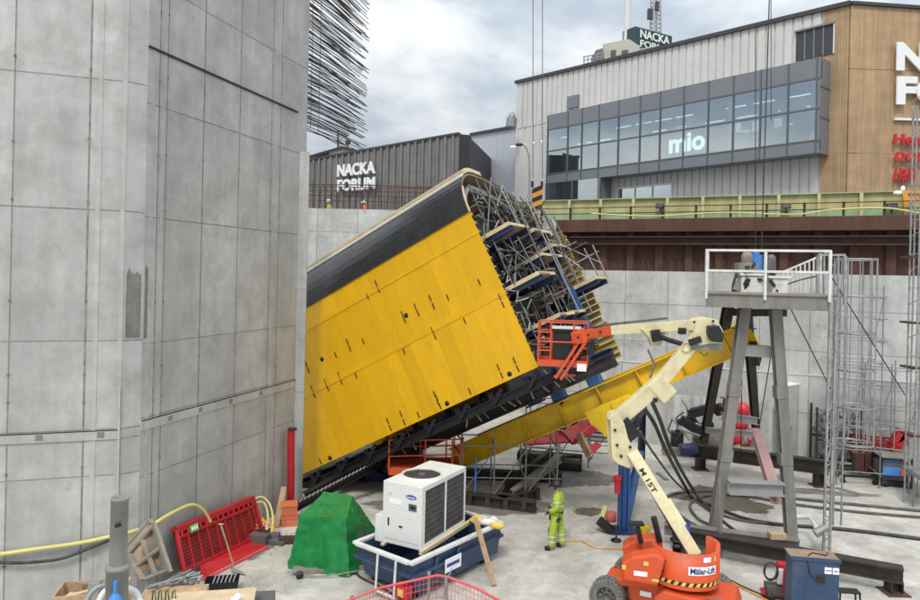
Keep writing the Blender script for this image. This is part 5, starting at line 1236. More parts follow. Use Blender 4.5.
# basket
BX=fr(D(538,364,19.1),(.985,-.17,0)); bwid,bdep,bh=1.32,.85,1.15
mb=MB(); mb.box(0,bwid,0,bdep,-.04,.0,BX); mb.box(0,bwid,-.02,.0,-.05,.13,BX); mb.box(0,bwid,bdep,bdep+.02,-.05,.13,BX); mb.box(-.02,0,0,bdep,-.05,.13,BX); mb.box(bwid,bwid+.02,0,bdep,-.05,.13,BX); bk=mb.build('basket',Mx['orange'],bl)
for x in (0,.33,.95,bwid):
    for y in (0,bdep):
        mb=MB(); mb.tube(BX@V((x,y,0)),BX@V((x,y,bh)),.022,6); mb.build('post',Mx['orange'],bk)
for z in (.38,.62,.88,bh):
    mb=MB()
    for p0,p1 in (((0,0),(bwid,0)),((bwid,0),(bwid,bdep)),((bwid,bdep),(0,bdep)),((0,bdep),(0,0))):
        if z in (.38,.88) and p0==(0,0): p1=(.33,0)
        mb.tube(BX@V((*p0,z)),BX@V((*p1,z)),.022,6)
    mb.build('guard_rail',Mx['orange'],bk)
mb=MB(); mb.box(.38,1.15,.1,.14,.15,1.05,BX); mb.box(.3,1.2,.02,.3,.9,1.02,BX); mb.build('control_cover',Mx['black_steel'],bk,bevel=.02)
mb=MB(); mb.box(.36,1.14,.0,.02,.98,1.06,BX); mb.build('clear_sheet',Mx['reflective'],bk)
mb=MB(); mb.bar(BX@V((.48,-.12,-.35)),BX@V((1.2,-.05,.85)),.06,.07); mb.bar(BX@V((.62,-.12,-.38)),BX@V((1.34,-.05,.78)),.06,.07); mb.bar(BX@V((.45,-.1,-.3)),BX@V((1.0,.3,-.3)),.06,.06); mb.build('levelling_arm',Mx['orange'],bk)
mb=MB(); mb.box(1.05,1.3,-.06,-.03,-.14,.06,BX); mb.build('basket_label',Mx['letter_white'],bk)
mb=MB(); mb.bar(BX@V((1.15,-.1,.75)),D(574,338,19.0),.24,.3); mb.box(1.3,1.6,-.1,.2,.8,1.0,BX); mb.build('rotator',Mx['orange'],bl,bevel=.02)
mb=MB(); mb.box(1.3,1.5,-.05,.2,.3,.65,BX); mb.build('rotator_motor',Mx['black_steel'],bl)
# ================================================================== HEAVY HOSES FROM THE GIRDER
HL='heavy hoses on the floor'
hose('heavy_hose',[D(652,402,17.6),D(660,420,18.5),D(672,452,20),Zp(692,488,.5),Zp(712,512,.05),Zp(745,538,.05),Zp(756,541,.05)],.055,Mx['hose_black'],'thick black hose dropping beside the boom then running to the front base beam','hose',group=HL)
hose('heavy_hose',[D(644,408,17.8),D(655,425,18.8),D(668,455,20),Zp(686,488,.4),Zp(694,498,.05),Zp(712,506,.05),Zp(760,522,.05),Zp(850,530,.05),Zp(935,541,.05)],.055,Mx['hose_black'],'thick black hose from the boom knuckle that crosses the floor to the right edge','hose',group=HL)
hose('heavy_hose',[Zp(700,528,.04),Zp(682,517,.05),Zp(668,502,.05),Zp(672,494,.05),Zp(700,491,.05),Zp(735,492,.05),Zp(800,499,.05),Zp(860,505,.05),Zp(935,512,.05)],.05,Mx['hose_grey'],'dusty hose looping round the muddy patch, upper strand to the right','hose',group=HL)
hose('heavy_hose',[Zp(722,528,.05),Zp(700,520,.05),Zp(690,505,.05),Zp(705,496,.05),Zp(740,495,.06),Zp(800,505,.05),Zp(870,513,.05),Zp(935,518,.05)],.045,Mx['hose_grey'],'dusty hose just below the upper strand running right across the floor','hose',group=HL)
hose('heavy_hose',[D(640,432,19),D(650,448,20.5),Zp(672,478,.8),Zp(690,495,.05),Zp(706,508,.05),Zp(740,520,.05),Zp(780,524,.05)],.035,Mx['hose_grey'],'thinner hose hanging left of the two thick black ones','hose',group=HL)
hose('orange_cable',[Zp(560,542,.02),Zp(580,541,.02),Zp(596,548,.02),Zp(625,550,.02),Zp(650,562,.02)],.018,Mx['cable_orange'],'thin orange cable winding past the worker to the boom lift','cable')
hose('yellow_cable',[Zp(712,568,.02),Zp(728,580,.02),Zp(750,592,.02),Zp(775,604,.02)],.02,Mx['cable_orange'],'yellow cable on the floor between boom lift and blue cabinet','cable')
hose('black_cable',[Zp(716,572,.02),Zp(740,585,.02),Zp(770,598,.02),Zp(790,606,.02)],.018,Mx['hose_black'],'thin black cable beside the yellow one near the blue cabinet','cable')
hose('black_cable',[Zp(352,567,.02),Zp(360,577,.02),Zp(380,587,.02),Zp(400,598,.02),Zp(420,606,.02)],.03,Mx['hose_black'],'black cable from the green tarpaulin towards the red mesh fence','cable')
g=Zp(590,512); blob('earth_heap',g.x,g.y,.5,.35,31,Mx['mud'],.004,h=.12)
# ================================================================== BLUE TIPPING SKIP
sk=thing('blue_skip','dark blue open steel skip with white painted rim carrying the air unit','skip',Zp(430,580))
RZ=.95
sb_=Zp(411,566,RZ); sa_=Zp(362,541,RZ); sc_=Zp(503,524,RZ)
ux=(sc_-sb_); LX=ux.length; ux.normalize(); uy=V((-ux.y,ux.x,0)); LY=(sa_-sb_).dot(uy); LY=max(LY,1.35)
MS=fr(V((sb_.x,sb_.y,0)),ux,y=uy)
mb=MB()
def hexa(mb,x0,x1,y0,y1,z0,X0,X1,Y0,Y1,z1,M):
    vs=[(x0,y0,z0),(x1,y0,z0),(x1,y1,z0),(x0,y1,z0),(X0,Y0,z1),(X1,Y0,z1),(X1,Y1,z1),(X0,Y1,z1)]
    mb.add(vs,[(0,1,5,4),(1,2,6,5),(2,3,7,6),(3,0,4,7),(3,2,1,0)],False,M)
hexa(mb,.30,LX-.05,.12,LY-.12,.18,.04,LX-.03,.04,LY-.04,RZ,MS)
# inner faces
mb.add([(.36,.17,.24),(LX-.1,.17,.24),(LX-.1,LY-.17,.24),(.36,LY-.17,.24),(.09,.08,RZ),(LX-.08,.08,RZ),(LX-.08,LY-.08,RZ),(.09,LY-.08,RZ)],[(4,5,1,0),(5,6,2,1),(6,7,3,2),(7,4,0,3),(0,1,2,3)],False,MS)
body=mb.build('tub',Mx['skip_blue'],sk)
mb=MB()
for x in (.9,1.7): 
    if x<LX: mb.bar(MS@V((x,.10,.2)),MS@V((x,.0,RZ-.06)),.07,.06)
mb.box(.02,LX,-.03,.02,RZ-.32,RZ-.26,MS); mb.box(-.0,.06,.03,LY,RZ-.30,RZ-.24,MS); mb.build('rib',Mx['skip_blue'],sk)
mb=MB(); w=.09
mb.box(0,LX,-.04,w,RZ,RZ+.07,MS); mb.box(-.04,w,w,LY-w,RZ,RZ+.07,MS); mb.box(0,LX,LY-w,LY+.04,RZ,RZ+.07,MS); mb.box(LX-w,LX+.02,w,LY-w,RZ,RZ+.07,MS); mb.build('rim_board',Mx['white_paint'],sk,bevel=.008)
mb=MB(); 
for x in (.5,LX-.5):
    for y in (.3,LY-.3): mb=MB(); mb.lathe([(0,-.05),(.13,-.05),(.13,.05),(0,.05)],14,MS@T(x,y,.13)@Matrix.Rotation(math.pi/2,4,'X')); mb.build('wheel',Mx['black_steel'],sk)
mb=MB(); mb.box(.4,LX-.3,.3,LY-.3,.1,.18,MS); mb.build('underframe',Mx['black_steel'],sk)
mb=MB(); mb.box(1.15,1.75,-.045,-.035,.42,.74,MS@Matrix.Rotation(math.radians(0),4,'X')); mb.build('name_plate',Mx['letter_white'],sk)
mb=MB(); mb.box(1.21,1.68,-.050,-.046,.54,.62,MS); mb.build('plate_marks',Mx['label_blue'],sk)
mb=MB()
for y in (.42,1.0): mb.tube(MS@V((-.05,y,RZ+.0)),MS@V((-.10,y,.12)),.03,8)
mb.tube(MS@V((-.10,.42,.14)),MS@V((-.10,1.0,.14)),.028,8); mb.build('lifting_bar',Mx['white_paint'],sk)
mb=MB(); mb.box(-.03,.2,.1,.5,.14,.42,MS); mb.build('tail_lamp_box',Mx['red'],sk,bevel=.02)
mb=MB(); mb.box(-.05,-.03,.18,.36,.2,.36,MS); mb.build('reflector',Mx['hazard_yellow'],sk)
mb=MB(); mb.bar(MS@V((LX,.45,.55)),MS@V((LX+.3,.45,.5)),.2,.25); mb.tube(MS@V((LX+.25,.3,.5)),MS@V((LX+.25,.6,.5)),.12,10); mb.build('tow_hitch',Mx['navy'],sk)
# air conditioning unit
ac=thing('air_unit','white chiller unit with a round roof fan standing in the blue skip','air conditioner',Zp(420,551,.98))
AZ=1.0
f0=Zp(421,551,AZ); f1=Zp(383,541,AZ); f2=Zp(465,523,AZ)
wx=(f2-f0); AL=wx.length; wx.normalize(); wy=V((-wx.y,wx.x,0)); AWd=(f1-f0).dot(wy); AWd=max(.85,AWd)
MA=fr(V((f0.x,f0.y,0)),wx,y=wy); AH=D(424,488,f0.y).z-AZ; 
mb=MB(); mb.box(0,AL,0,AWd,AZ,AZ+.1,MA); mb.box(.0,AL,.0,AWd,AZ+AH-.12,AZ+AH,MA); mb.box(0,.06,0,AWd,AZ+.1,AZ+AH-.12,MA)
mb.box(AL-.07,AL,0,AWd,AZ+.1,AZ+AH-.12,MA); mb.box(.06,.16,0,.05,AZ+.1,AZ+AH-.12,MA); mb.box(AL*.52-.035,AL*.52+.035,-.005,.05,AZ+.1,AZ+AH-.12,MA); mb.box(.06,AL-.07,AWd-.05,AWd,AZ+.1,AZ+AH-.12,MA)
cs=mb.build('casing',Mx['cab_white'],ac,bevel=.008)
mb=MB(); mb.box(.16,AL-.07,.03,.05,AZ+.1,AZ+AH-.12,MA); g_=mb.build('coil_grille',Mx['grille'],ac)
mb=MB(); x=.2
while x<AL-.1: 
    mb.box(x,x+.012,.012,.03,AZ+.1,AZ+AH-.12,MA); x+=.055
for i in range(9): mb.box(.16,AL-.07,.006,.03,AZ+.12+i*(AH-.25)/9,AZ+.13+i*(AH-.25)/9,MA)
mb.build('guard_wire',Mx['hub_grey'],g_)
rf=min(.48,AWd*.43); Mfan=MA@T(AL*.40,AWd*.5,AZ+AH)
mb=MB(); mb.lathe([(rf+.05,0),(rf+.04,.05),(rf,.05),(rf-.01,-.05)],32,Mfan); mb.build('fan_shroud',Mx['cab_white'],ac)
mb=MB(); mb.lathe([(0,.012),(rf,.012)],32,Mfan,False); mb.build('fan_well',Mx['black_steel'],ac)
mb=MB()
for k in range(1,9): mb.lathe([(rf*k/8,.038),(rf*k/8+.006,.042),(rf*k/8,.046)],28,Mfan)
for k in range(8): a=k*math.pi/4; mb.tube(Mfan@V((0,0,.04)),Mfan@V((rf*math.cos(a),rf*math.sin(a),.04)),.006,4)
mb.lathe([(0,.05),(.09,.05),(.1,.02)],16,Mfan); mb.build('fan_grille',Mx['hub_grey'],ac)
mb=MB()   # front panel seams (front is the -x face)
MFt=MA@Matrix.Rotation(math.pi/2,4,'Z')          # x' = +y of unit, y' = -x
def fpanel(mb,y0,y1,z0,z1,t): mb.box(-t,-.0005,y0,y1,z0,z1,MA)
mb=MB(); fpanel(mb,.10,AWd-.08,AZ+.12,AZ+AH*.56,.012); mb.build('access_door',Mx['cab_white'],ac,bevel=.004)
mb=MB(); fpanel(mb,.10,AWd-.08,AZ+AH*.58,AZ+AH-.14,.008); mb.build('upper_panel',Mx['cab_white'],ac,bevel=.003)
mb=MB(); fpanel(mb,AWd-.2,AWd-.17,AZ+AH*.3,AZ+AH*.42,.04); fpanel(mb,AWd*.48,AWd*.56,AZ+AH*.30,AZ+AH*.325,.03); mb.build('door_handle',Mx['black_steel'],ac)
mb=MB(); fpanel(mb,.14,.36,AZ+AH*.60,AZ+AH*.71,.02); mb.build('control_box',Mx['hub_grey'],ac)
mb=MB(); fpanel(mb,.17,.31,AZ+AH*.63,AZ+AH*.68,.024); mb.build('display',Mx['black_steel'],ac)
mb=MB(); fpanel(mb,AWd*.52,AWd*.83,AZ+AH*.66,AZ+AH*.74,.013); mb.build('paper_label',Mx['letter_white'],ac)
Mov=MA@T(-.012,AWd*.27,AZ+AH*.815)@Matrix.Rotation(-math.pi/2,4,'Y')@Matrix.Diagonal((.055,.15,1,1))
mb=MB(); mb.lathe([(0,.004),(1,.004),(1,0)],24,Mov,False); mb.build('logo_oval',Mx['label_blue'],ac)
text('Carrier',fr(MA@V((-.018,AWd*.27+.115,AZ+AH*.795)),-wy,y=(0,0,1),z=-wx),.23,.055,.004,'logo_lettering',Mx['letter_white'],ac)
mb=MB(); fpanel(mb,AWd*.78,AWd*.86,AZ+AH*.79,AZ+AH*.83,.012); mb.build('logo_leaf',Mx['hose_yellow'],ac)
mb=MB(); mb.box(-.0,.5,AWd+.002,AWd+.22,AZ-.02,AZ+.62,MA); mb.build('side_box',Mx['cab_white'],ac,bevel=.01)
mb=MB(); mb.box(-.1,AL+.25,-.09,-.0,AZ-.06,AZ+.03,MA); mb.box(-.1,AL+.25,AWd*.9,AWd*.98,AZ-.06,AZ-.002,MA); tag(mb.build('timber_bearer',Mx['ply_edge'],bevel=.005),'pale timber bearers laid across the skip under the air unit','timber')
mb=MB(); a=Zp(494,585,.03)+V((0,0,.0)); b=D(475,517,17.3); mb.bar(a,b,.13,.05); mb.bar(a,b,.05,.13); tag(mb.build('timber_plank',Mx['plank_fresh']),'fresh wooden plank leaning against the blue skip','plank')
for i,(px,py,s,m,l) in enumerate(((477,520,.14,'hazard_yellow','yellow bag of rubble on the back rim of the skip'),(488,522,.15,'white_paint','crumpled white bag lying on the far skip corner'),(497,525,.12,'hazard_yellow','yellow glove-sized bundle at the far skip corner'),(494,520,.10,'white_paint','small white scrap on the far skip corner'))):
    p=Zp(px,py,RZ+.12); mb=MB(); mb.ball(Matrix.Translation(p)@Matrix.Diagonal((s*1.5,s,s*.7,1)),10,7)
    for j in range(len(mb.v)): 
        v=V(mb.v[j]); k=mnoise.noise(v*9)*.07; mb.v[j]=tuple(v+(v-p).normalized()*k)
    tag(mb.build('bag',Mx[m]),l,'bag')
# ================================================================== GREEN TARPAULIN HEAP
bL,bF,bR=Zp(291,568),Zp(349,576),Zp(379,553)
bB=bL+(bR-bF)
tL=D(301,516,bL.y+.10); tF=D(346,521,bF.y+.12); tR=D(374,529,bR.y+.15); tB=D(325,492,bB.y-.25); tG=D(352,497,bR.y+.1)
tcn_=V(((bL.x+bR.x)/2,(bL.y+bR.y)/2,0))
def drape(p,base):
    q=V(p); r1=1-abs(mnoise.noise(q*1.9)); r2=1-abs(mnoise.noise(q*4.3+V((7,1,2)))); r3=mnoise.noise(q*9)
    d=(q-tcn_-V((0,0,.5))); d.normalize()
    amt=.12*(r1-.62)+.09*(r2-.72)+.010*r3
    if q.z<.75: 
        ang=math.atan2(d.y,d.x); amt+=(.75-q.z)*(.13*abs(math.sin(ang*9+q.z))+.02)
    q+=d*amt; q.z=max(.02,q.z); return q
def patch(mb,a,b,c,d,n=18,sag=.0):
    vs=[]
    for i in range(n+1):
        for j in range(n+1):
            u=i/n; v=j/n; p=a.lerp(b,u).lerp(d.lerp(c,u),v); p=p-V((0,0,sag*math.sin(math.pi*u)*math.sin(math.pi*v))); vs.append(drape(p,0))
    mb.add(vs,[(i*(n+1)+j,(i+1)*(n+1)+j,(i+1)*(n+1)+j+1,i*(n+1)+j+1) for i in range(n) for j in range(n)],True)
mb=MB(); patch(mb,bL,bF,tF,tL); patch(mb,bF,bR,tR,tF); patch(mb,tL,tF,tG,tB,sag=.06); patch(mb,tF,tR,tR.lerp(tG,.5),tG,sag=.02); patch(mb,bR,bB,tB,tG); patch(mb,bR,bR,tG,tR); patch(mb,bB,bL,tL,tB)
gt_=thing('covered_machine','bulky machine wrapped in a creased green tarpaulin','tarpaulin',tcn_)
o=mb.build('tarpaulin',Mx['tarp'],gt_)
mb=MB(); mb.box(-1.1,1.1,-.75,.8,0,.1,Matrix.Translation(tcn_)@Matrix.Rotation(math.radians(14),4,'Z')); mb.build('pallet',Mx['plank_grey'],gt_)
mb=MB(); 
for x in (-.95,.95): mb.lathe([(0,-.05),(.09,-.05),(.09,.05),(0,.05)],12,Matrix.Translation(tcn_)@Matrix.Rotation(math.radians(14),4,'Z')@T(x,-.93,.09)@Matrix.Rotation(math.pi/2,4,'X'))
mb.build('wheel',Mx['rubber'],gt_)
hose('tie_strap',[tcn_+V((-1.0,-1.0,.12)),tcn_+V((-.3,-1.12,.06)),tcn_+V((.5,-.95,.1)),tcn_+V((1.1,-.5,.1))],.018,Mx['plank_grey'],'loose brown strap round the foot of the green tarpaulin','strap')
# ================================================================== RED RACK AGAINST THE PYLON
rk=thing('red_rack','red steel mesh rack with a solid tray leaning against the pylon','rack',Zp(225,565))
A_=Zp(203,575,.05); B_=Zp(267,546,.05); ar=(B_-A_); RL=ar.length; ar.normalize()
top0=PL(176,530,PR+nr*.28,nr); top1=PL(253,498,PR+nr*.28,nr)
t0=PL(184,571,PR+nr*.62,nr); t1=PL(263,534,PR+nr*.62,nr)
r0,r1=Zp(203,580,.03),Zp(268,547,.03)
mb=MB(); mb.quad(r0,r1,t1,t0.lerp(t1,.17),.03); mb.build('tray_plate',Mx['red'],rk)
mb=MB(); mb.bar(r0,r1,.08,.05); mb.build('tray_lip',Mx['red_light'],rk)
mb=MB(); 
for p,q,w in ((t0,top0,.09),(t1,top1,.09),(top0,top1,.14),(t0,t1,.07),(top0.lerp(t0,.2),top1.lerp(t1,.2),.06)): mb.bar(p,q,w,w)
mb.bar(top0+V((-.12,0,.02)),top0,.1,.08); mb.build('frame',Mx['red'],rk,bevel=.008)
mb=MB(); 
for i in range(1,9): mb.bar(t0.lerp(t1,i/9),top0.lerp(top1,i/9),.035,.03)
for j in range(1,12): mb.bar(t0.lerp(top0,j/12),t1.lerp(top1,j/12),.012,.012)
for i in range(1,45): mb.bar(t0.lerp(t1,i/45),top0.lerp(top1,i/45),.008,.008)
mb.build('mesh',Mx['red'],rk)
mb=MB(); bk0=-nr*.10; mb.quad(t0+bk0,t1+bk0,top1+bk0,top0+bk0,.02); mb.build('back_sheet',Mx['rust'],rk)
mb=MB()
for i in range(14): p=top0.lerp(top1,(i+.5)/14); q=t0.lerp(t1,(i+.5)/14); mb.bar(p.lerp(q,.03)+nr*.05,p.lerp(q,.17)+nr*.05,.05,.03)
mb.build('hook_row',Mx['red'],rk)
mb=MB(); p=top0.lerp(top1,.12)+nr*.09; q=p+(top1-top0).normalized()*.3; dn_=(t0-top0).normalized()*.16; mb.quad(p+dn_,q+dn_,q,p,.01); mb.build('green_label',Mx['label_green'],rk)
mb=MB(); e_=(top1-top0).normalized(); c0=p+dn_*.5+nr*.012; 
for k in (.06,.14,.22): mb.bar(c0+e_*k-dn_*.25,c0+e_*k+dn_*.25,.03,.006)
mb.build('label_marks',Mx['letter_white'],rk)
# shovel
sh=thing('shovel','shovel with a pale wooden handle leaning on the red rack','shovel',Zp(236,573))
a=D(221,525,A_.y+.1); b=Zp(234,567,.12); mb=MB(); mb.tube(a,b,.022,8); mb.tube(a+V((-.06,0,.02)),a+V((.06,0,.02)),.02,8); mb.build('handle',Mx['plank_fresh'],sh)
mb=MB(); M_=fr(b,(b-a).normalized(),y=None); c=b+(Zp(240,574,.04)-b)*1.0; mb.quad(b+V((-.13,.03,.0)),b+V((.0,-.12,-.05)),c+V((.16,-.04,0)),c+V((.0,.14,0)),.012); mb.build('blade',Mx['galv_dull'],sh)
# yellow hose along pylon and black hose
def wp(px,py,off=.12):    # point near the pylon wall for a pixel
    p=PL(px,py,PR+nr*off,nr); q=PL(px,py,Cc+nl*off,nl)
    return p if px>140 else q
hose('yellow_hose',[wp(-12,556),wp(30,550),wp(80,543),wp(118,535),wp(128,533),wp(150,526,.2),wp(165,517,.25),wp(178,510,.25),wp(192,505,.25),wp(203,510,.3),wp(210,522,.35)],.045,Mx['hose_yellow'],'long pale yellow hose draped along the foot of the pylon','hose')
hose('black_hose',[wp(-12,562),wp(20,563),wp(60,559),wp(90,548),wp(112,539)],.035,Mx['hose_black'],'black hose drooping below the long yellow one on the pylon','hose')
for i,(pts,m,l) in enumerate((([(253,500),(262,497),(270,505),(273,520),(271,533)],'hose_yellow','greenish yellow cable arching over the right end of the red rack'),([(256,503),(264,503),(268,516),(266,530)],'hose_yellow','inner yellow cable loop at the right end of the red rack'),([(254,512),(255,528),(262,536),(268,528),(262,518)],'cable_orange','orange cable loop on the right end of the red rack'),([(258,520),(266,522),(274,528),(268,536),(258,530)],'cable_orange','tangled orange cable beside the orange crates'),([(257,508),(256,520),(259,534)],'hazard_yellow','short straight yellow strap hanging on the red rack end'))):
    hose('cable_loop',[D(x,y,20.2-(y-500)*.02) for x,y in pts],.03,Mx[m],l,'cable')
# red pipe and netting against wall, orange crates, plank
rp=thing('red_pipe','bright red upright pipe standing against the end of the wing wall','pipe',Zp(292,500))
p0_=D(291,494,21.7); mb=MB(); mb.tube((p0_.x,21.7,.3),(D(291,430,21.7).x,21.7,D(291,430,21.7).z),.115,14); mb.build('pipe',Mx['red'],rp)
mb=MB(); mb.tube((p0_.x,21.7,0),(p0_.x,21.7,.3),.15,14); mb.tube((p0_.x,21.7,D(291,430,21.7).z),(p0_.x,21.7,D(291,428,21.7).z),.14,14); mb.build('pipe_collar',Mx['rust_dark'],rp)
nb=thing('pink_mesh','strips of pink reinforcing mesh standing against the wing wall left of the red pipe','mesh',D(281,490,22.0)-V((0,0,0)))
for px in (276,279.5,283,286.5): 
    mb=MB(); mb.tube(D(px,494,22.15),D(px,431,22.15),.012,5); mb.build('mesh_bar',Mx['red_light'],nb)
for k in range(12): mb=MB(); mb.tube(D(275,434+k*5,22.13),D(288,434+k*5,22.13),.009,4); mb.build('mesh_bar',Mx['red_light'],nb)
for i,(px,py,w,d,h,m,l) in enumerate(((289,524,.45,.5,.62,'orange_faded','faded orange crate, larger one below the red pipe'),(281,520,.25,.4,.45,'orange_faded','narrow orange crate left of the larger orange one'))):
    c=Zp(px,py); ct=thing('crate',l,'crate',c,'orange crates by the red pipe'); M_=fr(c,(.96,.25,0)); mb=MB()
    mb.box(-w/2,w/2,-d/2,-d/2+.025,0,h,M_); mb.box(-w/2,w/2,d/2-.025,d/2,0,h,M_); mb.box(-w/2,-w/2+.025,-d/2+.025,d/2-.025,0,h,M_); mb.box(w/2-.025,w/2,-d/2+.025,d/2-.025,0,h,M_); mb.box(-w/2+.025,w/2-.025,-d/2+.025,d/2-.025,0,.05,M_)
    mb.build('crate_body',Mx[m],ct,bevel=.006); mb=MB()
    for z in (.1,.22,.34): 
        if z<h-.05: mb.box(-w/2-.012,w/2+.012,-d/2-.012,-d/2-.002,z,z+.05,M_)
    mb.box(-w/2-.015,w/2+.015,-d/2-.015,d/2+.015,h-.04,h-.01,M_); mb.build('crate_rib',Mx[m],ct)
mb=MB(); mb.bar(Zp(276,527,.02),D(284,487,21.3),.16,.04); mb.bar(Zp(279,526,.02),D(286,489,21.3),.05,.1); tag(mb.build('timber_plank',Mx['plank_fresh']),'light plank leaning beside the orange crates','plank')
c=Zp(272,540); dt=thing('debris_pile','low heap of dark grates and rubble at the right foot of the red rack','debris',c)
random.seed(8)
for i in range(6): 
    mb=MB(); p=c+V((random.uniform(-.5,.5),random.uniform(-.3,.3),.02)); mb.box(-.25,.25,-.14,.14,0,.05+.04*i,Matrix.Translation(p)@Matrix.Rotation(random.uniform(-.5,.5),4,'Z')); mb.build('grate',Mx['hub_grey' if i%2 else 'dark_steel'],dt)
mb=MB()
for i in range(14): p=c+V((random.uniform(.2,.9),random.uniform(-.2,.5),.04)); s=random.uniform(.04,.1); mb.ball(Matrix.Translation(p)@Matrix.Diagonal((s,s*.8,s*.6,1)),6,4)
mb.build('rubble',Mx['laitance'],dt)
# near left: standpipe
sp_=thing('standpipe','tall stained grey concrete standpipe with a wider lower sleeve, in the foreground','pipe',(D(116,560,11).x,11,0))
x=D(116,560,11).x; zt1=D(116,497,11).z; zt2=D(116,566,11).z; Mp=Matrix.Translation((x,11,0))@Matrix.Rotation(math.radians(.6),4,'Y')
mb=MB(); R1=8.2*11/700; mb.lathe([(R1,zt2-.1),(R1,zt1-.04),(R1*1.06,zt1-.04),(R1*1.06,zt1),(R1*.82,zt1),(R1*.78,zt1-.5)],28,Mp); mb.build('upper_pipe',Mx['pipe_grey'],sp_)
mb=MB(); R2=10.5*11/700; mb.lathe([(R2,0),(R2,zt2-.05),(R2*1.08,zt2-.05),(R2*1.08,zt2),(R1,zt2+.03)],28,Mp); mb.build('lower_sleeve',Mx['pipe_grey'],sp_)
mb=MB(); p=D(118,526,10.86); mb.box(-.045,.05,-.006,.01,-.02,.03,Matrix.Translation(p)@Matrix.Rotation(-.3,4,'Y')); mb.build('dark_hole',Mx['black_steel'],sp_)
bd=thing('blue_tap','bright blue valve head clamped at the foot of the standpipe','valve',D(116,600,10.6)-V((0,0,.2)))
mb=MB(); p=D(115,602,10.6); mb.lathe([(0,.14),(.05,.12),(.13,.0),(.15,-.2),(0,-.2)],14,Matrix.Translation(p)); mb.tube(p,D(115.5,581,10.6),.03,8); mb.build('valve_body',Mx['blue_bright'],bd)
hose('white_hose',[D(98,606,11.1),D(103,594,11.2),D(112,589,11.4),D(124,588,11.5),D(136,593,11.4),D(141,606,11.2)],.055,Mx['white_paint'],'white flexible pipe looping behind the blue valve head','hose')
hose('grey_hose',[D(84,606,11.3),D(92,592,11.5),D(102,586,11.6),D(112,587,11.7)],.045,Mx['galv_dull'],'grey-blue hose looping left of the standpipe','hose')
# pallet frame leaning
pf=thing('lattice_crate','weathered timber lattice crate side leaning on the pylon behind the standpipe','timber frame',Zp(140,602,.3))
def pq(px,py): return {0:0}
P00=D(141,578,14.6); P10=D(170,566,15.6); P01=D(127,553,15.0); P11=D(155,522,16.0)
# frame corner points traced as two slanted faces
def seg(a,b,w,m='plank_grey',nm='slat'): mb=MB(); mb.bar(a,b,w,.05); mb.build(nm,Mx[m],pf)
a_,b_,c_,d_=D(143,580,14.9),D(168,570,15.3),D(154,524,15.6),D(128,553,15.3)
for p,q in ((a_,b_),(b_,c_),(c_,d_),(d_,a_)): seg(p,q,.11)
seg(a_.lerp(d_,.5),b_.lerp(c_,.5),.09); seg(a_.lerp(b_,.5),d_.lerp(c_,.5),.09)
off=V((-.16,.12,.05))
for p,q in ((a_+off,d_+off),(d_+off,c_+off),(c_+off,b_+off)): seg(p,q,.09)
for p in (a_,d_,c_,b_): seg(p,p+off,.08)
mb=MB(); mb.quad(a_+off*1.1,b_+off*1.1,c_+off*1.1,d_+off*1.1,.01); mb.build('backing_board',Mx['plank'],pf)
seg(c_+V((.02,0,0)),D(171,572,15.0),.07)
# wooden box with offcuts
wb_=thing('timber_box','rough wooden box full of offcuts at the bottom left corner','box',Zp(95,606,.5))
M_=fr(V((D(92,600,13.2).x,13.2,0)),(.97,.22,0)); zt_b=D(92,583,13.4).z
mb=MB(); mb.box(-.6,.6,-.3,-.27,0,zt_b,M_); mb.box(-.6,-.57,-.27,.35,0,zt_b,M_); mb.box(.57,.6,-.27,.35,0,zt_b,M_); mb.box(-.6,.6,.35,.38,0,zt_b,M_); mb.box(-.57,.57,-.27,.35,zt_b-.25,zt_b-.22,M_); mb.build('box_side',Mx['plank_fresh'],wb_)
random.seed(3)
for i in range(9):
    mb=MB(); M2=M_@T(random.uniform(-.35,.4),random.uniform(-.1,.25),zt_b-.18+i*.02)@Matrix.Rotation(random.uniform(-.7,.7),4,'Z')@Matrix.Rotation(random.uniform(-.15,.15),4,'Y'); mb.box(-.28,.28,-.05,.05,0,.04,M2); tag(mb.build('offcut',Mx['plank' if i%3 else 'ply_edge'],wb_))
mb=MB(); p=D(95,588,12.6); mb.box(-.1,.1,-.07,.07,-.4,.12,Matrix.Translation(p)); tag(mb.build('grey_canister',Mx['pipe_grey'],bevel=.015),'grey rectangular canister standing left of the standpipe','canister')
# steel tube pile
tpp=thing('prop_pile','pile of galvanised props and clamps beside the black tub','steel props',Zp(180,600))
random.seed(6)
for i in range(24):
    f_=random.random(); a=D(150+random.uniform(-4,10),592-f_*8,14.4+random.uniform(-.3,.3)); b=D(192+random.uniform(-6,12),576+random.uniform(-6,14),15.2+random.uniform(-.4,.3)); mb=MB(); mb.tube(a,b,.024,6); mb.build('tube',Mx['galv' if i%3 else 'galv_dull'],tpp)
mb=MB()
for i in range(26):
    p=D(random.uniform(165,205),random.uniform(580,594),14.6); mb.bar(p,p+V((random.uniform(-.12,.12),random.uniform(-.1,.1),random.uniform(-.06,.08))),.06,.04)
mb.build('clamp',Mx['galv_dull'],tpp)
mb=MB(); c=Zp(178,606,.0); mb.box(-.7,.55,-.3,.35,0,D(178,592,14.2).z-.02,fr(V((D(178,600,14.2).x,14.2,0)),(.97,.2,0))); tag(mb.build('timber_crate',Mx['plank_fresh'],bevel=.01),'low timber crate under the pile of galvanised props','crate')
mb=MB(); 
for k in range(2):
    for x in (152,158,165,172): mb.path([D(x,603,13.5),D(x+1,592,13.5),D(x+3,590,13.5),D(x+4,603,13.5)],.014,5)
tag(mb.build('wire_basket',Mx['tarp']),'low green wire hoop basket in front of the prop pile','basket')
bt=thing('black_tub','black plastic tub holding tools between the props and the shovel','tub',Zp(223,590))
M_=fr(Zp(222,592),(.96,.22,0)); mb=MB(); 
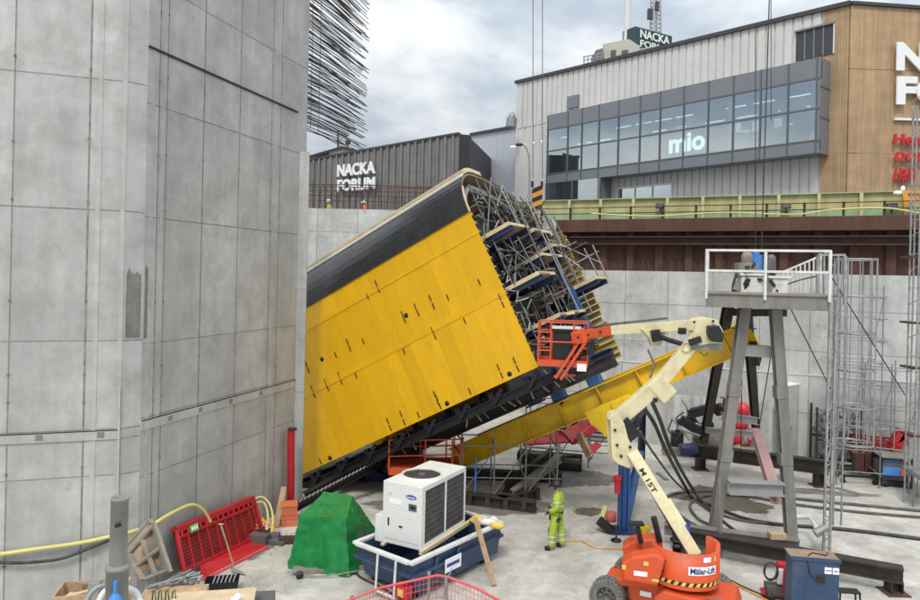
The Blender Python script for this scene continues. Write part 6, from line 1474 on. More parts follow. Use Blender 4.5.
o1=[(-.38,-.22),(.38,-.22),(.38,.22),(-.38,.22)]; i1=[(x*.84,y*.8) for x,y in o1]
mb.add([(x*.84,y*.84,.0) for x,y in o1]+[(x,y,.3) for x,y in o1]+[(x*.93,y*.9,.3) for x,y in o1]+[(x*.8,y*.8,.05) for x,y in o1],[(3,2,1,0)]+[(i,(i+1)%4,4+(i+1)%4,4+i) for i in range(4)]+[(4+i,4+(i+1)%4,8+(i+1)%4,8+i) for i in range(4)]+[(8+i,8+(i+1)%4,12+(i+1)%4,12+i) for i in range(4)]+[(12,13,14,15)],False,M_); mb.build('tub_body',Mx['black_steel'],bt)
for i in range(6): mb=MB(); mb.tube(M_@V((-.25+i*.09,-.1,.1)),M_@V((-.15+i*.09,.12,.36)),.02,5); mb.build('tool',Mx['galv_dull'],bt)
mb=MB(); mb.box(-.8,.75,-.3,.3,0,.06,fr(V((D(215,602,13.6).x,13.6,D(215,600,13.6).z)),(.97,.2,.0))); tag(mb.build('timber_sheet',Mx['ply_edge']),'pale sheet of plywood along the bottom edge below the black tub','plywood sheet')
mb=MB(); p=D(262,596,14.2); mb.box(-.25,.25,-.2,.25,-.3,0,fr(p,(.97,.2,0))); tag(mb.build('metal_case',Mx['hub_grey'],bevel=.02),'dull grey metal case at the right end of the plywood sheet','case')
mb=MB(); mb.ball(Matrix.Translation(D(238,597,13.4))@Matrix.Diagonal((.07,.07,.07,1)),8,6); mb.ball(Matrix.Translation(D(235,599,13.3))@Matrix.Diagonal((.09,.07,.05,1)),8,6); tag(mb.build('scrap',Mx['letter_white']),'crumpled white scrap lying on the plywood sheet','scrap')
# ================================================================== RED MESH FENCE (front)
fe=thing('mesh_fence','red wire mesh fence panels at the bottom edge in front of the skip','fence',(D(430,600,14).x,14,0))
pts_=[(345,602,13.6),(380,588,14.2),(437,575.5,14.4),(448,577,14.3),(478,589,13.9),(505,604,13.6)]
P3=[D(*p) for p in pts_]
mb=MB(); mb.path(P3,.028,8); mb.build('top_rail',Mx['red_light'],fe)
zb3=.15
mb=MB()
for i in range(len(P3)-1):
    L=(P3[i+1]-P3[i]).length; n=max(2,int(L/.085))
    for k in range(n): p=P3[i].lerp(P3[i+1],k/n); mb.tube(p,V((p.x,p.y,zb3)),.006,4)
    for h in (.12,.24,.45,.7,1.0): mb.tube(P3[i]-V((0,0,h)),P3[i+1]-V((0,0,h)),.006,4)
mb.build('mesh',Mx['red_light'],fe)
for px,py,d in ((429,572,14.45),(446,576,14.3),(352,596,13.8)):
    p=D(px,py,d); mb=MB(); mb.tube((p.x,p.y,0),p,.035,8); mb.build('post',Mx['galv'],fe)
mb=MB(); mb.tube(D(448,578,14.2),D(452,568,14.5),.012,5); mb.build('latch_rod',Mx['galv'],fe)
# ================================================================== BLUE CABINET right foreground
M_=fr(D(791,610,15.2)-V((0,0,D(791,610,15.2).z)),(.985,-.17,0)); cz=D(800,558.5,15.2).z; 
bx=thing('blue_cabinet','scuffed blue steel cabinet with a rusty top in the right foreground','cabinet',M_@V((.5,.4,0)))
mb=MB(); cw=.96; mb.box(0,cw,0,.5,.05,cz,M_); mb.build('body',Mx['box_blue'],bx,bevel=.015)
mb=MB(); mb.box(-.02,cw+.02,-.02,.52,cz+.001,cz+.035,M_); mb.build('top_plate',Mx['plank'],bx,bevel=.006)
mb=MB(); mb.box(-.03,cw+.03,-.03,.01,cz-.02,cz+.05,M_); mb.box(.27,.285,-.006,0,.1,cz-.05,M_); mb.build('lip',Mx['box_blue'],bx)
mb=MB(); mb.box(.66,.80,-.009,-.002,cz-.27,cz-.13,M_); mb.box(.82,.95,-.009,-.002,cz-.27,cz-.13,M_); mb.build('label',Mx['letter_white'],bx)
mb=MB(); mb.box(.68,.79,-.012,-.010,cz-.21,cz-.19,M_); mb.box(.84,.93,-.012,-.010,cz-.21,cz-.19,M_); mb.build('label_marks',Mx['label_blue'],bx)
random.seed(4); mb=MB()
for i in range(9): mb.path([M_@V((.58+random.uniform(-.08,.1),-.03,cz-.3-random.uniform(0,.2))) for _ in range(4)],.014,5)
mb.path([M_@V((.3,-.02,cz)),M_@V((.36,-.04,cz-.3)),M_@V((.5,-.04,cz-.42)),M_@V((.6,-.03,cz-.38))],.012,5); mb.build('chain',Mx['dark_steel'],bx)
mb=MB(); mb.path([M_@V((.35,.1,cz+.05)),M_@V((.5,.3,cz+.05)),M_@V((.75,.2,cz+.05)),M_@V((.85,.4,cz+.05))],.012,5); mb.build('top_cable',Mx['black_steel'],bx)
st=thing('black_stool','black tubular stool standing right of the blue cabinet','stool',Zp(848,612,.0))
p=D(848,590,15.4); M_=fr(V((p.x,p.y,0)),(1,-.1,0)); z=p.z
mb=MB(); mb.box(-.23,.23,-.12,.12,z-.04,z,M_); mb.build('seat',Mx['black_steel'],st,bevel=.01)
for x in (-.2,.2):
    for y in (-.1,.1): mb=MB(); mb.tube(M_@V((x,y,z-.03)),M_@V((x*1.25,y*1.4,0)),.02,6); mb.build('leg',Mx['black_steel'],st)
rm=thing('red_compressor','small red and white machine with a coiled black hose behind the blue cabinet','compressor',Zp(777,597))
M_=fr(Zp(779,598),(.97,-.2,0)); mb=MB(); mb.box(-.3,.3,-.15,.2,.1,.3,M_); mb.tube(M_@V((-.3,.0,.2)),M_@V((.35,0,.2)),.14,14); mb.build('tank',Mx['hub_grey'],rm)
mb=MB(); mb.box(-.08,.3,-.14,.14,.36,.75,M_); mb.build('motor_cover',Mx['cab_white'],rm,bevel=.03)
mb=MB(); mb.box(-.06,.25,-.12,.12,.72,.84,M_); mb.tube(M_@V((.05,-.18,.3)),M_@V((.08,-.18,.8)),.035,8); mb.bar(M_@V((-.4,0,.12)),M_@V((.4,0,.08)),.3,.06); mb.build('red_frame',Mx['red'],rm,bevel=.02)
mb=MB(); 
for k in range(3): 
    cc=M_@V((-.22,-.1-.03*k,.66)); mb.path([cc+V((.16*math.cos(a)*1.0,0,.2*math.sin(a))) for a in [i*math.pi/8 for i in range(17)]],.022,6)
mb.build('hose_coil',Mx['hose_black'],rm)
for x in (-.25,.25): mb=MB(); mb.lathe([(0,-.03),(.1,-.03),(.1,.03),(0,.03)],12,M_@T(x,-.17,.1)@Matrix.Rotation(math.pi/2,4,'X')); mb.build('wheel',Mx['rubber'],rm)
# ================================================================== BACKGROUND MACHINES
# corrugated grey wall / white low wall
lwn=thing('low_white_wall','low pale concrete wall running out from the back wall behind the tower','concrete wall',Zp(805,448))
a=Zp(786,464); b=Zp(829,446); a=V((a.x,a.y,0)); b=V((D(829,400,a.y+2.6).x,a.y+2.6,0)); h0=D(790,387,a.y).z
u_=(b-a).normalized(); n_=V((u_.y,-u_.x,0)); 
mb=MB(); jb=MB(); L=(b-a).length; formed(mb,jb,a,u_,n_,[0,L*.25,L*.5,L*.75,L],[0,h0],3); M_=fr(a,u_,y=-n_); mb.box(0,L,.002,.35,0,h0-.003,M_); mb.build('wall',Mx['concrete_white'],lwn); jb.build('form_seam',Mx['joint'],lwn)
mb=MB(); mb.box(-.02,L,-.02,.38,h0,h0+.06,M_); mb.build('coping',Mx['letter_white'],lwn)
mb=MB(); mb.box(.12,.4,-.02,-.003,1.15,1.5,M_); mb.build('recess',Mx['plank_grey'],lwn)
gp=thing('corrugated_screen','tall pale grey corrugated screen standing in front of the concrete wall','screen',Zp(690,441))
a=Zp(640,442); b=Zp(735,432); a=RP((Zp(650,442)-RW0).dot(RWu)-.5,-.8); b=RP(5.3,-.8); u_=(b-a).normalized(); L=(b-a).length; M_=fr(V((a.x,a.y,0)),u_,y=-RWn)
hh=D(680,392,a.y).z; mb=MB(); x=0; random.seed(5)
while x<L:
    mb.t=random.random(); mb.box(x,x+.26,0,.04,0,hh,M_); mb.t=random.random(); mb.box(x+.26,x+.4,.04,.08,0,hh,M_); x+=.4
mb.build('sheet',Mx['concrete_white'],gp)
mb=MB(); mb.box(0,L,.081,.13,hh-.2,hh-.1,M_); mb.box(0,L,.081,.13,.4,.5,M_); mb.build('backing_rail',Mx['galv_dull'],gp)
# stack of grey panels behind
stp=thing('panel_stack','stack of grey formwork panels on the floor left of the corrugated screen','panel stack',Zp(603,440))
M_=fr(Zp(586,441),(.95,-.3,0)); 
for i in range(5): mb=MB(); mb.box(.02*i,1.6+.03*(i%2),.0,1.2,.05+i*.2,.05+i*.2+.13,M_); mb.build('panel',Mx['galv_dull'],stp,bevel=.01)
# dark excavator-like drill rig
rg=thing('drill_rig','dark crawler drilling rig with folded arm parked by the corrugated screen','drilling rig',Zp(690,452))
M_=fr(Zp(665,455),(.97,-.22,0))
mb=MB(); mb.box(-.1,1.0,-.1,.9,.0,.35,M_); mb.build('base_frame',Mx['plank_grey'],rg,bevel=.02)
mb=MB(); mb.box(.25,.75,.1,.6,.35,.95,M_); mb.tube(M_@V((.5,.3,.9)),M_@V((.6,.3,1.5)),.1,8); mb.build('slew_post',Mx['black_steel'],rg,bevel=.02)
mb=MB(); mb.bar(D(680,419,28.5),D(702,433,28.2),.3,.35); mb.bar(D(702,433,28.2),D(712,425,28.5),.25,.35); mb.bar(D(688,414,28.8),D(716,407,28.8),.25,.38); mb.bar(D(690,415,28.8),D(694,424,28.8),.3,.3); mb.bar(D(716,407,28.8),D(722,412,28.6),.3,.45); mb.build('arm',Mx['black_steel'],rg,bevel=.02)
mb=MB(); mb.tube(D(695,424,28.6),D(714,428,28.4),.07,8); mb.tube(D(672,418,28.5),D(690,440,28),.05,6); mb.tube(D(689,410,28.6),D(683,400,28.8),.06,6); mb.tube(D(676,428,28),D(700,436,28),.05,6); mb.build('ram',Mx['galv_dull'],rg)
mb=MB(); 
for pts in ([(672,420),(668,430),(676,440),(684,430)],[(690,414),(700,424),(712,418)],[(694,438),(700,448),(690,452)],[(684,412),(676,418),(680,430)]): mb.path([D(x,y,28.3) for x,y in pts],.03,5)
build_each(mb,'hydraulic_hose',Mx['hose_black'],rg,0) if 0 else mb.build('hose_loom',Mx['hose_black'],rg)
mb=MB(); mb.lathe([(0,-.2),(.5,-.2),(.55,-.12),(.55,.12),(.5,.2),(0,.2)],20,Matrix.Translation(D(706,440,29.3))@Matrix.Rotation(math.pi/2,4,'X')); mb.build('wheel',Mx['rubber_dusty'],rg)
# red compressor trailers with pink tanks
rd2=thing('red_trailer','red wheeled drilling machine behind the rear legs of the tower','trailer',Zp(745,445))
q=lambda px,py,d=30: D(px,py,d)
mb=MB(); mb.ball(Matrix.Translation(q(743,410))@Matrix.Diagonal((.29,.29,.34,1)),18,12); mb.build('float_ball',Mx['pink'],rd2)
mb=MB(); mb.ball(Matrix.Translation(q(741,424))@Matrix.Diagonal((.3,.3,.3,1)),18,12); mb.build('float_ball',Mx['pink'],rd2)
mb=MB(); mb.bar(q(716,440),q(748,443),.6,.42); mb.tube(q(729,437,29.6),q(741,440,29.6),.3,14); mb.build('tank',Mx['red'],rd2,bevel=.02)
mb=MB(); mb.tube(q(741,440,29.4),q(745,441,29.4),.27,14); mb.lathe([(0,-.12),(.24,-.12),(.26,0),(.24,.12),(0,.12)],16,Matrix.Translation(q(738,450,29.4))@Matrix.Rotation(math.pi/2,4,'X')); mb.build('wheel',Mx['plank_grey'],rd2)
mb=MB(); mb.bar(q(720,404,30.6),q(737,406,30.6),.7,.6); mb.bar(q(725,416,30.4),q(755,420,30.4),.5,.12); mb.bar(q(735,430,30.2),q(752,432,30.2),.4,.25); mb.build('engine',Mx['black_steel'],rd2,bevel=.03)
mb=MB(); mb.tube(q(745,436,29.6),q(752,452,29.2),.05,8); mb.tube(q(749,428,29.6),q(747,448,29.4),.04,8); mb.build('guide_bar',Mx['red'],rd2)
mb=MB(); M_=fr(Zp(747,461),(.98,-.1,0)); mb.box(-.35,.35,-.2,.3,0,.55,M_); tag(mb.build('wooden_crate',Mx['plank_fresh'],bevel=.02),'small brown wooden crate by the red machine, behind the rear base beam','crate')
mb=MB(); mb.bar(q(775,395,30.5),q(768,440,30),.5,.05); mb.bar(q(768,400,30.4),q(762,440,30),.3,.05); tag(mb.build('board',Mx['plank_grey']),'stained upright board leaning on the low white wall by the tower leg','board')
hp=thing('grey_tube_heap','heap of grey pipes on the floor at the foot of the low white wall','pipes',Zp(797,452))
random.seed(2)
for i in range(9): a=Zp(784+i*3.4,456-i*.6,.1+.1*(i%3)); mb=MB(); mb.tube(a,a+V((.35,1.0,.25)),.09,8); mb.build('pipe',Mx['hub_grey'],hp)
# stillage full of scaffold fittings
sg=thing('fittings_stillage','tall wire cage stacked with grey scaffold tubes and fittings behind the ladder cage','stillage',Zp(835,475))
random.seed(9)
M_=fr(Zp(816,470),(.97,-.25,0)); 
for x in (0,1.55):
    for y in (0,1.0): mb=MB(); mb.bar(M_@V((x,y,0)),M_@V((x,y,2.5)),.07); mb.build('post',Mx['dark_steel'],sg)
for z in (.25,1.2): mb=MB(); mb.bar(M_@V((0,0,z)),M_@V((1.55,0,z)),.06); mb.bar(M_@V((0,1,z)),M_@V((1.55,1,z)),.06); mb.build('rail',Mx['dark_steel'],sg)
for i in range(70):
    x=random.uniform(.05,1.5); z=random.uniform(.3,2.2); y=random.uniform(-.1,.4); mb=MB(); L=random.uniform(.3,1.0)
    mb.tube(M_@V((x,y,z)),M_@V((x+random.uniform(-.15,.15),y+L,z+random.uniform(-.1,.1))),random.uniform(.03,.07),7); mb.build('tube',Mx[random.choice(('galv','galv_dull','hub_grey'))],sg)
for i in range(5): mb=MB(); p=M_@V((.1+i*.33,-.05,2.35)); mb.tube(p,p+V((.12,.5,0)),.09,8); mb.build('tube',Mx['galv'],sg)
tn=thing('low_trolley','low black wheeled frame on the floor left of the blue generator','trolley',Zp(860,478))
M_=fr(Zp(843,483),(.97,-.16,0)); mb=MB(); mb.bar(M_@V((0,0,.28)),M_@V((1.1,0,.28)),.07); mb.bar(M_@V((.1,.9,.28)),M_@V((1.4,.9,.28)),.07); mb.bar(M_@V((0,0,.28)),M_@V((.1,.9,.28)),.07); mb.bar(M_@V((1.1,0,.28)),M_@V((1.4,.9,.28)),.07); mb.build('frame',Mx['black_steel'],tn)
for x,y in ((0,0),(1.1,0),(.1,.9),(1.4,.9)): mb=MB(); mb.bar(M_@V((x,y,0)),M_@V((x,y,.28)),.09); mb.lathe([(0,-.03),(.09,-.03),(.09,.03),(0,.03)],10,M_@T(x,y,.09)@Matrix.Rotation(math.pi/2,4,'X')); mb.build('caster',Mx['black_steel'],tn)
gn=thing('generator','small blue and grey welding generator on wheels near the right edge','generator',Zp(894,485))
M_=fr(Zp(881,486),(.97,-.22,0)); mb=MB(); mb.box(0,1.0,.1,.95,.2,.85,M_); mb.build('housing',Mx['hub_grey'],gn,bevel=.03)
mb=MB(); mb.quad(M_@V((.03,-.02,.42)),M_@V((.62,-.02,.42)),M_@V((.68,.2,.95)),M_@V((.14,.2,.95)),.04); mb.build('blue_panel',Mx['blue_bright'],gn)
mb=MB(); mb.quad(M_@V((.64,-.02,.42)),M_@V((.92,-.02,.42)),M_@V((.95,.2,.92)),M_@V((.7,.2,.92)),.04); mb.build('control_panel',Mx['red_light'],gn)
for x in (0,1.0):
    for y in (-.02,.9): mb=MB(); mb.bar(M_@V((x,y,.1)),M_@V((x,y,1.08)),.05); mb.build('frame_post',Mx['black_steel'],gn)
mb=MB(); mb.box(-.02,1.02,-.04,.95,1.05,1.1,M_); mb.build('top_tray',Mx['plank_grey'],gn); mb=MB(); mb.box(-.02,1.02,-.05,.95,.08,.2,M_); mb.build('base_tray',Mx['black_steel'],gn)
for x in (.1,.9): mb=MB(); mb.lathe([(0,-.04),(.12,-.04),(.12,.04),(0,.04)],12,M_@T(x,-.08,.12)@Matrix.Rotation(math.pi/2,4,'X')); mb.build('wheel',Mx['rubber'],gn)
# red lattice beams stack behind
rb=thing('red_lattice_beams','stack of red lattice girders in front of the right-hand concrete wall','lattice girder',Zp(870,462))
q=lambda px,py,d=28.0: D(px,py,d)
for py,d in ((437,28),(442,27.8),(434,28.4)):
    mb=MB(); a,b=q(848,py,d),q(904,py+6,d-.9); mb.bar(a,b,.06); mb.bar(a-V((0,0,.3)),b-V((0,0,.3)),.06)
    for i in range(14): p=a.lerp(b,i/14); p2=a.lerp(b,(i+1)/14); mb.bar(p,p2-V((0,0,.3)),.03) if i%2 else mb.bar(p-V((0,0,.3)),p2,.03)
    mb.build('girder',Mx['red'],rb)
mb=MB(); mb.bar(q(893,446,27.3),q(902,430,27.3),.3,.35); mb.bar(q(899,444,27.3),q(907,432,27.3),.3,.3); mb.bar(q(890,450,27.2),q(908,440,27.2),.2,.2); mb.build('end_frame',Mx['red'],rb)
mb=MB(); a,b=q(852,452,27.6),q(884,456,27.1); mb.bar(a,b,.5,.06); mb.build('plank',Mx['plank_grey'],rb)
mb=MB(); 
for px in (858,868,877): 
    c=Zp(px,470,.3); mb.box(-.17,.17,-.1,.1,0,.7,Matrix.Translation((c.x,c.y,.25)))
mb.build('red_board',Mx['rust'],rb)
mb=MB(); 
for i in range(6): mb.tube(Zp(905+i*3,468,.9-.05*i),Zp(926+i*3,480,1.25-.1*i),.11,8)
tag(mb.build('tube_bundle',Mx['galv_dull']),'bundle of thick grey tubes sloping at the right edge above the generator','pipes')
mb=MB(); a=Zp(836,488,.03); b=Zp(859,494,.03); mb.bar(a,b,.1,.07); tag(mb.build('loose_bar',Mx['pipe_grey']),'short grey bar lying on the floor below the low black trolley','bar')
mb=MB(); a=Zp(658,473,.03); b=Zp(667,480,.03); mb.bar(a,b,.14,.08); tag(mb.build('loose_bar',Mx['pipe_grey']),'short grey stone bar lying on the floor right of the blue post','bar')
# right scaffolding
o=Zp(838,474); random.seed(3); scaffold('wall_scaffold','grey tube scaffold against the concrete wall behind the red lattice girders',RP(7.6,-2.0) , RWu,3,1,1.0,1.0,4.5,6,m='galv')
random.seed(12); scaffold('stair_tower','tall slim grey scaffold tower rising beside the round ladder cage',Zp(836,484),(.97,-.25,0),1,1,1.45,1.3,7.3,9,m='galv_dull',r=.022)
es=thing('edge_scaffold','tall narrow scaffold tower with red brackets cut off by the right edge','scaffold',(D(912,430,24).x,24,0))
for px,d in ((907,24),(916,23.6),(911,25),(920,24.6)):
    mb=MB(); p=D(px+1.5,300,d); mb.tube((p.x,d,0),(p.x+.03,d,D(px,105,d).z),.03,6); mb.build('standard',Mx['galv'],es)
for k in range(24):
    z=.4+k*.58; x=D(908,300,24).x; mb=MB(); mb.tube((x,24,z),(x+.38,23.6,z+(.35 if k%2 else 0)),.016,5); mb.tube((x,24,z),(D(911,300,25).x,25,z),.016,5); mb.build('rung',Mx['galv_dull'],es)
for py in (257,323,368,436): p=D(911,py,23.8); mb=MB(); mb.box(-.02,.25,-.1,.6,-.03,.04,Matrix.Translation(p)); mb.build('deck',Mx['rust'],es)
# orange barrier and sign near the top right
ob=thing('orange_gate','small orange and white barrier frame on the hoarding at the right edge','barrier',RP(20,.9,zs))
p=PL(905,212,RP(0,.9),RWn); a=PL(903,192,RP(0,.9),RWn); b=PL(925,192,RP(0,.9),RWn)
mb=MB(); mb.bar(p,a,.09); mb.bar(a,b,.09,.12); mb.bar(PL(903,199,RP(0,.9),RWn),PL(925,200,RP(0,.9),RWn),.07,.25); mb.build('frame',Mx['cable_orange'],ob)
mb=MB(); p=PL(898,193,RP(0,.9),RWn); mb.ball(Matrix.Translation(p)@Matrix.Diagonal((.2,.14,.1,1)),8,6); mb.ball(Matrix.Translation(p+V((.2,0,.18)))@Matrix.Diagonal((.09,.08,.13,1)),8,6); mb.build('white_lamp',Mx['letter_white'],ob)
# things under the girder in the background
rs2=thing('red_formwork_stack','tilted red steel panels on timber stacked behind the yellow girder','steel panels',Zp(580,455))
q=lambda px,py,d=27: D(px,py,d)
mb=MB(); mb.quad(q(562,431,27),q(573,443,26.5),q(599,427,27.5),q(588,418,28),.12); mb.build('panel',Mx['red'],rs2)
mb=MB(); mb.quad(q(573,444,26.5),q(574,438,26.5),q(596,420,27.6),q(599,428,27.5),.1); mb.quad(q(585,449,26.3),q(590,455,26.2),q(602,446,26.8),q(597,441,27),.1); mb.quad(q(520,432,28.5),q(561,432,28.5),q(570,443,28),q(523,446,28),.1); mb.build('panel',Mx['pink'],rs2)
mb=MB(); mb.bar(q(579,434,26.4),q(589,455,25.9),.12,.3); mb.build('timber_bearer',Mx['plank_fresh'],rs2)
random.seed(3)
for i in range(7):
    p=q(562+i*5.5,427-i*3.2+random.uniform(-2,2),28.4); mb=MB(); mb.box(-.16,.16,-.2,.2,-.12,.16,Matrix.Translation(p)@Matrix.Rotation(random.uniform(-.4,.4),4,'Y')); mb.build('fitting',Mx[('navy','white_paint','black_steel','white_paint','dark_steel','letter_white','red')[i]],rs2,bevel=.01)
mb=MB(); a=Zp(548,462,.3); b=Zp(582,463,.3); mb.tube(a+V((-.6,.4,0)),b,.34,18); tag(mb.build('black_drainpipe',Mx['membrane']),'thick black pipe lying on the floor below the tilted red panels','pipe')
mb=MB(); mb.tube(Zp(520,455,.3),Zp(548,460,.3),.28,14); tag(mb.build('black_drainpipe',Mx['hose_black']),'second black pipe further left half hidden by the scaffold','pipe')
bs=thing('blue_spoil_box','dark blue steel box with dirty top under the left side of the girder','steel box',Zp(420,480))
mb=MB(); mb.box(-.8,.8,-.5,.5,0,.9,Matrix.Translation(D(402,480,27)-V((0,0,D(402,480,27).z)))); mb.build('box_body',Mx['navy'],bs,bevel=.02)
mb=MB(); p=Zp(612,505); 
c=Zp(590,515)
yc=thing('yellow_wedge','yellow levelling wedge on the floor beside the blue post','wedge',Zp(604,515))
M_=Matrix.Translation(Zp(604,516)); mb=MB(); mb.bar(Zp(602,518,.02),Zp(606,506,.32),.14,.1); mb.build('wedge_body',Mx['hose_yellow'],yc,bevel=.01)
mb=MB(); mb.lathe([(0,0),(.16,0),(.16,.26),(.13,.28),(0,.28)],14,Matrix.Translation(Zp(611,521))); mb.build('bucket',Mx['red_light'],yc)
mb=MB(); p=Zp(616,541); mb.lathe([(0,0),(.16,0),(.14,.04),(.03,.06),(.025,.4),(0,.4)],14,Matrix.Translation(p)); tag(mb.build('round_stand',Mx['black_steel']),'small black round-based stand in front of the blue post','stand')

# ================================================================== PEOPLE
def skinmesh(name,joints,edges,m,parent,origin,sub=2,root=0):
    me=bpy.data.meshes.new(name); me.from_pydata([tuple(V(j[0])) for j in joints],edges,[]); me.materials.append(Mx[m])
    o=bpy.data.objects.new(name,me); COL.objects.link(o)
    s=o.modifiers.new('skin','SKIN'); s.use_smooth_shade=True
    for i,j in enumerate(joints):
        r=j[1]; me.skin_vertices[0].data[i].radius=(r,r) if not isinstance(r,tuple) else r
    me.skin_vertices[0].data[root].use_root=True
    b=o.modifiers.new('subdivision','SUBSURF'); b.levels=sub; b.render_levels=sub
    if parent: o.parent=parent
    else: o.location=origin
    return o
def worker(base,yaw,label,vest='hivis',legs='hivis',hat='black_steel',tall=1.0,detail=True):
    """local frame: faces -x; y is the person's right-left, z up"""
    J={'pel':(0,0,.95),'wai':(.0,0,1.08),'che':(.02,0,1.30),'nek':(.0,0,1.48),'hd0':(-.03,0,1.56),'hd1':(-.03,0,1.69),
       'sL':(.02,-.17,1.42),'eL':(.07,-.24,1.15),'wL':(-.14,-.23,1.02),'sR':(.02,.17,1.42),'eR':(.02,.24,1.14),'wR':(-.17,.18,1.05),
       'hL':(.0,-.10,.90),'kL':(-.08,-.14,.50),'aL':(-.09,-.16,.09),'tL':(-.27,-.18,.05),'hR':(.0,.10,.90),'kR':(.08,.13,.50),'aR':(.13,.15,.09),'tR':(-.05,.20,.05)}
    def sk_(names,edges,rad,nm,m,par,root=0,sub=2):
        return skinmesh(nm,[(J[n_],rad[n_]) for n_ in names],[(names.index(a),names.index(b)) for a,b in edges],m,par,base,sub,root)
    E=[('pel','wai'),('wai','che'),('che','nek'),('nek','hd0'),('hd0','hd1'),('che','sL'),('sL','eL'),('eL','wL'),('che','sR'),('sR','eR'),('eR','wR'),('pel','hL'),('hL','kL'),('kL','aL'),('aL','tL'),('pel','hR'),('hR','kR'),('kR','aR'),('aR','tR')]
    R_={'pel':.13,'wai':.12,'che':.135,'nek':.055,'hd0':.075,'hd1':.085,'sL':.06,'eL':.045,'wL':.032,'sR':.06,'eR':.045,'wR':.032,'hL':.085,'kL':.058,'aL':.045,'tL':.04,'hR':.085,'kR':.058,'aR':.045,'tR':.04}
    names=list(J)
    body=sk_(names,E,R_,'person','skin',None)
    body.rotation_euler=(0,0,yaw); body.scale=(tall,)*3; tag(body,label,'person')
    RJ={'pel':.175,'wai':.175,'che':.20,'nek':.085,'sL':.11,'eL':.085,'wL':.065,'sR':.11,'eR':.085,'wR':.065}
    n1=list(RJ); 
    sk_(n1,[e_ for e_ in E if e_[0] in RJ and e_[1] in RJ],RJ,'jacket',vest,body)
    RT={'pel':.155,'hL':.125,'kL':.10,'aL':.09,'hR':.125,'kR':.10,'aR':.09}
    sk_(list(RT),[e_ for e_ in E if e_[0] in RT and e_[1] in RT],RT,'trousers',legs,body)
    for s_ in 'LR':
        RB={'a'+s_:.07,'t'+s_:.06}; sk_(list(RB),[('a'+s_,'t'+s_)],RB,'boot','black_steel',body,sub=1)
    mb=MB(); mb.lathe([(.125,0),(.135,.0),(.128,.05),(.10,.115),(.05,.145),(0,.15)],18,T(-.03,0,1.665)@Matrix.Diagonal((1.12,1,1,1))); mb.box(-.20,-.12,-.09,.09,1.66,1.675); o=mb.build('helmet',Mx[hat],None,origin=(0,0,0)); o.parent=body
    if detail:
        mb=MB()
        for s_ in (-1,1): mb.ball(T(-.03,s_*.105,1.63)@Matrix.Diagonal((.04,.03,.055,1)),8,6)
        o=mb.build('ear_defender',Mx['dark_cloth'],None,origin=(0,0,0)); o.parent=body
        mb=MB(); mb.ball(T(-.125,0,1.62)@Matrix.Diagonal((.018,.014,.024,1)),8,6); mb.box(-.118,-.108,-.022,.022,1.575,1.583); o=mb.build('nose_and_mouth',Mx['skin'],None,origin=(0,0,0)); o.parent=body
        mb=MB(); 
        for y in (-.03,.03): mb.ball(T(-.112,y,1.645)@Matrix.Diagonal((.01,.013,.009,1)),8,5)
        o=mb.build('eye',Mx['dark_cloth'],None,origin=(0,0,0)); o.parent=body
        # reflective bands
        def band(a,b,f,r,w=.05):
            A=V(J[a]); B=V(J[b]); p=A.lerp(B,f); d=(B-A).normalized(); mb=MB(); mb.tube(p-d*w/2,p+d*w/2,r,14,caps=False); o=mb.build('reflective_band',Mx['reflective'],None,origin=(0,0,0)); o.parent=body
        for s_ in 'LR': band('k'+s_,'a'+s_,.28,.104,.04); band('k'+s_,'a'+s_,.6,.10,.04); band('s'+s_,'e'+s_,.5,.104,.03)
        mb=MB(); mb.lathe([(.19,0),(.192,.04)],20,T(.01,0,1.16)@Matrix.Diagonal((.95,1.08,1,1))); o=mb.build('reflective_band',Mx['reflective'],None,origin=(0,0,0)); o.parent=body
        mb=MB(); mb.lathe([(.18,0),(.185,.05)],20,T(.0,0,.97)@Matrix.Diagonal((.95,1.08,1,1))); mb.box(-.16,-.04,-.17,-.12,.80,1.0); mb.box(.0,.12,-.20,-.14,.78,.98); o=mb.build('tool_belt',Mx['dark_cloth'],None,origin=(0,0,0)); o.parent=body
        # knee patches
        mb=MB(); 
        for s_ in 'LR': k=V(J['k'+s_]); mb.ball(Matrix.Translation(k+V((-.06,0,.02)))@Matrix.Diagonal((.045,.06,.11,1)),10,6)
        o=mb.build('knee_pad',Mx['dark_cloth'],None,origin=(0,0,0)); o.parent=body
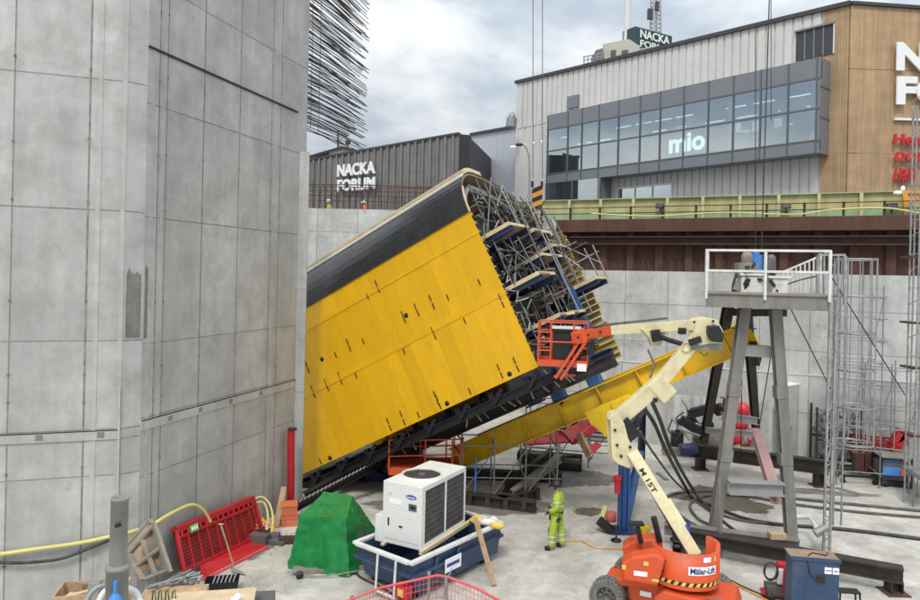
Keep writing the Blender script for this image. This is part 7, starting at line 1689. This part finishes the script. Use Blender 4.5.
        # gloved hands with five fingers
        for s_,sg in (('L',-1),('R',1)):
            w=V(J['w'+s_]); e_=V(J['e'+s_]); d=(w-e_).normalized(); sd_=V((0,1,0)); dn_=d.cross(sd_).normalized()
            js=[(w,.034),(w+d*.05,.038),(w+d*.085,.036)]; ed=[(0,1),(1,2)]
            for k,(o_,L) in enumerate(((-.033,.058),(-.011,.07),(.011,.066),(.033,.052))):
                b0=len(js); r0=w+d*.085+sd_*o_; c1=r0+d*L*.5; c2=c1+d*L*.35+V((0,0,-1))*L*.35
                js+=[(r0,.011),(c1,.0095),(c2,.008)]; ed+=[(2,b0),(b0,b0+1),(b0+1,b0+2)]
            b0=len(js); t0_=w+d*.03-sd_*sg*.035; js+=[(t0_,.012),(t0_+d*.035-sd_*sg*.025+V((0,0,-.01)),.010)]; ed+=[(1,b0),(b0,b0+1)]
            skinmesh('gloved_hand',js,ed,'dark_cloth',body,base,1)
    return body
pb2=Zp(556,549.5); worker(V((pb2.x,pb2.y,0)),math.radians(-22),'worker in yellow-green high-visibility suit and dark helmet standing left of the boom lift',tall=1.05)
for px,py,m,l in ((329,204,'hivis','tiny distant worker in a yellow vest behind the rebar on the back wall'),(364,205,'hivis_orange','tiny distant worker in an orange-red vest behind the rebar on the back wall')):
    p=D(px,py,40.6); worker(V((p.x,p.y,p.z-1.55)),.4,l,vest=m,legs='dark_cloth',hat='letter_white',detail=False)

# loose grit and chips scattered over the pit floor
random.seed(99); mb=MB()
def chip(x,y,s_):
    a=random.uniform(0,6.28); vs=[(x+s_*math.cos(a+k*2.1)*random.uniform(.6,1),y+s_*math.sin(a+k*2.1)*random.uniform(.6,1),.005) for k in range(3)]+[(x,y,.005+s_*random.uniform(.4,.9))]
    mb.add(vs,[(0,1,3),(1,2,3),(2,0,3)])
for i in range(1500):
    px=random.uniform(230,920); py=465+135*random.random()**.6; p=Zp(px,py); chip(p.x,p.y,random.uniform(.005,.016))
for cx,cy,sx,sy,k in ((270,545,30,8,260),(590,512,22,6,120),(515,500,50,10,300),(720,500,45,9,300),(300,512,14,6,120),(610,530,25,8,120),(890,590,30,8,160),(560,470,30,8,160),(660,455,60,6,160),(240,585,40,8,250),(850,478,40,8,160)):
    for i in range(k): p=Zp(random.gauss(cx,sx*.5),random.gauss(cy,sy*.5)); chip(p.x,p.y,random.uniform(.006,.022))
tag(mb.build('grit',Mx['wet'],origin=(0,0,0)),'loose grit and concrete chips scattered over the pit floor','grit',kind='stuff')
